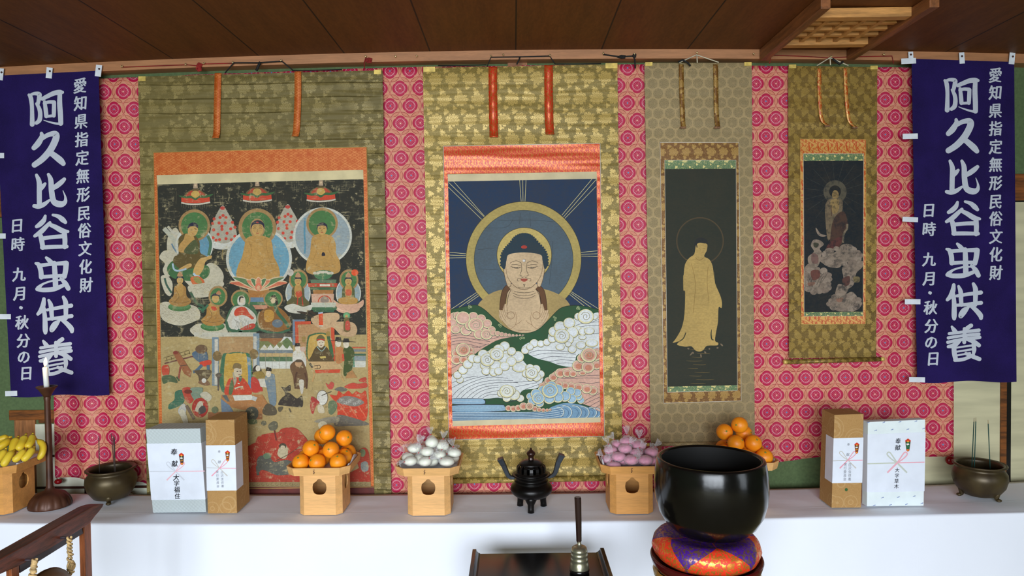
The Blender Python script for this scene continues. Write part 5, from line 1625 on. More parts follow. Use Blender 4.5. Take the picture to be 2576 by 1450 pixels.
def cushion_mat():
    m = Mat('patchwork_brocade', 0.4, 0.2, 0.5)
    x, y, z = m.coord()
    r = (x*x + y*y).sqrt(); th = y.atan2(x)
    s = ((r - 0.10) / 0.10 * 0.85 + (0.060 - z) * 8.0).max(0.0).min(1.25)
    fr = ((th / (2 * math.pi) * 5.0 + 0.75).fract() - 0.5).abs() * 2.0
    pur = s.lt(1.0) * fr.gt(s * 0.95 + 0.02) 
    low = s.gt(1.0) * fr.gt(1.0 - (s - 1.0) * 3.0)
    pur = pur.max(low)
    v1 = m.noise(34, 3); v2 = m.noise(58, 3)
    vine = ((v1 * 40.0).sin()).gt(0.05) * v2.ss(0.38, 0.44)
    gold = vine
    base = m.mix(pur, lin((224, 52, 22)), lin((70, 22, 130)))
    c = m.mix(gold * 0.85, base, m.mix(pur, lin((226, 150, 60)), lin((150, 110, 84))))
    m.set('Base Color', c); m.set('Metallic', gold * 0.65); m.set('Roughness', 0.5 - gold * 0.18)
    m.bump(m.noise(10, 3) + gold * 0.03, 0.5, 0.02)
    return m.m
M['cushion'] = cushion_mat()
cx_ = Q(1776, 1380, Yb)
cu = thing('cushion', (cx_.x, Yb, zbt - 0.0985), 'round purple and orange brocade cushion under the great black bowl', 'cushion')
cp = [(0.0001, 0.0), (0.12, 0.001), (0.165, 0.008), (0.188, 0.028), (0.196, 0.052), (0.190, 0.076), (0.172, 0.096), (0.152, 0.1025), (0.130, 0.0985), (0.105, 0.0962), (0.06, 0.0955), (0.0001, 0.0955)]
obj('cover', MB().lathe(cp, 80, mod=lambda a, z: 1 + 0.010 * math.sin(a * 5 + 0.7) + 0.006 * math.sin(a * 13)), M['cushion'], cu)
M['redlac2'] = plain('red_brown_lacquer', (74, 12, 14), 0.18, var=0.1)
M['goldleaf'] = plain('gilding', (190, 150, 70), 0.35, 0.8)
st_z = zbt - 0.098
so = thing('bowl_stand', (cx_.x, Yb, 0), 'round red lacquer stand carrying the cushion and the great black bowl', 'stand')
obj('top_ring', MB().lathe([(0.0001, st_z - 0.004), (0.165, st_z - 0.004), (0.178, st_z - 0.001), (0.194, st_z + 0.018), (0.200, st_z + 0.022), (0.203, st_z + 0.014), (0.196, st_z - 0.010), (0.180, st_z - 0.030), (0.0001, st_z - 0.034)], 80), M['redlac2'], so, fix=False)
obj('gilt_band', MB().lathe([(0.181, st_z - 0.030), (0.190, st_z - 0.040), (0.186, st_z - 0.062), (0.170, st_z - 0.075)], 80, mod=lambda a, z: 1 + 0.02 * abs(math.sin(a * 8))), M['goldleaf'], so, fix=False)
obj('drum', MB().lathe([(0.176, st_z - 0.032), (0.165, st_z - 0.09), (0.120, st_z - 0.14), (0.110, st_z - 0.18), (0.125, st_z - 0.21), (0.0001, st_z - 0.211)], 64), M['redlac2'], so, fix=False)
for i in range(4):
    a = math.radians(45 + 90 * i); ca, sa = math.cos(a), math.sin(a); zt = st_z - 0.205
    obj('leg', MB().tube([(0.10 * ca, 0.10 * sa, zt), (0.135 * ca, 0.135 * sa, zt * 0.66), (0.128 * ca, 0.128 * sa, zt * 0.3), (0.150 * ca, 0.150 * sa, 0.012), (0.155 * ca, 0.155 * sa, 0.0)], [0.024, 0.022, 0.016, 0.016, 0.018], 12), M['redlac2'], so)

# ------------------------------------------------------------------ black sutra desk and hand bell
dl = Mat('black_desk_lacquer', 0.12, 0, 0.5); dl.set('Base Color', lin((16, 14, 14))); dn = dl.noise(4, 2); dl.set('Roughness', dn * 0.1 + 0.13); M['desk'] = dl.m
yb = 2.92
L, R = Q(1208, 1393, yb), Q(1500, 1391, yb); L2, R2 = Q(1189, 1389, yb), Q(1519, 1383, yb)
zd = (L.z + R.z) / 2
yf = 2.54
do = thing('sutra_desk', ((L.x + R.x) / 2, (yb + yf) / 2, 0), 'low black lacquer sutra desk with upturned ends in front of the altar table', 'desk')
ox, oy = (L.x + R.x) / 2, (yb + yf) / 2
def lb(x0, y0, z0, x1, y1, z1): return MB().box((x0 - ox, y0 - oy, z0), (x1 - ox, y1 - oy, z1))
obj('tabletop', lb(L2.x, yf, zd - 0.022, R2.x, yb, zd), M['desk'], do, bevel=0.0015)
for s, xa, xb in ((-1, L2.x, L.x), (1, R2.x, R.x)):
    pr_ = [(xa, zd - 0.004), (xa, zd + 0.020), (xa - s * 0.016, zd + 0.020), (xa + (xb - xa) * 0.55, zd + 0.012), (xa + (xb - xa) * 0.8, zd + 0.004), (xb, zd + 0.0015), (xb, zd - 0.004)]
    obj('upturned_end', MB().prism([(x - ox, yb - oy, z) for x, z in pr_], (0, yf - yb, 0)), M['desk'], do, bevel=0.0012)
    x0 = xa - s * 0.03 if s < 0 else xa - 0.055
    x0, x1 = (xa + 0.03, xa + 0.055) if s < 0 else (xa - 0.055, xa - 0.03)
    obj('leg_panel', lb(x0, yf + 0.03, 0.0, x1, yb - 0.03, zd - 0.022), M['desk'], do, bevel=0.002)
obj('apron', lb(L2.x + 0.055, yf + 0.05, zd - 0.07, R2.x - 0.055, yf + 0.065, zd - 0.022), M['desk'], do)
def zplane(px, py, z):
    d = ray(px, py); return EYE + d * ((z - EYE.z) / d.z)
pbell = zplane(1459.5, 1449, zd)
kb = 1 / ppm(pbell.y)
silver = Mat('tarnished_silver_bronze', 0.3, 0.85, 0.5); sn = silver.noise(25, 3); silver.set('Base Color', silver.mix(sn, lin((150, 146, 120)), lin((190, 186, 160)))); silver.set('Roughness', sn * 0.2 + 0.2); M['silver'] = silver.m
hb_ = thing('hand_bell', (pbell.x, pbell.y + 0.03, zd + 0.0008), 'silvery hand bell with a long dark octagonal handle standing on the black desk', 'bell')
z0 = 0.016
obj('base_ring', MB().lathe([(0.0001, 0), (0.036, 0), (0.040, 0.006), (0.040, 0.013), (0.037, 0.0165), (0.0001, 0.0165)], 40), M['desk'], hb_, fix=False)
obj('bell', MB().lathe([(0.0385, z0), (0.0392, z0 + 0.006), (0.0375, z0 + 0.012), (0.0375, z0 + 0.020), (0.0355, z0 + 0.024), (0.0345, z0 + 0.036), (0.0355, z0 + 0.0385), (0.0335, z0 + 0.042), (0.0330, z0 + 0.054), (0.0345, z0 + 0.0565), (0.0325, z0 + 0.060), (0.0325, z0 + 0.070), (0.0340, z0 + 0.0725), (0.0320, z0 + 0.077), (0.0290, z0 + 0.086), (0.020, z0 + 0.091), (0.0095, z0 + 0.093), (0.0085, z0 + 0.104), (0.0075, z0 + 0.112)], 48), M['silver'], hb_, fix=False)
ph = Mat('dark_handle', 0.18, 0, 0.5); ph.set('Base Color', lin((40, 24, 22))); M['handle'] = ph.m
obj('handle', MB().tube([(0.0, 0, z0 + 0.108), (-0.001, 0, z0 + 0.112), (-0.002, 0, z0 + 0.20), (-0.004, 0, z0 + 0.285), (-0.004, 0, z0 + 0.290)], [0.009, 0.0112, 0.0130, 0.0145, 0.012], 8, smooth=False), M['handle'], hb_)

# ------------------------------------------------------------------ wooden gong frame at lower left
M['frame_wood'] = wood('red_brown_frame_wood', (104, 52, 36), 0.6, 0.45, 'y', 1.4, grain=0.2)
M['frame_post'] = wood('frame_post_wood', (150, 82, 44), 0.7, 0.45, 'z', 1.2)
M['frame_dark'] = plain('dark_rail', (52, 40, 48), 0.5)
XF = zplane(232, 1276, 0.62).x
def px_x(px, py, x):
    d = ray(px, py); return EYE + d * (x / d.x)
gf = wthing('gong_rack', px_x(120, 1360, XF - 0.03), 'red brown wooden gong frame with a pointed crossbeam at the lower left', 'gong frame')
beam = [(-130, 1484), (0, 1408), (60, 1374), (160, 1316), (232, 1275.5), (248, 1270), (262, 1268), (258, 1277), (248, 1290), (240, 1299), (226, 1318), (206, 1331), (120, 1385), (50, 1424), (0, 1446), (-130, 1528)]
obj('crossbeam', MB().prism([px_x(a, b, XF) for a, b in beam], (-0.055, 0, 0)), M['frame_wood'], gf, bevel=0.003)
rail = [(206, 1329), (209, 1343), (51, 1442), (49, 1422)]
obj('rail', MB().prism([px_x(a, b, XF - 0.010) for a, b in rail], (-0.03, 0, 0)), M['frame_dark'], gf)
for (xa, xb, yy) in ((198.5, 229.5, 1345), (15, 49, 1446)):
    A, B = px_x(xa, yy, XF - 0.008), px_x(xb, yy, XF - 0.008)
    zt = px_x((xa + xb) / 2, yy - 22, XF - 0.008).z
    A = px_x(xa + (xb - xa) * 0.45, yy, XF - 0.008); xw = Q(xa, yy, A.y).x
    obj('post', MB().box((xw, min(A.y, B.y), 0.03), (XF - 0.008, max(A.y, B.y), zt)), M['frame_post'], gf, bevel=0.002)
    obj('foot', MB().box((XF - 0.17, min(A.y, B.y) - 0.01, 0.0), (XF + 0.11, max(A.y, B.y) + 0.01, 0.035)), M['frame_wood'], gf, bevel=0.004)
M['rope'] = plain('straw_rope', (196, 164, 112), 0.85, var=0.15, scale=60)
M['gong'] = bronze_mat('brown_gong', (76, 50, 30), (120, 88, 52), 0.4, 0.4)
XG = XF + 0.032
gc = px_x(124, 1437, XG + 0.02); rg = 0.15
gcen = Vector((XG, gc.y, gc.z - rg))
go = wthing('gong', gcen, 'round brown bronze gong hung by straw ropes from the wooden frame', 'gong')
def disc(prof, n=56):
    mb = MB().lathe(prof, n); mb.v = [gcen + Vector((v.z, v.x, v.y)) for v in mb.v]; return mb
obj('disc', disc([(0.0001, 0.030), (0.06, 0.032), (0.09, 0.028), (0.125, 0.022), (0.146, 0.012), (0.150, 0.0), (0.146, -0.012), (0.125, -0.022), (0.06, -0.03), (0.0001, -0.03)]), M['gong'], go)
for (tx, ty, bx, by) in ((174.5, 1352, 178.5, 1446), (87.5, 1408, 82, 1452)):
    A, B = px_x(tx, ty, XG), px_x(bx, by, XG)
    mb = MB(); 
    for ph_ in (0, math.pi):
        pts = []
        for i in range(61):
            t = i / 60; p = A.lerp(B, t); r_ = 0.006 + 0.004 * math.sin(t * 9 + ph_) * t
            a = t * 34 + ph_; pts.append(p + Vector((math.cos(a) * r_, math.sin(a) * r_, 0)))
        mb.tube(pts, 0.0042, 6)
    if tx > 100:
        for kk in range(3):
            c_ = A.lerp(B, 0.72 + 0.04 * kk); lp = []
            for i in range(14):
                a = i / 13 * 2 * math.pi; lp.append(c_ + Vector((0.004, math.cos(a) * (0.017 - 0.003 * kk) + 0.006 * (kk - 1), math.sin(a) * 0.012)))
            mb.tube(lp, 0.0035, 6)
    mb.tube([B, (B + gcen + Vector((0, 0, rg))) / 2 - Vector((0, 0, 0.02)), gcen + Vector((0, (B.y - gcen.y) * 0.75, rg * 0.62))], 0.005, 6)
    obj('rope', mb, M['rope'], go)
    pk_ = A + Vector((-0.011, 0, -0.002)); obj('peg', MB().tube([Vector((XF - 0.02, pk_.y, pk_.z)), pk_], 0.004, 8), M['frame_dark'], gf)
# ------------------------------------------------------------------ the four paintings
M['paint_c'] = painted('pigment_on_blue_silk', 0.0, lines=0.15, spots=0.25)
M['paint_l'] = painted('worn_pigment_on_silk', 0.015, (190, 174, 132), lines=0.4, streak=(5.0, 1, 16), flake=(186, 170, 128), flk=(0.56, 0.66, 0.55))
M['paint_d'] = painted('dark_aged_silk', 0.0, lines=0.35)
M['paint_s'] = painted('flaking_dark_silk', 0.0, flake=(26, 33, 38), lines=0.3)
def clip_quad(q):
    (x0, y0), (x1, y1), (x2, y2), (x3, y3) = q
    def f(x, y):
        v = min(1, max(0, (y - y0) / (y3 - y0)))
        xl, xr = x0 + (x3 - x0) * v, x1 + (x2 - x1) * v
        x = min(max(x, xl), xr); u = (x - xl) / (xr - xl)
        yt, yb_ = y0 + (y1 - y0) * u, y3 + (y2 - y3) * u
        return x, min(max(y, yt), yb_)
    return f

# --- the large Buddha behind the hills
def paint_center():
    P = Paint(YS - 0.0042)
    q = ((1127.3, 457), (1500.5, 450), (1509.8, 1050), (1138.2, 1058.6)); P.clip = clip_quad(q)
    P.crop(0, 0, 1).poly(q, (36, 56, 84))
    k = 3.2963
    P.crop(1060, 340, k)
    gold, gold2, skin, ol = (182, 160, 94), (198, 174, 104), (210, 180, 142), (96, 74, 52)
    ray_c = (206, 194, 140)
    P.coat()
    for a in (((225, 392), (524, 682)), ((268, 385), (522, 672)), ((224, 432), (502, 702)), ((815, 372), (828, 556)), ((841, 372), (843, 556)), ((868, 372), (859, 556)), ((1415, 365), (1165, 665)), ((1450, 368), (1178, 680)), ((1452, 422), (1190, 692)),
              ((234, 972), (376, 986)), ((236, 996), (374, 1001)), ((234, 1020), (374, 1016)), ((1462, 960), (1322, 974)), ((1465, 985), (1322, 990)), ((1468, 1008), (1322, 1004)), ((458, 1306), (246, 1446)), ((472, 1316), (312, 1430)), ((478, 1332), (380, 1400)), ((1242, 1298), (1472, 1442)), ((1236, 1308), (1420, 1440)), ((1230, 1322), (1362, 1428))):
        P.line(a, 4.2, ray_c, smooth=0, coat=False)
    P.ell(848, 1030, 480, 480, (60, 56, 40), n=80); P.ell(848, 1030, 476, 476, gold, n=80); P.ell(848, 1032, 412, 410, (60, 66, 60), n=80); P.ell(848, 1032, 408, 406, (82, 98, 110), n=80)
    P.coat()
    for a in (((520, 770), (700, 765), (760, 700)), ((640, 712), (900, 705), (1100, 720)), ((900, 640), (905, 760)), ((820, 650), (815, 740)), ((470, 950), (600, 940)), ((480, 1110), (640, 1120)), ((1090, 880), (1080, 1060), (1060, 1240))):
        P.line(a, 3, (58, 70, 78), coat=False)
    P.ell(853, 995, 229, 229, (70, 62, 40), n=60); P.ell(853, 995, 225, 225, gold2, n=60)
    P.blob([(860, 1236), (720, 1272), (600, 1302), (510, 1362), (460, 1430), (430, 1560), (700, 1800), (1000, 1800), (1270, 1560), (1236, 1420), (1180, 1350), (1090, 1300), (960, 1262)], (176, 150, 96))
    P.blob([(740, 1236), (712, 1340), (700, 1430), (648, 1470), (650, 1520), (700, 1570), (780, 1640), (870, 1660), (950, 1640), (1010, 1580), (1054, 1510), (1045, 1465), (992, 1420), (985, 1330), (955, 1236)], skin)
    for a in (((722, 1260), (692, 1300), (676, 1380), (672, 1452)), ((962, 1260), (998, 1300), (1014, 1380), (1020, 1455))):
        P.line(a, 50, (56, 34, 22)); P.line(a, 42, (104, 70, 46))
    P.line([(745, 1280), (722, 1330), (712, 1400), (708, 1460)], 4, (60, 44, 30)); P.line([(950, 1280), (978, 1330), (990, 1400), (998, 1460)], 4, (60, 44, 30))
    for sx in (1, -1):
        f = lambda x: 852 + sx * (x - 852)
        P.blob([(f(688), 1046), (f(716), 1056), (f(732), 1150), (f(746), 1238), (f(724), 1264), (f(702), 1222), (f(680), 1120)], (92, 66, 44)); P.blob([(f(691), 1052), (f(714), 1060), (f(729), 1150), (f(742), 1236), (f(724), 1259), (f(705), 1220), (f(684), 1120)], skin)
    P.blob([(712, 975), (699, 1060), (706, 1150), (733, 1212), (788, 1266), (850, 1283), (912, 1266), (967, 1212), (997, 1150), (1008, 1060), (992, 975)], (110, 84, 58))
    P.blob([(715, 975), (702, 1060), (709, 1150), (736, 1210), (790, 1262), (850, 1279), (910, 1262), (964, 1210), (994, 1150), (1005, 1060), (989, 975)], skin)
    hair = (38, 58, 70)
    hp = [(660, 1082), (662, 1000), (690, 945), (730, 900), (770, 850), (815, 826), (852, 820), (890, 826), (932, 850), (978, 900), (1022, 950), (1046, 1010), (1048, 1080), (1022, 1112), (1004, 1040), (985, 992), (852, 974), (728, 990), (706, 1040), (690, 1112)]
    P.coat()
    for p in crom(hp[:13], 3): P.ell(p[0], p[1], 9, 9, hair, n=10, coat=False)
    P.blob(hp, hair)
    P.ell(852, 929, 25, 14, (176, 62, 52)); P.ell(852, 1042, 13, 13, (120, 100, 80)); P.ell(851, 1042, 11, 11, (226, 220, 214))
    L = (84, 70, 56); P.coat()
    for sx in (1, -1):
        f = lambda x: 852 + sx * (x - 852)
        for a in (((734, 1064), (765, 1047), (800, 1046), (832, 1066)), ((740, 1090), (780, 1098), (826, 1096)), ((752, 1098), (785, 1106), (820, 1102)), ((745, 1078), (785, 1074), (826, 1086)), ((830, 1072), (832, 1120), (820, 1150), (818, 1166), (836, 1170)), ((848, 1178), (820, 1190), (800, 1192), (795, 1206), (806, 1214)), ((756, 1310), (800, 1328), (850, 1332)), ((760, 1330), (800, 1350), (850, 1355)), ((770, 1296), (810, 1306), (850, 1308)), ((800, 1262), (830, 1268), (850, 1270))):
            P.line([(f(x), y) for x, y in a], 3.6, L, coat=False)
    P.poly(crom([(822, 1198), (845, 1190), (852, 1193), (860, 1190), (882, 1198), (868, 1213), (852, 1217), (836, 1213)], 3, True), (178, 84, 68))
    P.line([(824, 1200), (852, 1203), (880, 1200)], 3, (110, 50, 44)); P.line([(843, 1240), (852, 1246), (853, 1262)], 5, (60, 50, 44)); P.line([(861, 1240), (853, 1246)], 4, (60, 50, 44))
    P.line([(770, 1098), (800, 1101)], 5, (50, 50, 54)); P.line([(905, 1101), (935, 1098)], 5, (50, 50, 54))
    # hills
    P.crop(1060, 740, k)
    hill = [(240, 132), (330, 110), (420, 93), (465, 95), (530, 135), (600, 200), (690, 275), (780, 315), (870, 325), (960, 300), (1040, 230), (1110, 155), (1160, 115), (1230, 97), (1320, 97), (1400, 112), (1480, 132)]
    hs = crom(hill, 6)
    P.poly(hs + [(1490, 1060), (240, 1060)], (44, 84, 54)); P.line(hs, 4, (22, 40, 30), smooth=0)
    # hands
    for sx in (1, -1):
        f = lambda x: 848 + sx * (x - 848)
        P.blob([(f(642), 140), (f(656), 132), (f(672), 150), (f(688), 88), (f(704), 86), (f(712), 104), (f(708), 160), (f(742), 146), (f(778), 152), (f(790), 200), (f(778), 262), (f(740), 290), (f(690), 240), (f(660), 190)], skin)
        P.coat()
        for a in (((642, 140), (660, 200), (690, 250), (735, 292)), ((656, 132), (676, 190), (700, 226)), ((690, 86), (690, 140), (708, 190)), ((705, 88), (712, 130), (712, 190)), ((672, 116), (680, 160), (700, 200)), ((778, 150), (790, 200), (776, 262), (735, 292)), ((776, 258), (810, 240), (830, 220))):
            P.line([(f(x), y) for x, y in a], 3, (150, 116, 84), coat=False)
        P.ring(f(742), 178, 28, 32, (150, 116, 84)); 
    P.line([(800, 306), (850, 300), (910, 306)], 3, (150, 116, 84))
    # tree marks on the hills
    P.coat()
    for x, y in ((398, 98), (412, 108), (396, 112), (1292, 120), (1308, 122), (1300, 108), (1100, 192), (1114, 200), (1108, 214), (645, 258), (660, 252), (655, 268), (822, 370), (836, 362), (850, 366)):
        P.ring(x, y, 5, 9, (170, 180, 130), n=14, coat=False)
    # the clouds
    DK, RIM = (56, 58, 74), (228, 218, 168)
    def lobes(ls, fill, rim=RIM, dark=DK, inner=None):
        for l in ls:
            x, y, r = l[:3]; ky = l[4] if len(l) > 4 else 0.92
            P.ell(x, y + 1.5, r + 2.5, (r + 2.5) * ky, dark, n=26); P.ell(x, y, r, r * ky, rim, n=26)
            P.ell(x + r * 0.02, y - r * 0.05, r * 0.84, r * 0.84 * ky, fill, n=26)
            if inner: P.ell(x + r * 0.10, y + r * 0.10, r * 0.55, r * 0.50 * ky, inner, n=20)
            if len(l) > 3 and l[3]: P.spiral(x, y, r * 0.62, 1.7, 5, RIM, l[3], 1); P.spiral(x + 1.5, y + 1, r * 0.62, 1.7, 2.6, dark, l[3], 1, coat=False)
    def flow(lines, c=DK, w=3.2):
        P.coat()
        for a in lines: P.line(a, w, c, coat=False)
    pk, pk2, wh, bl, bl2 = (218, 172, 152), (206, 134, 108), (222, 224, 222), (150, 182, 204), (98, 140, 172)
    P.poly(crom([(240, 180), (400, 200), (560, 290), (640, 330), (760, 345), (862, 340), (760, 355), (640, 380), (560, 420), (480, 470), (420, 520), (330, 600), (240, 645)], 5, True), pk)
    flow([((240, 352), (330, 340), (430, 352), (560, 372), (640, 360)), ((240, 375), (340, 362), (450, 380), (570, 395)), ((240, 400), (340, 384), (440, 402), (540, 420)), ((240, 425), (330, 410), (420, 424), (500, 450)), ((240, 335), (330, 322), (420, 332)), ((420, 440), (480, 440), (560, 412)), ((240, 620), (300, 590), (390, 520), (440, 490))])
    lobes([(268, 188, 36), (300, 178, 34), (430, 186, 40), (495, 206, 40), (545, 246, 40), (582, 298, 34), (255, 240, 40), (284, 292, 40), (345, 200, 60), (370, 302, 46), (404, 262, 44), (452, 256, 64, 200), (480, 335, 44), (540, 335, 48, 220)], pk, inner=(224, 180, 162))
    lobes([(596, 322, 26), (632, 328, 23), (666, 334, 20), (698, 338, 17), (730, 341, 14), (760, 343, 12), (790, 343, 10), (818, 342, 8), (842, 341, 6)], pk)
    lobes([(400, 470, 36), (412, 500, 28), (292, 492, 40), (290, 546, 42), (350, 545, 36), (346, 462, 60, 150)], pk, inner=pk2)
    P.poly(crom([(240, 870), (250, 690), (300, 650), (360, 580), (440, 520), (560, 470), (690, 430), (790, 490), (850, 560), (900, 610), (1000, 650), (1005, 720), (960, 780), (840, 800), (780, 880), (640, 860), (520, 870)], 5, True), wh)
    flow([((250, 860), (300, 800), (400, 740), (560, 690), (720, 700)), ((290, 862), (350, 800), (450, 745), (600, 715), (760, 720)), ((330, 862), (400, 800), (500, 755), (640, 735), (800, 735)), ((380, 862), (440, 810), (530, 770), (640, 755)), ((420, 862), (480, 815), (560, 785), (640, 775)), ((470, 862), (530, 825), (640, 800)), ((250, 740), (350, 700), (470, 680)), ((250, 780), (330, 740), (420, 705), (560, 672)), ((510, 862), (560, 838), (640, 830)), ((550, 890), (620, 862), (700, 880)), ((780, 770), (860, 755), (960, 735)), ((740, 735), (840, 728), (980, 715)), ((860, 790), (920, 770), (985, 745)), ((700, 905), (760, 890), (800, 880))])
    lobes([(320, 712, 30), (300, 672, 34), (345, 630, 38), (385, 582, 40), (425, 535, 38), (800, 520, 50), (690, 432, 42), (748, 474, 36), (512, 500, 42), (465, 540, 34), (640, 462, 46), (690, 540, 52), (745, 560, 42), (600, 490, 44), (812, 612, 58, 0, 0.62), (530, 590, 42), (620, 600, 50), (690, 600, 40), (535, 640, 34), (600, 648, 36), (640, 640, 34), (548, 545, 58, 210), (625, 500, 56, 200)], wh, inner=(228, 230, 230))
    lobes([(985, 665, 36), (950, 622, 36), (900, 612, 34), (870, 660, 34), (905, 690, 34), (955, 690, 36), (914, 655, 52, 180)], wh)
    P.poly(crom([(830, 455), (900, 400), (1030, 395), (1060, 320), (1130, 250), (1280, 200), (1400, 170), (1490, 180), (1490, 500), (1300, 500), (1265, 598), (1150, 592), (1060, 560), (960, 535), (900, 505)], 5, True), wh)
    flow([((870, 500), (960, 470), (1100, 470), (1240, 480)), ((920, 515), (1020, 492), (1140, 492), (1280, 500)), ((980, 540), (1080, 518), (1180, 522), (1290, 530)), ((1060, 562), (1160, 545), (1270, 555)), ((1110, 582), (1190, 570), (1265, 578)), ((1280, 260), (1360, 240), (1490, 230)), ((1300, 275), (1390, 262), (1490, 262)), ((1420, 330), (1490, 325)), ((1330, 470), (1400, 450), (1490, 450)), ((1420, 230), (1490, 205))])
    lobes([(860, 468, 32), (935, 408, 36), (990, 412, 30), (1040, 400, 30), (900, 440, 28), (1085, 372, 34), (1100, 312, 46), (1430, 190, 34, 0, 0.6), (1150, 272, 50), (1225, 240, 48), (1290, 302, 42), (1250, 318, 50), (1338, 312, 34), (1392, 306, 42, 0, 0.7), (1335, 360, 30, 0, 0.6), (1215, 376, 46), (1150, 440, 36, 0, 0.7), (1250, 458, 34), (1322, 424, 40, 0, 0.8), (1412, 408, 52, 0, 0.6), (1216, 416, 24), (1164, 348, 64, 190), (1300, 186, 32), (1362, 186, 66, 200)], wh, inner=(228, 230, 232))
    P.poly(crom([(1490, 470), (1320, 540), (1260, 600), (1130, 625), (1040, 700), (980, 770), (1100, 760), (1300, 800), (1330, 900), (1400, 930), (1490, 960)], 5, True), pk)
    flow([((1160, 700), (1260, 700), (1360, 695), (1490, 700)), ((1230, 690), (1330, 680), (1490, 672)), ((1330, 900), (1400, 860), (1490, 820)), ((1340, 920), (1420, 880), (1490, 850)), ((1380, 940), (1440, 905), (1490, 880)), ((1300, 730), (1400, 740), (1490, 730)), ((1420, 955), (1490, 915))])
    lobes([(1052, 718, 32), (1092, 690, 36), (1150, 655, 42), (1208, 656, 36), (1256, 660, 32), (1300, 594, 50), (1452, 590, 40), (1380, 606, 52), (1335, 656, 30, 0, 0.6), (1446, 512, 44), (1330, 532, 40), (1000, 760, 26), (1420, 800, 40), (1370, 786, 42), (1300, 774, 38), (1240, 766, 36), (1190, 758, 32), (1140, 750, 30), (1388, 506, 66, 170)], pk, inner=pk2)
    lobes([(1322, 882, 30), (1300, 850, 34), (1290, 818, 36), (1236, 806, 38), (1245, 868, 42), (1188, 848, 48), (1130, 792, 48), (1132, 858, 46), (902, 848, 32), (1010, 800, 46), (920, 890, 38), (980, 905, 36), (1060, 866, 48), (950, 826, 44), (1078, 758, 40), (970, 864, 52, 180), (1066, 800, 66, 200)], bl, inner=(166, 194, 212))
    lobes([(665, 822, 34), (820, 864, 32), (770, 836, 46), (708, 862, 34), (740, 800, 40), (708, 806, 58, 180)], (224, 224, 214))
    P.poly(crom([(240, 868), (480, 866), (524, 876), (532, 896), (500, 915), (240, 912)], 4, True), DK); P.poly(crom([(240, 872), (480, 870), (520, 879), (527, 896), (498, 910), (240, 908)], 4, True), bl)
    P.poly(crom([(240, 922), (640, 916), (690, 926), (698, 946), (670, 972), (240, 974)], 4, True), DK); P.poly(crom([(240, 926), (640, 920), (686, 930), (693, 946), (668, 968), (240, 970)], 4, True), (144, 176, 196))
    P.poly(crom([(240, 976), (700, 978), (1000, 972), (1080, 935), (1180, 905), (1290, 912), (1400, 945), (1490, 985), (1490, 1060), (240, 1060)], 5, True), (120, 156, 182))
    P.coat()
    for i in range(10):
        y = 984 + i * 6.5
        P.line([(240, y), (600, y - 2), (900, y - 4), (1080, y - 12 - (9 - i) * 2), (1180, y - 30 - (9 - i) * 2)], 3.0 if i % 2 else 4.2, (70, 100, 130) if i % 2 else (196, 208, 212), coat=False)
    for i, (x, r) in enumerate(((1130, 46), (1180, 62), (1260, 62), (1330, 56), (1400, 48), (1440, 44))):
        P.ring(x, 985 - (6 - i), r, r + 7, (206, 214, 206), n=26, a0=-100, a1=60, ky=0.85); P.ring(x, 985 - (6 - i), r + 7, r + 10, DK, n=26, a0=-100, a1=60, ky=0.85, coat=False)
        P.ring(x - 8, 985, r - 16, r - 12, (70, 104, 140), n=22, a0=-95, a1=50, ky=0.85, coat=False)
    lobes([(722, 946, 26), (762, 950, 28), (802, 944, 28), (846, 930, 34), (940, 950, 24), (975, 958, 20), (1010, 962, 17), (1042, 962, 14), (1068, 958, 10), (896, 930, 34, 190)], pk, inner=pk2)
    flow([((250, 890), (490, 888)), ((250, 946), (660, 944))], (196, 208, 214), 2.5)
    obj('painting', P.mb, M['paint_c'], S2, fix=False)
paint_center()

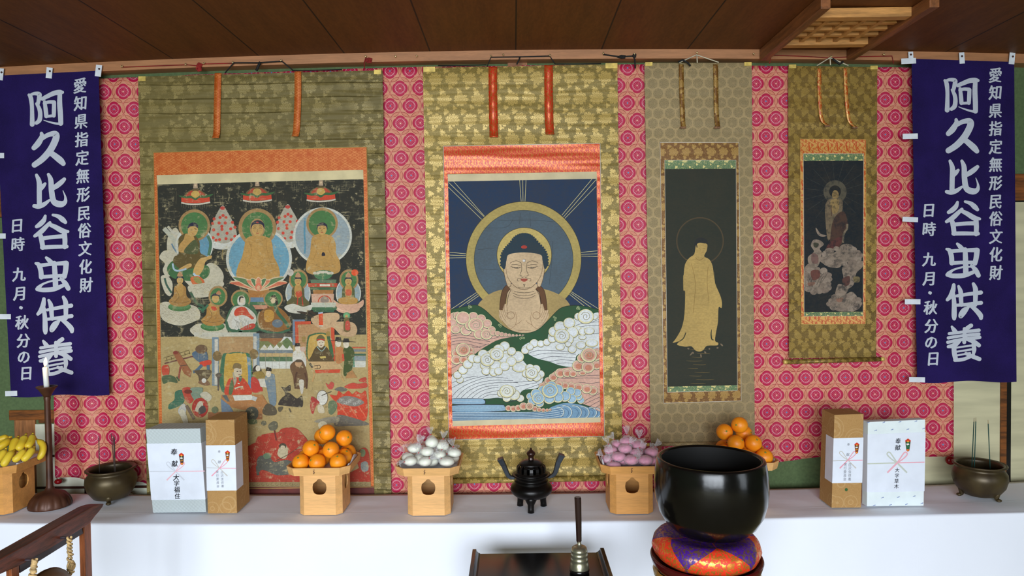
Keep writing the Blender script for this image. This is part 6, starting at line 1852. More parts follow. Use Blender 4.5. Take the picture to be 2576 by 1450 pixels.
# --- three Buddhas, judges and the flames
def paint_left():
    P = Paint(YS - 0.0036, step=0.9e-5)
    q = ((396.5, 464.5), (914.2, 451), (933, 1224), (411, 1228)); P.clip = clip_quad(q)
    P.crop(0, 0, 1).poly(q, (180, 156, 104)); P.poly([(396, 460), (915, 448), (921, 842), (405, 848)], (44, 46, 40))
    K = 4.025; A = (340, 350, K); B = (340, 690, K); Cc = (340, 960, 3.903)
    gold, ringg, green, skin, crm, red = (190, 146, 80), (168, 132, 84), (76, 122, 70), (202, 160, 94), (200, 190, 164), (200, 72, 48)
    navy, wht, blu, brn = (42, 42, 62), (208, 206, 192), (112, 160, 178), (140, 92, 56)
    P.crop(*A)
    for cx, cy in ((610, 0), (1235, -24), (1880, -28)):
        g = lambda x, y: (cx + x - 610, y + cy)
        P.poly([g(592, 448), g(630, 448), g(634, 500), g(588, 500)], (186, 158, 128)); P.ell(*g(611, 470), 10, 10, (220, 190, 150))
        P.coat()
        for i in range(17): P.line([g(470 + i * 18, 640), g(468 + i * 18, 690 + 10 * (i % 3))], 3, (112, 102, 78), smooth=0, coat=False)
        for i in (-1, 1): P.line([g(610 + i * 190, 530), g(610 + i * 196, 660)], 3, (100, 92, 70), smooth=0, coat=False)
        P.blob([g(500, 580), g(530, 535), g(610, 505), g(690, 535), g(720, 575), g(610, 600)], (112, 92, 58)); P.blob([g(515, 580), g(540, 542), g(580, 525), g(600, 590)], (182, 70, 50)); P.blob([g(705, 575), g(680, 542), g(640, 525), g(620, 590)], (182, 70, 50))
        P.ell(*g(610, 560), 44, 36, (204, 166, 88))
        P.poly([g(468, 585), g(610, 606), g(752, 576), g(758, 632), g(690, 645), g(610, 650), g(530, 648), g(468, 640)], (206, 74, 50))
        P.line([g(466, 645), g(530, 658), g(610, 661), g(690, 654), g(760, 640)], 15, (206, 196, 176))
        P.poly(crom([g(440, 572), g(520, 580), g(560, 572), g(610, 598), g(660, 570), g(710, 572), g(792, 556), g(750, 588), g(690, 598), g(650, 596), g(610, 622), g(570, 600), g(520, 602), g(470, 592)], 3, True), (66, 102, 62))
    for cx, h in ((885, 0), (1543, -12)):
        g = lambda x, y: (cx + x - 885, y + h)
        P.line([g(886, 1100), g(886, 1225)], 10, (140, 116, 62), smooth=0)
        P.blob([g(885, 672), g(935, 740), g(985, 830), g(1030, 960), g(1010, 1050), g(940, 1110), g(800, 1105), g(760, 1000), g(775, 880), g(820, 770)], (180, 172, 152))
        P.blob([g(800, 1040), g(900, 1060), g(1000, 1030), g(950, 1112), g(800, 1108)], (214, 212, 200))
        P.ell(*g(886, 700), 26, 18, (190, 70, 62)); P.coat()
        for x, y in ((860, 795), (920, 795), (800, 810), (890, 775), (785, 855), (850, 850), (912, 850), (985, 845), (878, 885), (880, 915), (795, 920), (968, 910), (1010, 895), (840, 965), (930, 955), (1010, 985), (790, 1000), (855, 1020), (920, 1010), (975, 1020), (820, 1025)): P.ell(*g(x, y), 16, 16, (208, 72, 56), n=12, coat=False)
    def hair(cx, cy, s, tilt=0, c=navy):
        P.blob([(cx - 66*s, cy + 5*s), (cx - 60*s, cy - 50*s), (cx - 28*s, cy - 78*s), (cx + tilt, cy - 86*s), (cx + 32*s, cy - 78*s), (cx + 62*s, cy - 50*s), (cx + 66*s, cy + 5*s), (cx + 46*s, cy - 38*s), (cx, cy - 48*s), (cx - 46*s, cy - 38*s)], c)
    def face(cx, cy, s, col=skin, hc=navy):
        P.ell(cx, cy, 56*s, 70*s, col); hair(cx, cy, s, 0, hc); P.coat()
        for d in (-1, 1):
            P.line([(cx + d*12*s, cy - 8*s), (cx + d*26*s, cy - 12*s), (cx + d*40*s, cy - 6*s)], 5*s, (70, 50, 40), coat=False)
            P.line([(cx + d*10*s, cy - 26*s), (cx + d*26*s, cy - 32*s), (cx + d*42*s, cy - 24*s)], 4*s, (90, 70, 50), coat=False)
        P.line([(cx + 4*s, cy + 2*s), (cx - 6*s, cy + 20*s), (cx + 6*s, cy + 22*s)], 4*s, (120, 84, 50), coat=False)
        P.line([(cx - 14*s, cy + 38*s), (cx, cy + 40*s), (cx + 14*s, cy + 38*s)], 6*s, (166, 60, 50), coat=False)
    # cloud of the left figure
    for pts in ([(330, 1000), (400, 900), (450, 960), (440, 1120), (400, 1200), (330, 1160)], [(246, 1200), (300, 1130), (420, 1160), (430, 1300), (330, 1400), (280, 1330), (300, 1260)], [(640, 1380), (740, 1260), (830, 1280), (890, 1360), (890, 1440), (830, 1560), (720, 1600), (600, 1600), (560, 1500), (500, 1420)]): P.blob(pts, crm)
    P.line([(290, 905), (350, 970), (400, 1040), (430, 1150)], 44, (186, 184, 164)); P.line([(330, 885), (390, 950), (450, 960)], 26, (196, 190, 170)); P.line([(370, 1060), (400, 1120), (440, 1160)], 14, (100, 130, 150))
    # main Buddha
    P.ell(1254, 1215, 334, 318, wht, n=60); P.ell(1254, 1215, 306, 292, blu, n=60)
    P.ell(1238, 898, 192, 194, ringg, n=60); P.ell(1238, 900, 156, 160, green, n=60); P.ell(1238, 905, 76, 100, (176, 140, 92))
    P.blob([(1240, 975), (1130, 1005), (1104, 1100), (1080, 1200), (1040, 1290), (1028, 1390), (1120, 1440), (1240, 1450), (1380, 1440), (1462, 1390), (1452, 1290), (1402, 1180), (1388, 1060), (1350, 1000)], gold)
    P.coat()
    for a in (((1150, 1030), (1180, 1150), (1130, 1300)), ((1330, 1020), (1340, 1150), (1390, 1300)), ((1120, 1250), (1240, 1300), (1380, 1250)), ((1090, 1330), (1240, 1380), (1420, 1330)), ((1180, 1020), (1240, 1050), (1300, 1020)), ((1240, 1180), (1300, 1220), (1260, 1290))): P.line(a, 4, (166, 122, 62), coat=False)
    face(1240, 912, 1.05); P.ell(1238, 845, 14, 8, (180, 60, 60))
    # right Buddha
    P.ell(1898, 985, 298, 292, wht, n=60); P.ell(1898, 985, 276, 270, (152, 164, 166), n=60)
    P.line([(1720, 800), (1715, 950), (1722, 1080), (1715, 1160)], 18, (92, 146, 166))
    P.ell(1893, 855, 160, 158, ringg, n=50); P.ell(1893, 858, 136, 134, green, n=50)
    P.blob([(1893, 960), (1800, 985), (1778, 1080), (1770, 1160), (1738, 1240), (1742, 1350), (1890, 1380), (2062, 1350), (2072, 1240), (2036, 1160), (2030, 1060), (1990, 985)], gold)
    P.coat()
    for a in (((1810, 1020), (1840, 1120), (1800, 1230)), ((1980, 1010), (1960, 1120), (2020, 1230)), ((1790, 1260), (1900, 1300), (2030, 1260))): P.line(a, 4, (166, 122, 62), coat=False)
    face(1893, 915, 0.82); P.blob([(1895, 1150), (1915, 1150), (1925, 1180), (1890, 1182)], (44, 40, 50))
    # left figure, head bowed
    P.ell(600, 1075, 192, 200, wht, n=50); P.ell(605, 1072, 168, 178, (104, 150, 170), n=50); P.line([(735, 980), (765, 1060), (745, 1180)], 30, (80, 118, 92))
    P.ell(600, 875, 160, 162, ringg, n=50); P.ell(600, 878, 134, 136, green, n=50)
    P.blob([(330, 1290), (420, 1220), (600, 1260), (740, 1290), (740, 1390), (620, 1440), (420, 1420), (340, 1370)], (66, 108, 66))
    P.blob([(440, 1010), (520, 955), (600, 975), (652, 1040), (660, 1150), (730, 1195), (700, 1260), (580, 1310), (460, 1315), (386, 1250), (400, 1190), (440, 1160)], (98, 82, 44))
    P.blob([(515, 960), (590, 985), (602, 1060), (562, 1125), (500, 1152), (440, 1135), (450, 1070), (490, 1020)], (194, 150, 84)); P.blob([(500, 1120), (600, 1020), (640, 1080), (630, 1160), (520, 1160)], (82, 90, 56))
    P.blob([(655, 1215), (720, 1195), (775, 1180), (770, 1210), (715, 1240), (690, 1320), (640, 1385), (590, 1370), (600, 1300)], skin); P.blob([(440, 1320), (550, 1260), (570, 1290), (480, 1330)], skin)
    P.line([(380, 1260), (395, 1320), (440, 1335), (520, 1315)], 18, (176, 194, 206)); P.line([(590, 1360), (620, 1390), (655, 1395)], 22, (176, 194, 206))
    P.ell(585, 925, 50, 66, skin, 18); P.blob([(530, 905), (550, 862), (590, 845), (632, 864), (638, 902), (602, 884), (560, 888)], navy); P.line([(560, 920), (580, 924)], 5, (70, 50, 40)); P.line([(600, 905), (622, 916)], 5, (70, 50, 40)); P.line([(578, 960), (592, 962)], 6, (166, 60, 50))
    # ---- middle
    P.crop(*B)
    P.blob([(560, 40), (640, 20), (700, 70), (690, 130), (600, 120)], (206, 104, 58)); P.blob([(590, 40), (640, 30), (680, 90), (620, 90)], (150, 140, 80))
    for pts in ([(240, 320), (300, 280), (420, 300), (560, 310), (640, 350), (660, 440), (600, 480), (480, 520), (380, 510), (290, 470), (250, 400)], [(540, 120), (700, 90), (860, 60), (900, 110), (820, 170), (740, 210), (620, 240), (560, 200)], [(555, 570), (640, 500), (760, 520), (900, 500), (940, 570), (900, 640), (780, 660), (640, 640)], [(260, 30), (330, 20), (380, 100), (360, 220), (300, 180)]): P.blob(pts, crm)
    P.coat()
    for i in range(46):
        x = 262 + (i * 137 % 380); y = 320 + (i * 71 % 180)
        P.ring(x, y, 14, 17, (160, 148, 120), n=12, coat=False, a0=180, a1=360)
    for i in range(40):
        x = 570 + (i * 131 % 330); y = (110 + (i * 53 % 100)) if i % 2 else (560 + (i * 47 % 80))
        P.ring(x, y, 13, 16, (160, 148, 120), n=12, coat=False, a0=180, a1=360)
    def attendant(cx, cy, s, halo, robe, lotus, hood=None, mand=None):
        if mand: P.ell(cx, cy - 10*s, 130*s, 160*s, wht, n=40); P.ell(cx, cy - 10*s, 120*s, 150*s, mand, n=40)
        if halo: P.ell(cx + 5*s, cy - 150*s, 98*s, 108*s, ringg, n=40); P.ell(cx + 5*s, cy - 148*s, 80*s, 88*s, green, n=40)
        P.ell(cx - 5*s, cy + 150*s, 122*s, 48*s, lotus); P.ell(cx - 5*s, cy + 140*s, 110*s, 36*s, tuple(min(255, v + 16) for v in lotus))
        P.blob([(cx, cy - 90*s), (cx + 60*s, cy - 60*s), (cx + 70*s, cy + 30*s), (cx + 120*s, cy + 90*s), (cx + 60*s, cy + 140*s), (cx - 60*s, cy + 140*s), (cx - 120*s, cy + 90*s), (cx - 70*s, cy + 30*s), (cx - 60*s, cy - 60*s)], robe)
        P.blob([(cx - 30*s, cy - 90*s), (cx + 30*s, cy - 90*s), (cx + 34*s, cy + 10*s), (cx, cy + 40*s), (cx - 34*s, cy + 10*s)], gold)
        P.ell(cx, cy - 135*s, 34*s, 44*s, skin); hair(cx, cy - 130*s, 0.62*s); P.blob([(cx - 30*s, cy - 180*s), (cx, cy - 230*s), (cx + 30*s, cy - 180*s)], (190, 140, 100))
        P.coat(); P.line([(cx - 14*s, cy - 138*s), (cx - 4*s, cy - 138*s)], 4*s, (70, 50, 40), coat=False); P.line([(cx + 6*s, cy - 138*s), (cx + 18*s, cy - 138*s)], 4*s, (70, 50, 40), coat=False); P.line([(cx - 6*s, cy - 112*s), (cx + 8*s, cy - 112*s)], 5*s, (166, 60, 50), coat=False)
        P.coat()
        for a in (((cx - 100*s, cy + 90*s), (cx, cy + 110*s), (cx + 100*s, cy + 90*s)), ((cx - 40*s, cy - 30*s), (cx - 10*s, cy + 40*s), (cx - 60*s, cy + 100*s))): P.line(a, 4*s, (110, 80, 44), coat=False)
    attendant(455, 190, 0.95, False, (172, 128, 70), (76, 120, 70))
    P.line([(300, 40), (320, 110), (370, 190)], 20, (66, 96, 80)); P.line([(560, 180), (620, 290), (690, 330), (680, 390)], 26, (62, 96, 72))
    attendant(790, 380, 1.0, False, (176, 128, 66), (70, 114, 64)); P.ell(840, 225, 96, 106, ringg); P.ell(838, 228, 76, 86, green); P.ell(815, 245, 36, 46, skin); hair(815, 250, 0.66); P.blob([(820, 200), (850, 165), (872, 205)], (190, 130, 90))
    P.line([(740, 310), (690, 360), (640, 340)], 22, (62, 110, 80)); P.blob([(770, 330), (810, 330), (830, 360), (790, 370)], red)
    # lotus and throne under the main Buddha
    P.poly([(1140, 150), (1360, 150), (1330, 250), (1160, 250)], (176, 122, 66))
    for (a, c1) in ((-78, (206, 110, 80)), (78, (206, 110, 80)), (-60, (96, 128, 84)), (60, (96, 128, 84)), (-42, (214, 130, 96)), (42, (214, 130, 96)), (-24, (90, 124, 84)), (24, (90, 124, 84)), (0, (214, 136, 100))):
        t = math.radians(a); L_ = 300 if abs(a) > 50 else 180
        ex, ey = 1250 + L_ * math.sin(t), 140 - L_ * 0.62 * math.cos(t) - (20 if abs(a) > 50 else 0)
        nx, ny = math.cos(t) * 34, math.sin(t) * 34
        mx, my = (1250 + ex) / 2, (130 + ey) / 2
        P.poly(crom([(1250, 170), (mx - nx, my - ny), (ex, ey), (mx + nx, my + ny)], 4, True), (222, 190, 150)); P.poly(crom([(1250, 166), (mx - nx * .7, my - ny * .7), (ex, ey + 8), (mx + nx * .7, my + ny * .7)], 4, True), c1)
    P.ell(1250, 130, 34, 40, (220, 120, 90)); P.ell(1250, 140, 20, 26, (226, 170, 130))
    for (x0, x1, y0, y1, c) in ((1150, 1345, 236, 282, (108, 136, 158)), (1150, 1345, 282, 312, (72, 116, 78)), (1140, 1340, 314, 356, (206, 140, 110)), (1160, 1330, 190, 236, (180, 120, 62))): P.poly([(x0, y0), (x1, y0), (x1, y1), (x0, y1)], c)
    # two courtly attendants
    P.ell(1070, 255, 100, 98, ringg); P.ell(1070, 258, 84, 82, green); P.ell(1398, 250, 98, 92, ringg); P.ell(1398, 253, 82, 76, green)
    P.blob([(985, 330), (1060, 300), (1180, 310), (1240, 400), (1290, 540), (1160, 600), (960, 590), (915, 500), (940, 400)], (70, 104, 74)); P.blob([(960, 400), (1010, 330), (1120, 330), (1220, 420), (1200, 520), (1000, 560), (930, 500)], (206, 198, 180))
    P.blob([(1025, 350), (1110, 335), (1160, 400), (1205, 450), (1130, 460), (1010, 420)], red); P.blob([(990, 450), (1090, 415), (1180, 460), (1190, 540), (1050, 570), (985, 530)], (210, 206, 192)); P.blob([(1180, 500), (1220, 520), (1180, 560), (1060, 560)], (190, 70, 56))
    P.coat()
    for i in range(9): P.line([(1000 + i * 18, 450 + (i % 3) * 14), (1030 + i * 15, 500), (1010 + i * 17, 550)], 4, (150, 144, 130), coat=False)
    P.blob([(1040, 240), (1075, 215), (1112, 240), (1115, 300), (1080, 320), (1040, 300)], (216, 208, 190)); P.ell(1082, 262, 26, 34, (222, 204, 178)); P.blob([(1052, 260), (1060, 228), (1085, 222), (1100, 240), (1070, 245), (1062, 290)], (40, 38, 38))
    P.blob([(1250, 410), (1330, 345), (1440, 330), (1540, 410), (1580, 520), (1500, 590), (1350, 570), (1260, 560)], (140, 96, 50)); P.blob([(1310, 380), (1370, 360), (1410, 400), (1390, 470), (1320, 480)], (196, 146, 66)); P.line([(1410, 280), (1440, 380), (1510, 470), (1560, 540)], 34, (62, 100, 70)); P.ell(1442, 500, 54, 42, (104, 116, 124))
    P.line([(1260, 380), (1240, 460), (1270, 560)], 14, (160, 150, 120)); P.ell(1398, 262, 26, 36, (214, 188, 150)); P.blob([(1372, 262), (1378, 225), (1402, 212), (1430, 232), (1450, 300), (1425, 310), (1418, 250), (1394, 240)], (40, 38, 38))
    P.line([(925, 480), (960, 560), (1080, 590), (1040, 560)], 24, (62, 100, 74)); P.line([(1230, 540), (1320, 580), (1440, 600), (1570, 560)], 24, (62, 100, 74)); P.line([(1060, 590), (1100, 620), (1060, 610)], 16, (50, 96, 80))
    # the seated pair at the right and the jewelled throne
    attendant(1650, 205, 0.98, True, (96, 90, 54), (206, 200, 180), mand=(160, 170, 170)); P.blob([(1630, 180), (1680, 170), (1690, 220), (1640, 230)], (200, 84, 56)); P.line([(1650, 230), (1640, 320)], 10, (190, 60, 44)); P.line([(1690, 230), (1700, 320)], 10, (190, 60, 44))
    attendant(2160, 205, 0.98, True, (88, 96, 58), (216, 170, 140), mand=(150, 166, 168)); P.blob([(2135, 160), (2185, 160), (2190, 210), (2140, 215)], (204, 100, 66))
    P.blob([(2010, 260), (2080, 300), (2240, 300), (2310, 260), (2300, 330), (2180, 375), (2050, 340)], (214, 166, 136)); P.blob([(2060, 250), (2160, 230), (2250, 250), (2230, 300), (2090, 300)], (190, 142, 72)); P.ell(2225, -15, 36, 32, (236, 84, 40)); P.ell(1575, -15, 32, 34, (204, 194, 178))
    for (pts, c) in (([(1810, 0), (1840, -30), (1905, -40), (1975, -30), (2005, 0), (1950, 50), (1850, 50)], (70, 126, 84)), ): P.blob(pts, c)
    P.coat()
    for i in range(7): P.ell(1822 + i * 28, -6 - (14 if 1 < i < 5 else 4), 22, 14, (214, 204, 180), n=14, coat=False)
    for (x0, x1, y0, y1, c) in ((1775, 2040, 56, 92, (98, 124, 96)), (1750, 2050, 92, 132, (190, 74, 50)), (1770, 2030, 132, 160, (66, 104, 72)), (1800, 2010, 160, 200, (170, 116, 64)), (1785, 2015, 200, 290, (206, 164, 136)), (1780, 2035, 288, 336, (190, 190, 170)), (1770, 2045, 336, 362, (70, 108, 74)), (1800, 2020, 360, 384, (60, 96, 70))): P.poly([(x0, y0), (x1, y0), (x1 - 6, y1), (x0 + 6, y1)], c)
    P.poly([(1870, 102), (1975, 102), (1975, 124), (1870, 124)], (226, 214, 190)); P.ring(1920, 285, 60, 70, (190, 74, 50), a0=180, a1=360); P.blob([(1880, 250), (1910, 225), (1950, 235), (1960, 280), (1890, 285)], (150, 130, 116)); P.ell(1830, 112, 12, 12, (160, 130, 90)); P.ell(2005, 112, 12, 12, (160, 130, 90))
    P.blob([(1515, 330), (1600, 300), (1700, 330), (1790, 310), (1770, 370), (1640, 385), (1540, 370)], (206, 200, 182))
    # screens, walls and ground
    for (x0, x1, y0, y1, c) in ((600, 1230, 590, 632, (198, 192, 172)), (780, 848, 640, 1130, (122, 140, 150)), (806, 840, 660, 1120, (204, 196, 178)), (848, 1196, 634, 822, (180, 142, 96)), (1196, 1260, 600, 1130, (126, 144, 154)), (1200, 1232, 630, 1110, (198, 194, 180)), (1262, 1595, 600, 650, (92, 84, 72)), (1262, 1595, 648, 680, (150, 100, 62)), (1262, 1595, 680, 770, (122, 124, 78)), (1262, 1600, 770, 800, (120, 128, 130)), (1262, 1600, 800, 836, (190, 160, 110)), (1262, 1600, 836, 884, (84, 110, 78)), (1262, 1600, 884, 958, (208, 206, 194))): P.poly([(x0, y0), (x1, y0), (x1, y1), (x0, y1)], c)
    P.coat()
    for i in range(5): P.poly([(1264 + i * 62, 768), (1310 + i * 62, 712), (1352 + i * 62, 768)], (214, 210, 198), coat=False)
    P.poly([(1470, 690), (1510, 632), (1580, 640), (1595, 690), (1540, 700)], (206, 206, 196)); P.poly([(1480, 690), (1540, 640), (1590, 690), (1540, 760)], (104, 122, 78)); P.poly([(1350, 680), (1420, 730), (1470, 670)], (150, 104, 66))
    P.coat()
    for x in (1320, 1390, 1460, 1530): P.line([(x, 800), (x, 960)], 4, (150, 140, 120), smooth=0, coat=False)
    P.ell(832, 830, 46, 50, (128, 104, 66)); P.ell(1204, 810, 46, 50, (128, 104, 66)); P.ell(832, 800, 22, 24, (150, 120, 74)); P.ell(1200, 780, 22, 24, (150, 120, 74))
    P.poly(crom([(880, 840), (950, 800), (1030, 790), (1100, 796), (1170, 840), (1180, 1190), (880, 1190)], 4, True), (68, 112, 82)); P.poly([(1128, 830), (1170, 850), (1180, 1190), (1140, 1190)], (104, 140, 160))
    P.poly(crom([(915, 840), (970, 808), (1030, 798), (1090, 804), (1132, 840), (1128, 1190), (918, 1190)], 4, True), (200, 160, 72))
    P.coat()
    for y in (880, 960, 1030): P.line([(920, y), (1020, y + 6), (1128, y)], 5, (170, 128, 56), coat=False)
    P.blob([(812, 1020), (850, 1000), (880, 1020), (858, 1060), (850, 1170), (836, 1170), (834, 1060)], (92, 82, 74)); P.line([(1200, 1000), (1206, 1200)], 16, (70, 52, 46))
    P.blob([(980, 1050), (1040, 1040), (1110, 1065), (1180, 1180), (1150, 1222), (915, 1222), (940, 1080)], red); P.blob([(985, 1060), (1000, 1140), (980, 1215), (950, 1210), (960, 1120)], (90, 110, 70)); P.blob([(990, 990), (1000, 1100), (1010, 1130), (1030, 1060)], (170, 160, 134))
    P.ell(1042, 985, 42, 60, (204, 186, 156)); P.blob([(990, 960), (1000, 910), (1040, 900), (1076, 920), (1070, 960), (1030, 950)], (132, 110, 72)); P.blob([(1060, 1030), (1085, 1040), (1070, 1090), (1050, 1070)], (96, 110, 84)); P.coat(); P.line([(1030, 985), (1044, 985)], 6, (60, 50, 44), coat=False); P.line([(1060, 982), (1074, 984)], 6, (60, 50, 44), coat=False); P.line([(1045, 1015), (1070, 1018)], 6, (140, 60, 50), coat=False)
    P.line([(1010, 1160), (1050, 1145), (1095, 1140)], 14, (200, 190, 160)); P.line([(1040, 1105), (1060, 1110)], 10, (220, 210, 190))
    P.poly([(868, 1222), (1290, 1218), (1346, 1310), (1300, 1420), (890, 1330)], (178, 122, 72)); P.poly([(990, 1228), (1180, 1224), (1205, 1272), (1010, 1282)], (216, 212, 196)); P.poly([(1190, 1230), (1240, 1250), (1220, 1290), (1180, 1270)], (190, 190, 180)); P.poly([(868, 1260), (960, 1330), (1000, 1400), (880, 1420)], (112, 128, 142)); P.poly([(880, 1225), (930, 1225), (960, 1290), (930, 1290)], (98, 100, 96)); P.poly([(740, 1400), (1130, 1390), (1290, 1420), (1290, 1470), (740, 1480)], (150, 98, 62))
    P.blob([(1185, 1010), (1205, 940), (1240, 920), (1270, 945), (1280, 985), (1240, 1000)], (48, 40, 38)); P.ell(1246, 955, 24, 30, (226, 216, 196)); P.blob([(1195, 1000), (1280, 985), (1320, 1040), (1280, 1060), (1215, 1060)], (150, 124, 62)); P.blob([(1180, 1050), (1235, 1060), (1290, 1160), (1280, 1190), (1185, 1190)], (196, 62, 52)); P.poly([(1250, 1060), (1330, 1060), (1350, 1150), (1270, 1140)], (212, 204, 184))
    P.blob([(1318, 1040), (1400, 1010), (1420, 1080), (1430, 1310), (1370, 1320), (1340, 1180)], (116, 132, 140)); P.ell(1352, 1010, 26, 34, (222, 206, 182)); P.poly([(1322, 980), (1332, 940), (1380, 950), (1384, 985)], (38, 36, 36))
    # the second court
    for (x0, x1, y0, y1, c) in ((1596, 1720, 460, 490, (118, 134, 150)), (1596, 1622, 460, 720, (118, 134, 150)), (1650, 2010, 505, 880, (186, 142, 96))): P.poly([(x0, y0), (x1, y0), (x1, y1), (x0, y1)], c)
    P.line([(1618, 496), (1780, 492)], 32, (206, 82, 52), smooth=0); P.line([(1636, 492), (1642, 700)], 32, (206, 82, 52), smooth=0); P.line([(2000, 512), (2010, 880)], 34, (206, 82, 52), smooth=0)
    P.blob([(1790, 440), (1900, 400), (2050, 395), (2070, 450), (2040, 480), (2140, 480), (2220, 500), (2250, 570), (2210, 630), (2090, 620), (2000, 540), (1900, 560), (1800, 500)], (200, 164, 124)); P.line([(1880, 398), (1884, 520)], 42, (216, 82, 46), smooth=0); P.line([(1878, 385), (1880, 400)], 48, (170, 180, 196), smooth=0); P.line([(1884, 516), (1884, 530)], 40, (200, 190, 170), smooth=0)
    P.coat()
    for a in (((1640, 380), (1740, 400), (1810, 440)), ((1740, 370), (1800, 390), (1840, 415))): P.line(a, 26, (62, 50, 40), coat=False, taper=True)
    P.ell(2143, 418, 36, 32, (90, 150, 100)); P.ell(2143, 418, 27, 24, (120, 170, 120)); P.ell(2141, 430, 14, 18, skin); P.blob([(2120, 450), (2165, 450), (2180, 570), (2115, 575)], (120, 100, 60)); P.blob([(2135, 480), (2170, 480), (2176, 560), (2130, 560)], (200, 80, 66))
    P.poly(crom([(1745, 650), (1800, 605), (1870, 592), (1930, 600), (1975, 640), (2000, 880), (1756, 880)], 4, True), (66, 102, 66)); P.poly(crom([(1760, 660), (1810, 618), (1870, 606), (1920, 612), (1945, 650), (1960, 880), (1764, 880)], 4, True), (200, 162, 84))
    P.ell(1710, 660, 22, 34, (160, 130, 70)); P.ell(1955, 605, 22, 26, (160, 130, 70))
    P.blob([(1830, 740), (1890, 715), (1950, 750), (1995, 830), (2000, 890), (1770, 890), (1790, 820)], (92, 74, 46)); P.ell(1882, 695, 38, 50, (214, 196, 166)); P.blob([(1840, 680), (1842, 640), (1880, 615), (1918, 640), (1920, 680), (1880, 662)], (104, 96, 60)); P.line([(1842, 668), (1880, 660), (1920, 668)], 12, (190, 60, 46)); P.line([(1840, 730), (1890, 780), (1930, 735)], 8, (150, 180, 170)); P.poly([(1868, 835), (1930, 830), (1935, 850), (1880, 855)], (206, 180, 100)); P.coat(); P.line([(1862, 694), (1876, 694)], 5, (60, 50, 44), coat=False); P.line([(1892, 692), (1906, 692)], 5, (60, 50, 44), coat=False); P.line([(1876, 722), (1892, 722)], 6, (120, 60, 50), coat=False)
    P.poly([(1762, 886), (2060, 884), (2110, 960), (1800, 968)], (202, 166, 116)); P.poly([(1820, 970), (2080, 964), (2080, 1000), (1830, 1004)], (206, 78, 50)); P.line([(1790, 970), (1815, 1010), (1795, 1090)], 16, (190, 150, 96)); P.line([(2090, 966), (2080, 1010), (2115, 1088)], 16, (190, 150, 96)); P.coat(); P.line([(1815, 930), (1870, 925), (1870, 955), (1818, 958)], 6, (60, 48, 40), coat=False); P.line([(1770, 905), (1800, 945)], 22, (60, 50, 50), coat=False); P.line([(1845, 928), (1845, 956)], 5, (60, 48, 40), coat=False)
    P.blob([(1600, 800), (1650, 770), (1700, 780), (1730, 850), (1720, 950), (1610, 950)], (214, 208, 194)); P.ell(1648, 750, 26, 34, (226, 212, 190)); P.poly([(1615, 735), (1622, 700), (1670, 698), (1676, 730)], (48, 40, 38)); P.blob([(1680, 740), (1726, 740), (1720, 780), (1680, 780)], (204, 170, 150))
    P.blob([(1570, 930), (1640, 870), (1700, 880), (1740, 990), (1750, 1100), (1700, 1160), (1620, 1150), (1600, 1040)], (112, 82, 56)); P.ell(1655, 905, 34, 36, (190, 150, 110)); P.blob([(1620, 890), (1640, 865), (1690, 870), (1690, 890)], (90, 76, 60)); P.line([(1640, 990), (1620, 1080), (1625, 1160)], 18, (90, 60, 44)); P.line([(1720, 1000), (1740, 1080), (1735, 1160)], 18, (90, 60, 44)); P.blob([(1660, 1080), (1710, 1080), (1700, 1200), (1680, 1200)], (206, 196, 178))
    for (x0, x1, y0, y1, c) in ((2200, 2335, 738, 750, (206, 84, 56)), (2200, 2335, 762, 786, (120, 128, 130)), (2200, 2335, 806, 826, (66, 100, 80)), (2200, 2335, 830, 876, (140, 150, 150)), (2200, 2335, 880, 944, (206, 204, 190))): P.poly([(x0, y0), (x1, y0), (x1, y1), (x0, y1)], c)
    P.blob([(2030, 760), (2075, 735), (2115, 770), (2110, 880), (2040, 900)], (190, 126, 76)); P.blob([(2110, 760), (2170, 730), (2220, 790), (2200, 950), (2150, 1030), (2110, 1010), (2120, 860)], (70, 84, 44)); P.poly([(2200, 970), (2250, 1050), (2130, 1056), (2150, 1000)], (180, 130, 80)); P.line([(2104, 810), (2110, 880)], 22, (206, 80, 56)); P.line([(2212, 840), (2218, 940)], 14, (60, 130, 100))
    for x, y in ((2058, 700), (2138, 712)): P.ell(x, y, 30, 38, (222, 208, 182)); P.poly([(x - 34, y - 20), (x - 24, y - 62), (x + 24, y - 60), (x + 34, y - 22)], (44, 42, 42)); P.line([(x - 90, y - 30), (x - 30, y - 30)], 5, (44, 42, 42), smooth=0); P.line([(x + 30, y - 30), (x + 96, y - 24)], 5, (44, 42, 42), smooth=0)
    # the torments
    P.line([(300, 905), (440, 870), (600, 830)], 14, (110, 66, 60), smooth=0); P.coat()
    for a in (((290, 850), (550, 770)), ((300, 880), (560, 800))): P.line(a, 6, (110, 92, 56), smooth=0, coat=False)
    for i in range(6): P.line([(320 + i * 46, 850 - i * 14), (324 + i * 46, 882 - i * 14)], 5, (110, 92, 56), smooth=0, coat=False)
    P.poly([(385, 800), (440, 780), (575, 990), (560, 1045), (500, 1010)], (156, 98, 64)); P.ell(412, 795, 26, 18, (140, 60, 50)); P.line([(460, 940), (440, 1070)], 16, (150, 70, 60)); P.line([(460, 930), (530, 920)], 8, (90, 70, 60))
    P.blob([(640, 770), (715, 770), (742, 860), (700, 905), (650, 890), (600, 850), (580, 800)], (84, 104, 122)); P.ell(672, 760, 60, 45, (112, 86, 62)); P.blob([(660, 890), (760, 870), (770, 910), (710, 935), (665, 920)], (206, 70, 50)); P.line([(680, 920), (620, 980), (590, 990)], 30, (84, 104, 122)); P.line([(740, 920), (745, 980)], 30, (84, 104, 122)); P.line([(610, 800), (600, 850)], 16, (84, 104, 122))
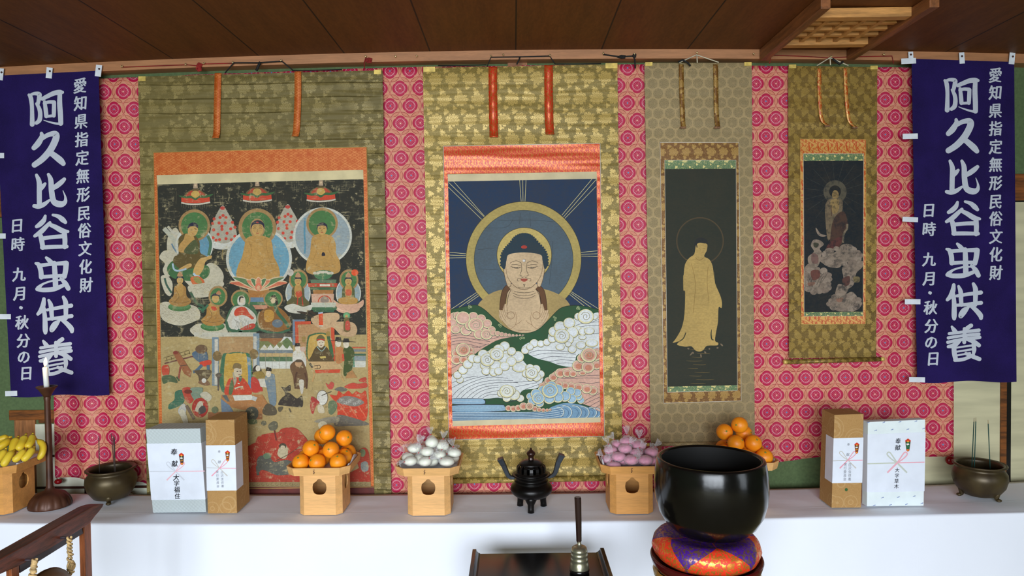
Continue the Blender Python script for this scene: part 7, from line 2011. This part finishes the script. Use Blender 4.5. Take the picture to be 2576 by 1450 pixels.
    P.blob([(280, 930), (330, 920), (350, 960), (340, 1020), (290, 1030), (272, 980)], (196, 72, 52)); P.blob([(275, 1040), (330, 1020), (400, 1040), (430, 1100), (350, 1090), (290, 1110)], (80, 96, 66)); P.line([(420, 1040), (450, 1080)], 16, (80, 96, 66)); P.blob([(600, 980), (670, 970), (760, 970), (770, 1010), (720, 1080), (660, 1110), (640, 1030)], (96, 80, 58)); P.blob([(640, 1100), (700, 1060), (760, 1110), (720, 1130)], (130, 96, 70)); P.ell(700, 1078, 24, 24, (206, 200, 186))
    P.blob([(410, 1190), (490, 1180), (500, 1280), (460, 1330), (350, 1370), (345, 1320), (400, 1270)], (66, 108, 84)); P.blob([(480, 1160), (560, 1150), (600, 1250), (560, 1310), (510, 1270)], (184, 70, 54)); P.blob([(560, 1160), (680, 1150), (680, 1210), (640, 1280), (590, 1260)], (128, 146, 124)); P.ell(540, 1190, 40, 22, (120, 50, 40)); P.blob([(440, 1370), (490, 1310), (520, 1350), (500, 1449), (450, 1420)], (190, 186, 176)); P.blob([(450, 1390), (500, 1380), (540, 1500), (500, 1520)], (206, 196, 170)); P.line([(520, 1330), (560, 1400), (600, 1470)], 30, (120, 100, 84)); P.blob([(660, 1220), (720, 1190), (780, 1240), (740, 1290)], (196, 186, 160))
    P.ell(660, 1352, 82, 100, (176, 54, 46)); P.blob([(640, 1300), (680, 1290), (690, 1340), (650, 1390), (610, 1380)], (200, 186, 160)); P.blob([(650, 1360), (700, 1330), (720, 1390), (650, 1420)], (80, 74, 70)); P.ell(810, 1375, 34, 34, (110, 116, 84)); P.ell(1185, 1400, 66, 58, (84, 84, 72)); P.blob([(1290, 1390), (1340, 1310), (1420, 1350), (1430, 1420), (1330, 1430)], (92, 82, 64))
    P.poly(crom([(1480, 1140), (1525, 1150), (1570, 1120), (1575, 1180), (1540, 1190), (1580, 1215), (1640, 1260), (1690, 1230), (1700, 1330), (1660, 1348), (1500, 1330), (1450, 1320), (1480, 1260), (1520, 1225), (1510, 1185)], 3, True), (62, 54, 48)); P.blob([(1450, 1350), (1500, 1345), (1480, 1390), (1455, 1390)], (96, 86, 66)); P.line([(1560, 1360), (1580, 1400)], 14, (96, 86, 66))
    P.blob([(1930, 1100), (1960, 1120), (1985, 1090), (2015, 1110), (2000, 1160), (1960, 1160)], (196, 84, 72)); P.blob([(2280, 1060), (2335, 1045), (2340, 1095), (2270, 1085)], (190, 64, 52)); P.blob([(2120, 1140), (2200, 1100), (2260, 1110), (2340, 1100), (2340, 1150), (2180, 1160)], (196, 74, 58)); P.blob([(2020, 1170), (2080, 1140), (2150, 1170), (2100, 1190)], (110, 106, 96))
    fl_ = [(1970, 1220), (2040, 1230), (2060, 1180), (2110, 1215), (2160, 1180), (2200, 1215), (2240, 1185), (2290, 1210), (2340, 1190), (2345, 1470), (2180, 1500), (2060, 1470), (2050, 1380), (2030, 1300)]
    P.poly(crom(fl_, 3, True), (204, 68, 44)); P.coat()
    for i in range(26): P.line([(2060 + (i * 37) % 270, 1300 + (i * 53) % 130), (2080 + (i * 37) % 270, 1350 + (i * 53) % 130)], 4, (224, 120, 84), coat=False)
    P.blob([(2040, 1290), (2120, 1235), (2240, 1250), (2320, 1300), (2230, 1340), (2120, 1320)], (134, 128, 118)); P.coat()
    for i in range(16): P.ring(2080 + (i * 47) % 210, 1270 + (i * 29) % 50, 10, 13, (196, 192, 180), n=10, coat=False)
    P.ell(1896, 1252, 58, 78, (110, 96, 80)); P.ell(1896, 1252, 53, 73, (214, 210, 196)); P.line([(1890, 1230), (1960, 1200), (1990, 1190)], 8, (70, 60, 52)); P.blob([(1780, 1260), (1800, 1240), (1870, 1300), (1830, 1340), (1800, 1420), (1775, 1350)], (176, 62, 56)); P.blob([(1850, 1330), (1900, 1330), (1920, 1400), (1860, 1400)], (204, 190, 160)); P.blob([(1960, 1300), (2020, 1280), (2050, 1340), (2000, 1420), (1960, 1400)], (104, 120, 88))
    # ---- bottom
    P.crop(*Cc)
    P.blob([(1990, 330), (2120, 350), (2270, 400), (2280, 430), (2100, 436), (1960, 432)], (116, 110, 98)); P.blob([(1760, 390), (1900, 350), (2000, 350), (1990, 400), (1850, 410)], (150, 142, 120)); P.ell(1150, 325, 62, 56, (78, 80, 68)); P.blob([(1110, 380), (1180, 370), (1200, 410), (1130, 420)], (96, 106, 72)); P.blob([(1310, 430), (1360, 390), (1400, 410), (1390, 470), (1330, 480)], (104, 100, 80)); P.ell(1265, 410, 26, 24, (110, 106, 84)); P.blob([(1700, 600), (1720, 580), (1810, 600), (1830, 700), (1720, 660)], (150, 128, 90)); P.ell(1845, 430, 46, 40, (206, 194, 160))
    P.poly(crom([(1080, 660), (1140, 620), (1190, 590), (1210, 540), (1300, 510), (1400, 500), (1440, 465), (1520, 450), (1590, 465), (1650, 520), (1700, 600), (1690, 760), (1620, 900), (1700, 940), (1900, 930), (2100, 900), (2280, 800), (2310, 900), (2310, 990), (1060, 990), (1060, 760)], 4, True), (178, 62, 46))
    P.coat()
    for i in range(60): x, y = 1100 + (i * 97) % 560, 500 + (i * 61) % 440; P.line([(x, y), (x - 14, y + 34)], 3.5, (206, 110, 86), coat=False)
    P.blob([(1700, 700), (1900, 760), (2100, 780), (2200, 700), (2260, 800), (2100, 890), (1850, 910), (1650, 880)], (180, 156, 108))
    P.blob([(1400, 720), (1420, 640), (1450, 610), (1495, 640), (1500, 720), (1460, 760)], (198, 184, 148)); P.ell(1452, 635, 36, 30, (70, 62, 50)); P.ell(1452, 650, 24, 24, (206, 190, 156)); P.line([(1380, 780), (1500, 720), (1620, 640)], 6, (90, 64, 50)); P.line([(1370, 480), (1390, 580)], 14, (110, 50, 44))
    P.blob([(1195, 790), (1230, 730), (1320, 740), (1370, 790), (1500, 770), (1600, 840), (1560, 900), (1400, 920), (1300, 880), (1240, 870), (1210, 900)], (96, 96, 86)); P.blob([(1260, 720), (1310, 700), (1340, 740), (1280, 760)], (110, 130, 100)); P.line([(1200, 830), (1210, 920)], 26, (96, 96, 86))
    P.blob([(2200, 680), (2260, 650), (2300, 720), (2300, 900), (2220, 880), (2180, 780)], (186, 72, 54)); P.ell(2235, 700, 28, 40, (130, 150, 110)); P.blob([(2220, 800), (2280, 790), (2290, 870), (2230, 880)], (150, 156, 150)); P.ell(2130, 760, 40, 30, (180, 70, 52))
    P.poly([(1060, 988), (2315, 985), (2318, 1032), (1060, 1036)], (156, 136, 94)); P.coat()
    for i in range(26): P.ring(1120 + i * 46, 1010, 12, 15, (120, 98, 62), n=12, coat=False, a0=0, a1=270)
    obj('painting', P.mb, M['paint_l'], S1, fix=False)
paint_left()

# --- the standing golden figure
def paint_tall():
    P = Paint(YS - 0.0042)
    q = ((1672.6, 425.5), (1851, 424.5), (1854.3, 969.5), (1679.5, 973.5)); P.clip = clip_quad(q)
    P.crop(0, 0, 1).poly(q, (46, 50, 42))
    K = 4.025; P.crop(1600, 340, K); d = 340 * K
    P.ring(648, 1073, 232, 241, (86, 70, 50), n=60); P.ring(648, 1073, 226, 232, (64, 60, 46), n=60)
    g = (192, 160, 94)
    P.blob([(590, 1120), (600, 1070), (640, 1040), (690, 1045), (728, 1080), (722, 1140), (690, 1180), (610, 1170)], (38, 42, 44))
    body = [(606, 1120), (640, 1092), (690, 1098), (722, 1106), (716, 1170), (700, 1200), (692, 1232), (742, 1260), (776, 1330), (790, 1449), (790, d + 10), (800, d + 130), (850, d + 250), (869, d + 320), (866, d + 384), (836, d + 378), (830, d + 520), (812, d + 620), (800, d + 715), (830, d + 735), (822, d + 762), (720, d + 766), (684, d + 806), (650, d + 824), (604, d + 816), (560, d + 772), (500, d + 776), (415, d + 756), (440, d + 720), (371, d + 738), (402, d + 696), (460, d + 590), (490, d + 450), (497, d + 220), (480, d + 205), (478, d + 60), (482, 1420), (496, 1310), (540, 1244), (590, 1205)]
    P.poly(crom(body, 3, True), g)
    P.blob([(608, 1112), (640, 1088), (700, 1096), (724, 1108), (716, 1076), (680, 1058), (630, 1066)], (38, 42, 44)); P.line([(612, 1105), (618, 1140)], 10, (50, 48, 42))
    P.coat()
    for i in range(34):
        y = 1260 + i * 38; x = 500 + (i * 67) % 120
        P.line([(x, y), (x + 90, y + 4), (x + 190 - (i * 31) % 90, y)], 2.5, (164, 132, 72), coat=False, taper=True)
    for a in (((600, 1240), (640, 1270), (690, 1240)), ((560, 1300), (600, 1500), (580, 1800)), ((730, 1330), (720, 1500), (740, 1700)), ((640, 1150), (655, 1158)), ((680, 1146), (700, 1150)), ((660, 1195), (684, 1194))): P.line(a, 4, (150, 116, 62), coat=False)
    P.line([(505, d + 632), (480, d + 690), (440, d + 722)], 10, (58, 58, 44)); P.line([(765, d + 600), (760, d + 650), (768, d + 700), (790, d + 708)], 13, (58, 60, 46), taper=True)
    P.coat()
    for a in (((520, 790), (540, 800)), ((545, 865), (575, 835), (580, 850)), ((655, 850), (660, 885)), ((690, 825), (710, 840)), ((735, 795), (750, 800)), ((815, 790), (835, 785)), ((855, 745), (880, 770))): P.line([(x, d + y) for x, y in a], 16, (128, 110, 88), coat=False, taper=True)
    obj('painting', P.mb, M['paint_d'], S3, fix=False)
paint_tall()

# --- the figure descending on clouds
def paint_small():
    P = Paint(YS - 0.0042)
    q = ((2021, 405), (2172, 404.5), (2171, 784.5), (2022.8, 785.5)); P.clip = clip_quad(q)
    P.crop(0, 0, 1).poly(q, (24, 32, 38))
    K = 4.025; P.crop(1600, 340, K); d = 340 * K
    P.coat()
    for a in range(0, 360, 20):
        t = math.radians(a + 6); P.line([(2015 + 118 * math.cos(t), 575 + 118 * math.sin(t)), (2015 + 330 * math.cos(t), 575 + 330 * math.sin(t))], 3, (62, 66, 62), smooth=0, coat=False)
    P.ell(2015, 575, 117, 117, (90, 84, 70), n=50); P.ell(2015, 572, 60, 62, (30, 32, 34)); P.ell(2018, 606, 34, 48, (156, 128, 80))
    cl = (146, 128, 112)
    P.blob([(1960, 650), (2080, 650), (2090, 760), (2060, 820), (1960, 1060), (1930, 1000), (1918, 850), (1915, 720)], (124, 106, 82)); P.blob([(1975, 660), (2050, 655), (2050, 760), (2000, 800), (1970, 740)], (158, 130, 82)); P.line([(1975, 720), (1980, 820)], 8, (90, 60, 50))
    P.blob([(2040, 800), (2110, 780), (2146, 900), (2140, 950), (2110, 990), (2095, 1080), (2030, 1160), (1910, 1182), (1960, 1080), (1985, 900)], (78, 54, 46)); P.blob([(2060, 1030), (2100, 1040), (2030, 1150), (1920, 1176), (1960, 1090)], (92, 50, 48))
    P.line([(2140, 900), (2135, 950), (2105, 1000), (2095, 1090)], 20, (132, 116, 94)); P.line([(1820, 940), (1860, 1010), (1930, 1020)], 26, cl, taper=True)
    for pts in ([(1860, 1260), (1940, 1180), (2010, 1190), (2090, 1110), (2180, 1112), (2240, 1170), (2300, 1210), (2250, 1280), (2120, 1290), (2050, 1345), (1950, 1335), (1890, 1300)], [(1770, 1120), (1800, 1060), (1870, 1070), (1900, 1110), (1860, 1150), (1880, 1200), (1840, 1330), (1760, 1320), (1740, 1240), (1800, 1180)], [(1710, 1340), (1780, 1300), (1860, 1400), (1960, 1430), (1985, 1470), (1900, 1540), (1830, 1600), (1740, 1560), (1705, 1450)], [(2090, 1340), (2200, 1290), (2300, 1280), (2290, 1340), (2230, 1400), (2200, 1520), (2110, 1560), (2100, 1440)], [(1950, d + 320), (2020, d + 260), (2110, d + 250), (2190, d + 220), (2250, d + 290), (2290, d + 340), (2220, d + 410), (2060, d + 416), (1980, d + 380)], [(2030, d + 180), (2060, d + 140), (2150, d + 180), (2100, d + 260), (2020, d + 260)]): P.blob(pts, cl)
    P.coat()
    for i, (cx, cy, n_, rx, ry) in enumerate(((2090, 1225, 13, 175, 80), (1830, 1440, 10, 110, 80), (2110, d + 330, 13, 140, 70), (1840, d + 150, 12, 110, 70))):
        for k in range(n_):
            a = 2 * math.pi * k / n_ + i; P.ell(cx + rx * math.cos(a), cy + ry * math.sin(a), 30 + 9 * ((k * 7) % 3), 24 + 6 * ((k * 5) % 3), (154, 136, 120) if k % 2 else (138, 120, 106), n=14, coat=False)
    for k in range(7): P.line([(1740 + k * 22, 1500 + (k % 3) * 20), (1770 + k * 24, 1440), (1830 + k * 18, 1400 + (k % 2) * 30)], 5, (92, 82, 74), coat=False)
    for pts, c in (([(1770, 1380), (1850, 1370), (1860, 1440), (1790, 1470)], (110, 66, 58)), ([(1780, 1200), (1840, 1220), (1840, 1300), (1780, 1290)], (122, 92, 84)), ([(1800, 1090), (1850, 1100), (1830, 1140), (1800, 1130)], (70, 68, 52)), ([(2090, d + 90), (2160, d + 60), (2160, d + 140), (2110, d + 160)], (92, 60, 54)), ([(2030, d + 290), (2100, d + 280), (2080, d + 320), (2040, d + 320)], (150, 108, 90)), ([(1740, d + 130), (1810, d + 120), (1800, d + 150), (1750, d + 160)], (150, 108, 90)), ([(2200, d + 70), (2260, d + 70), (2260, d + 120), (2210, d + 120)], (128, 112, 76))): P.blob(pts, c)
    P.coat()
    for i in range(34):
        x, y = 1880 + (i * 83) % 380, 1200 + (i * 37) % 110
        P.ring(x, y, 16, 19, (100, 90, 80), n=12, coat=False, a0=180, a1=350)
        x, y = 1970 + (i * 67) % 290, d + 270 + (i * 29) % 130
        P.ring(x, y, 16, 19, (100, 90, 80), n=12, coat=False, a0=180, a1=350)
    obj('painting', P.mb, M['paint_s'], S4, fix=False)
paint_small()
for o in list(sc.objects):
    if '_o' in o: del o['_o']
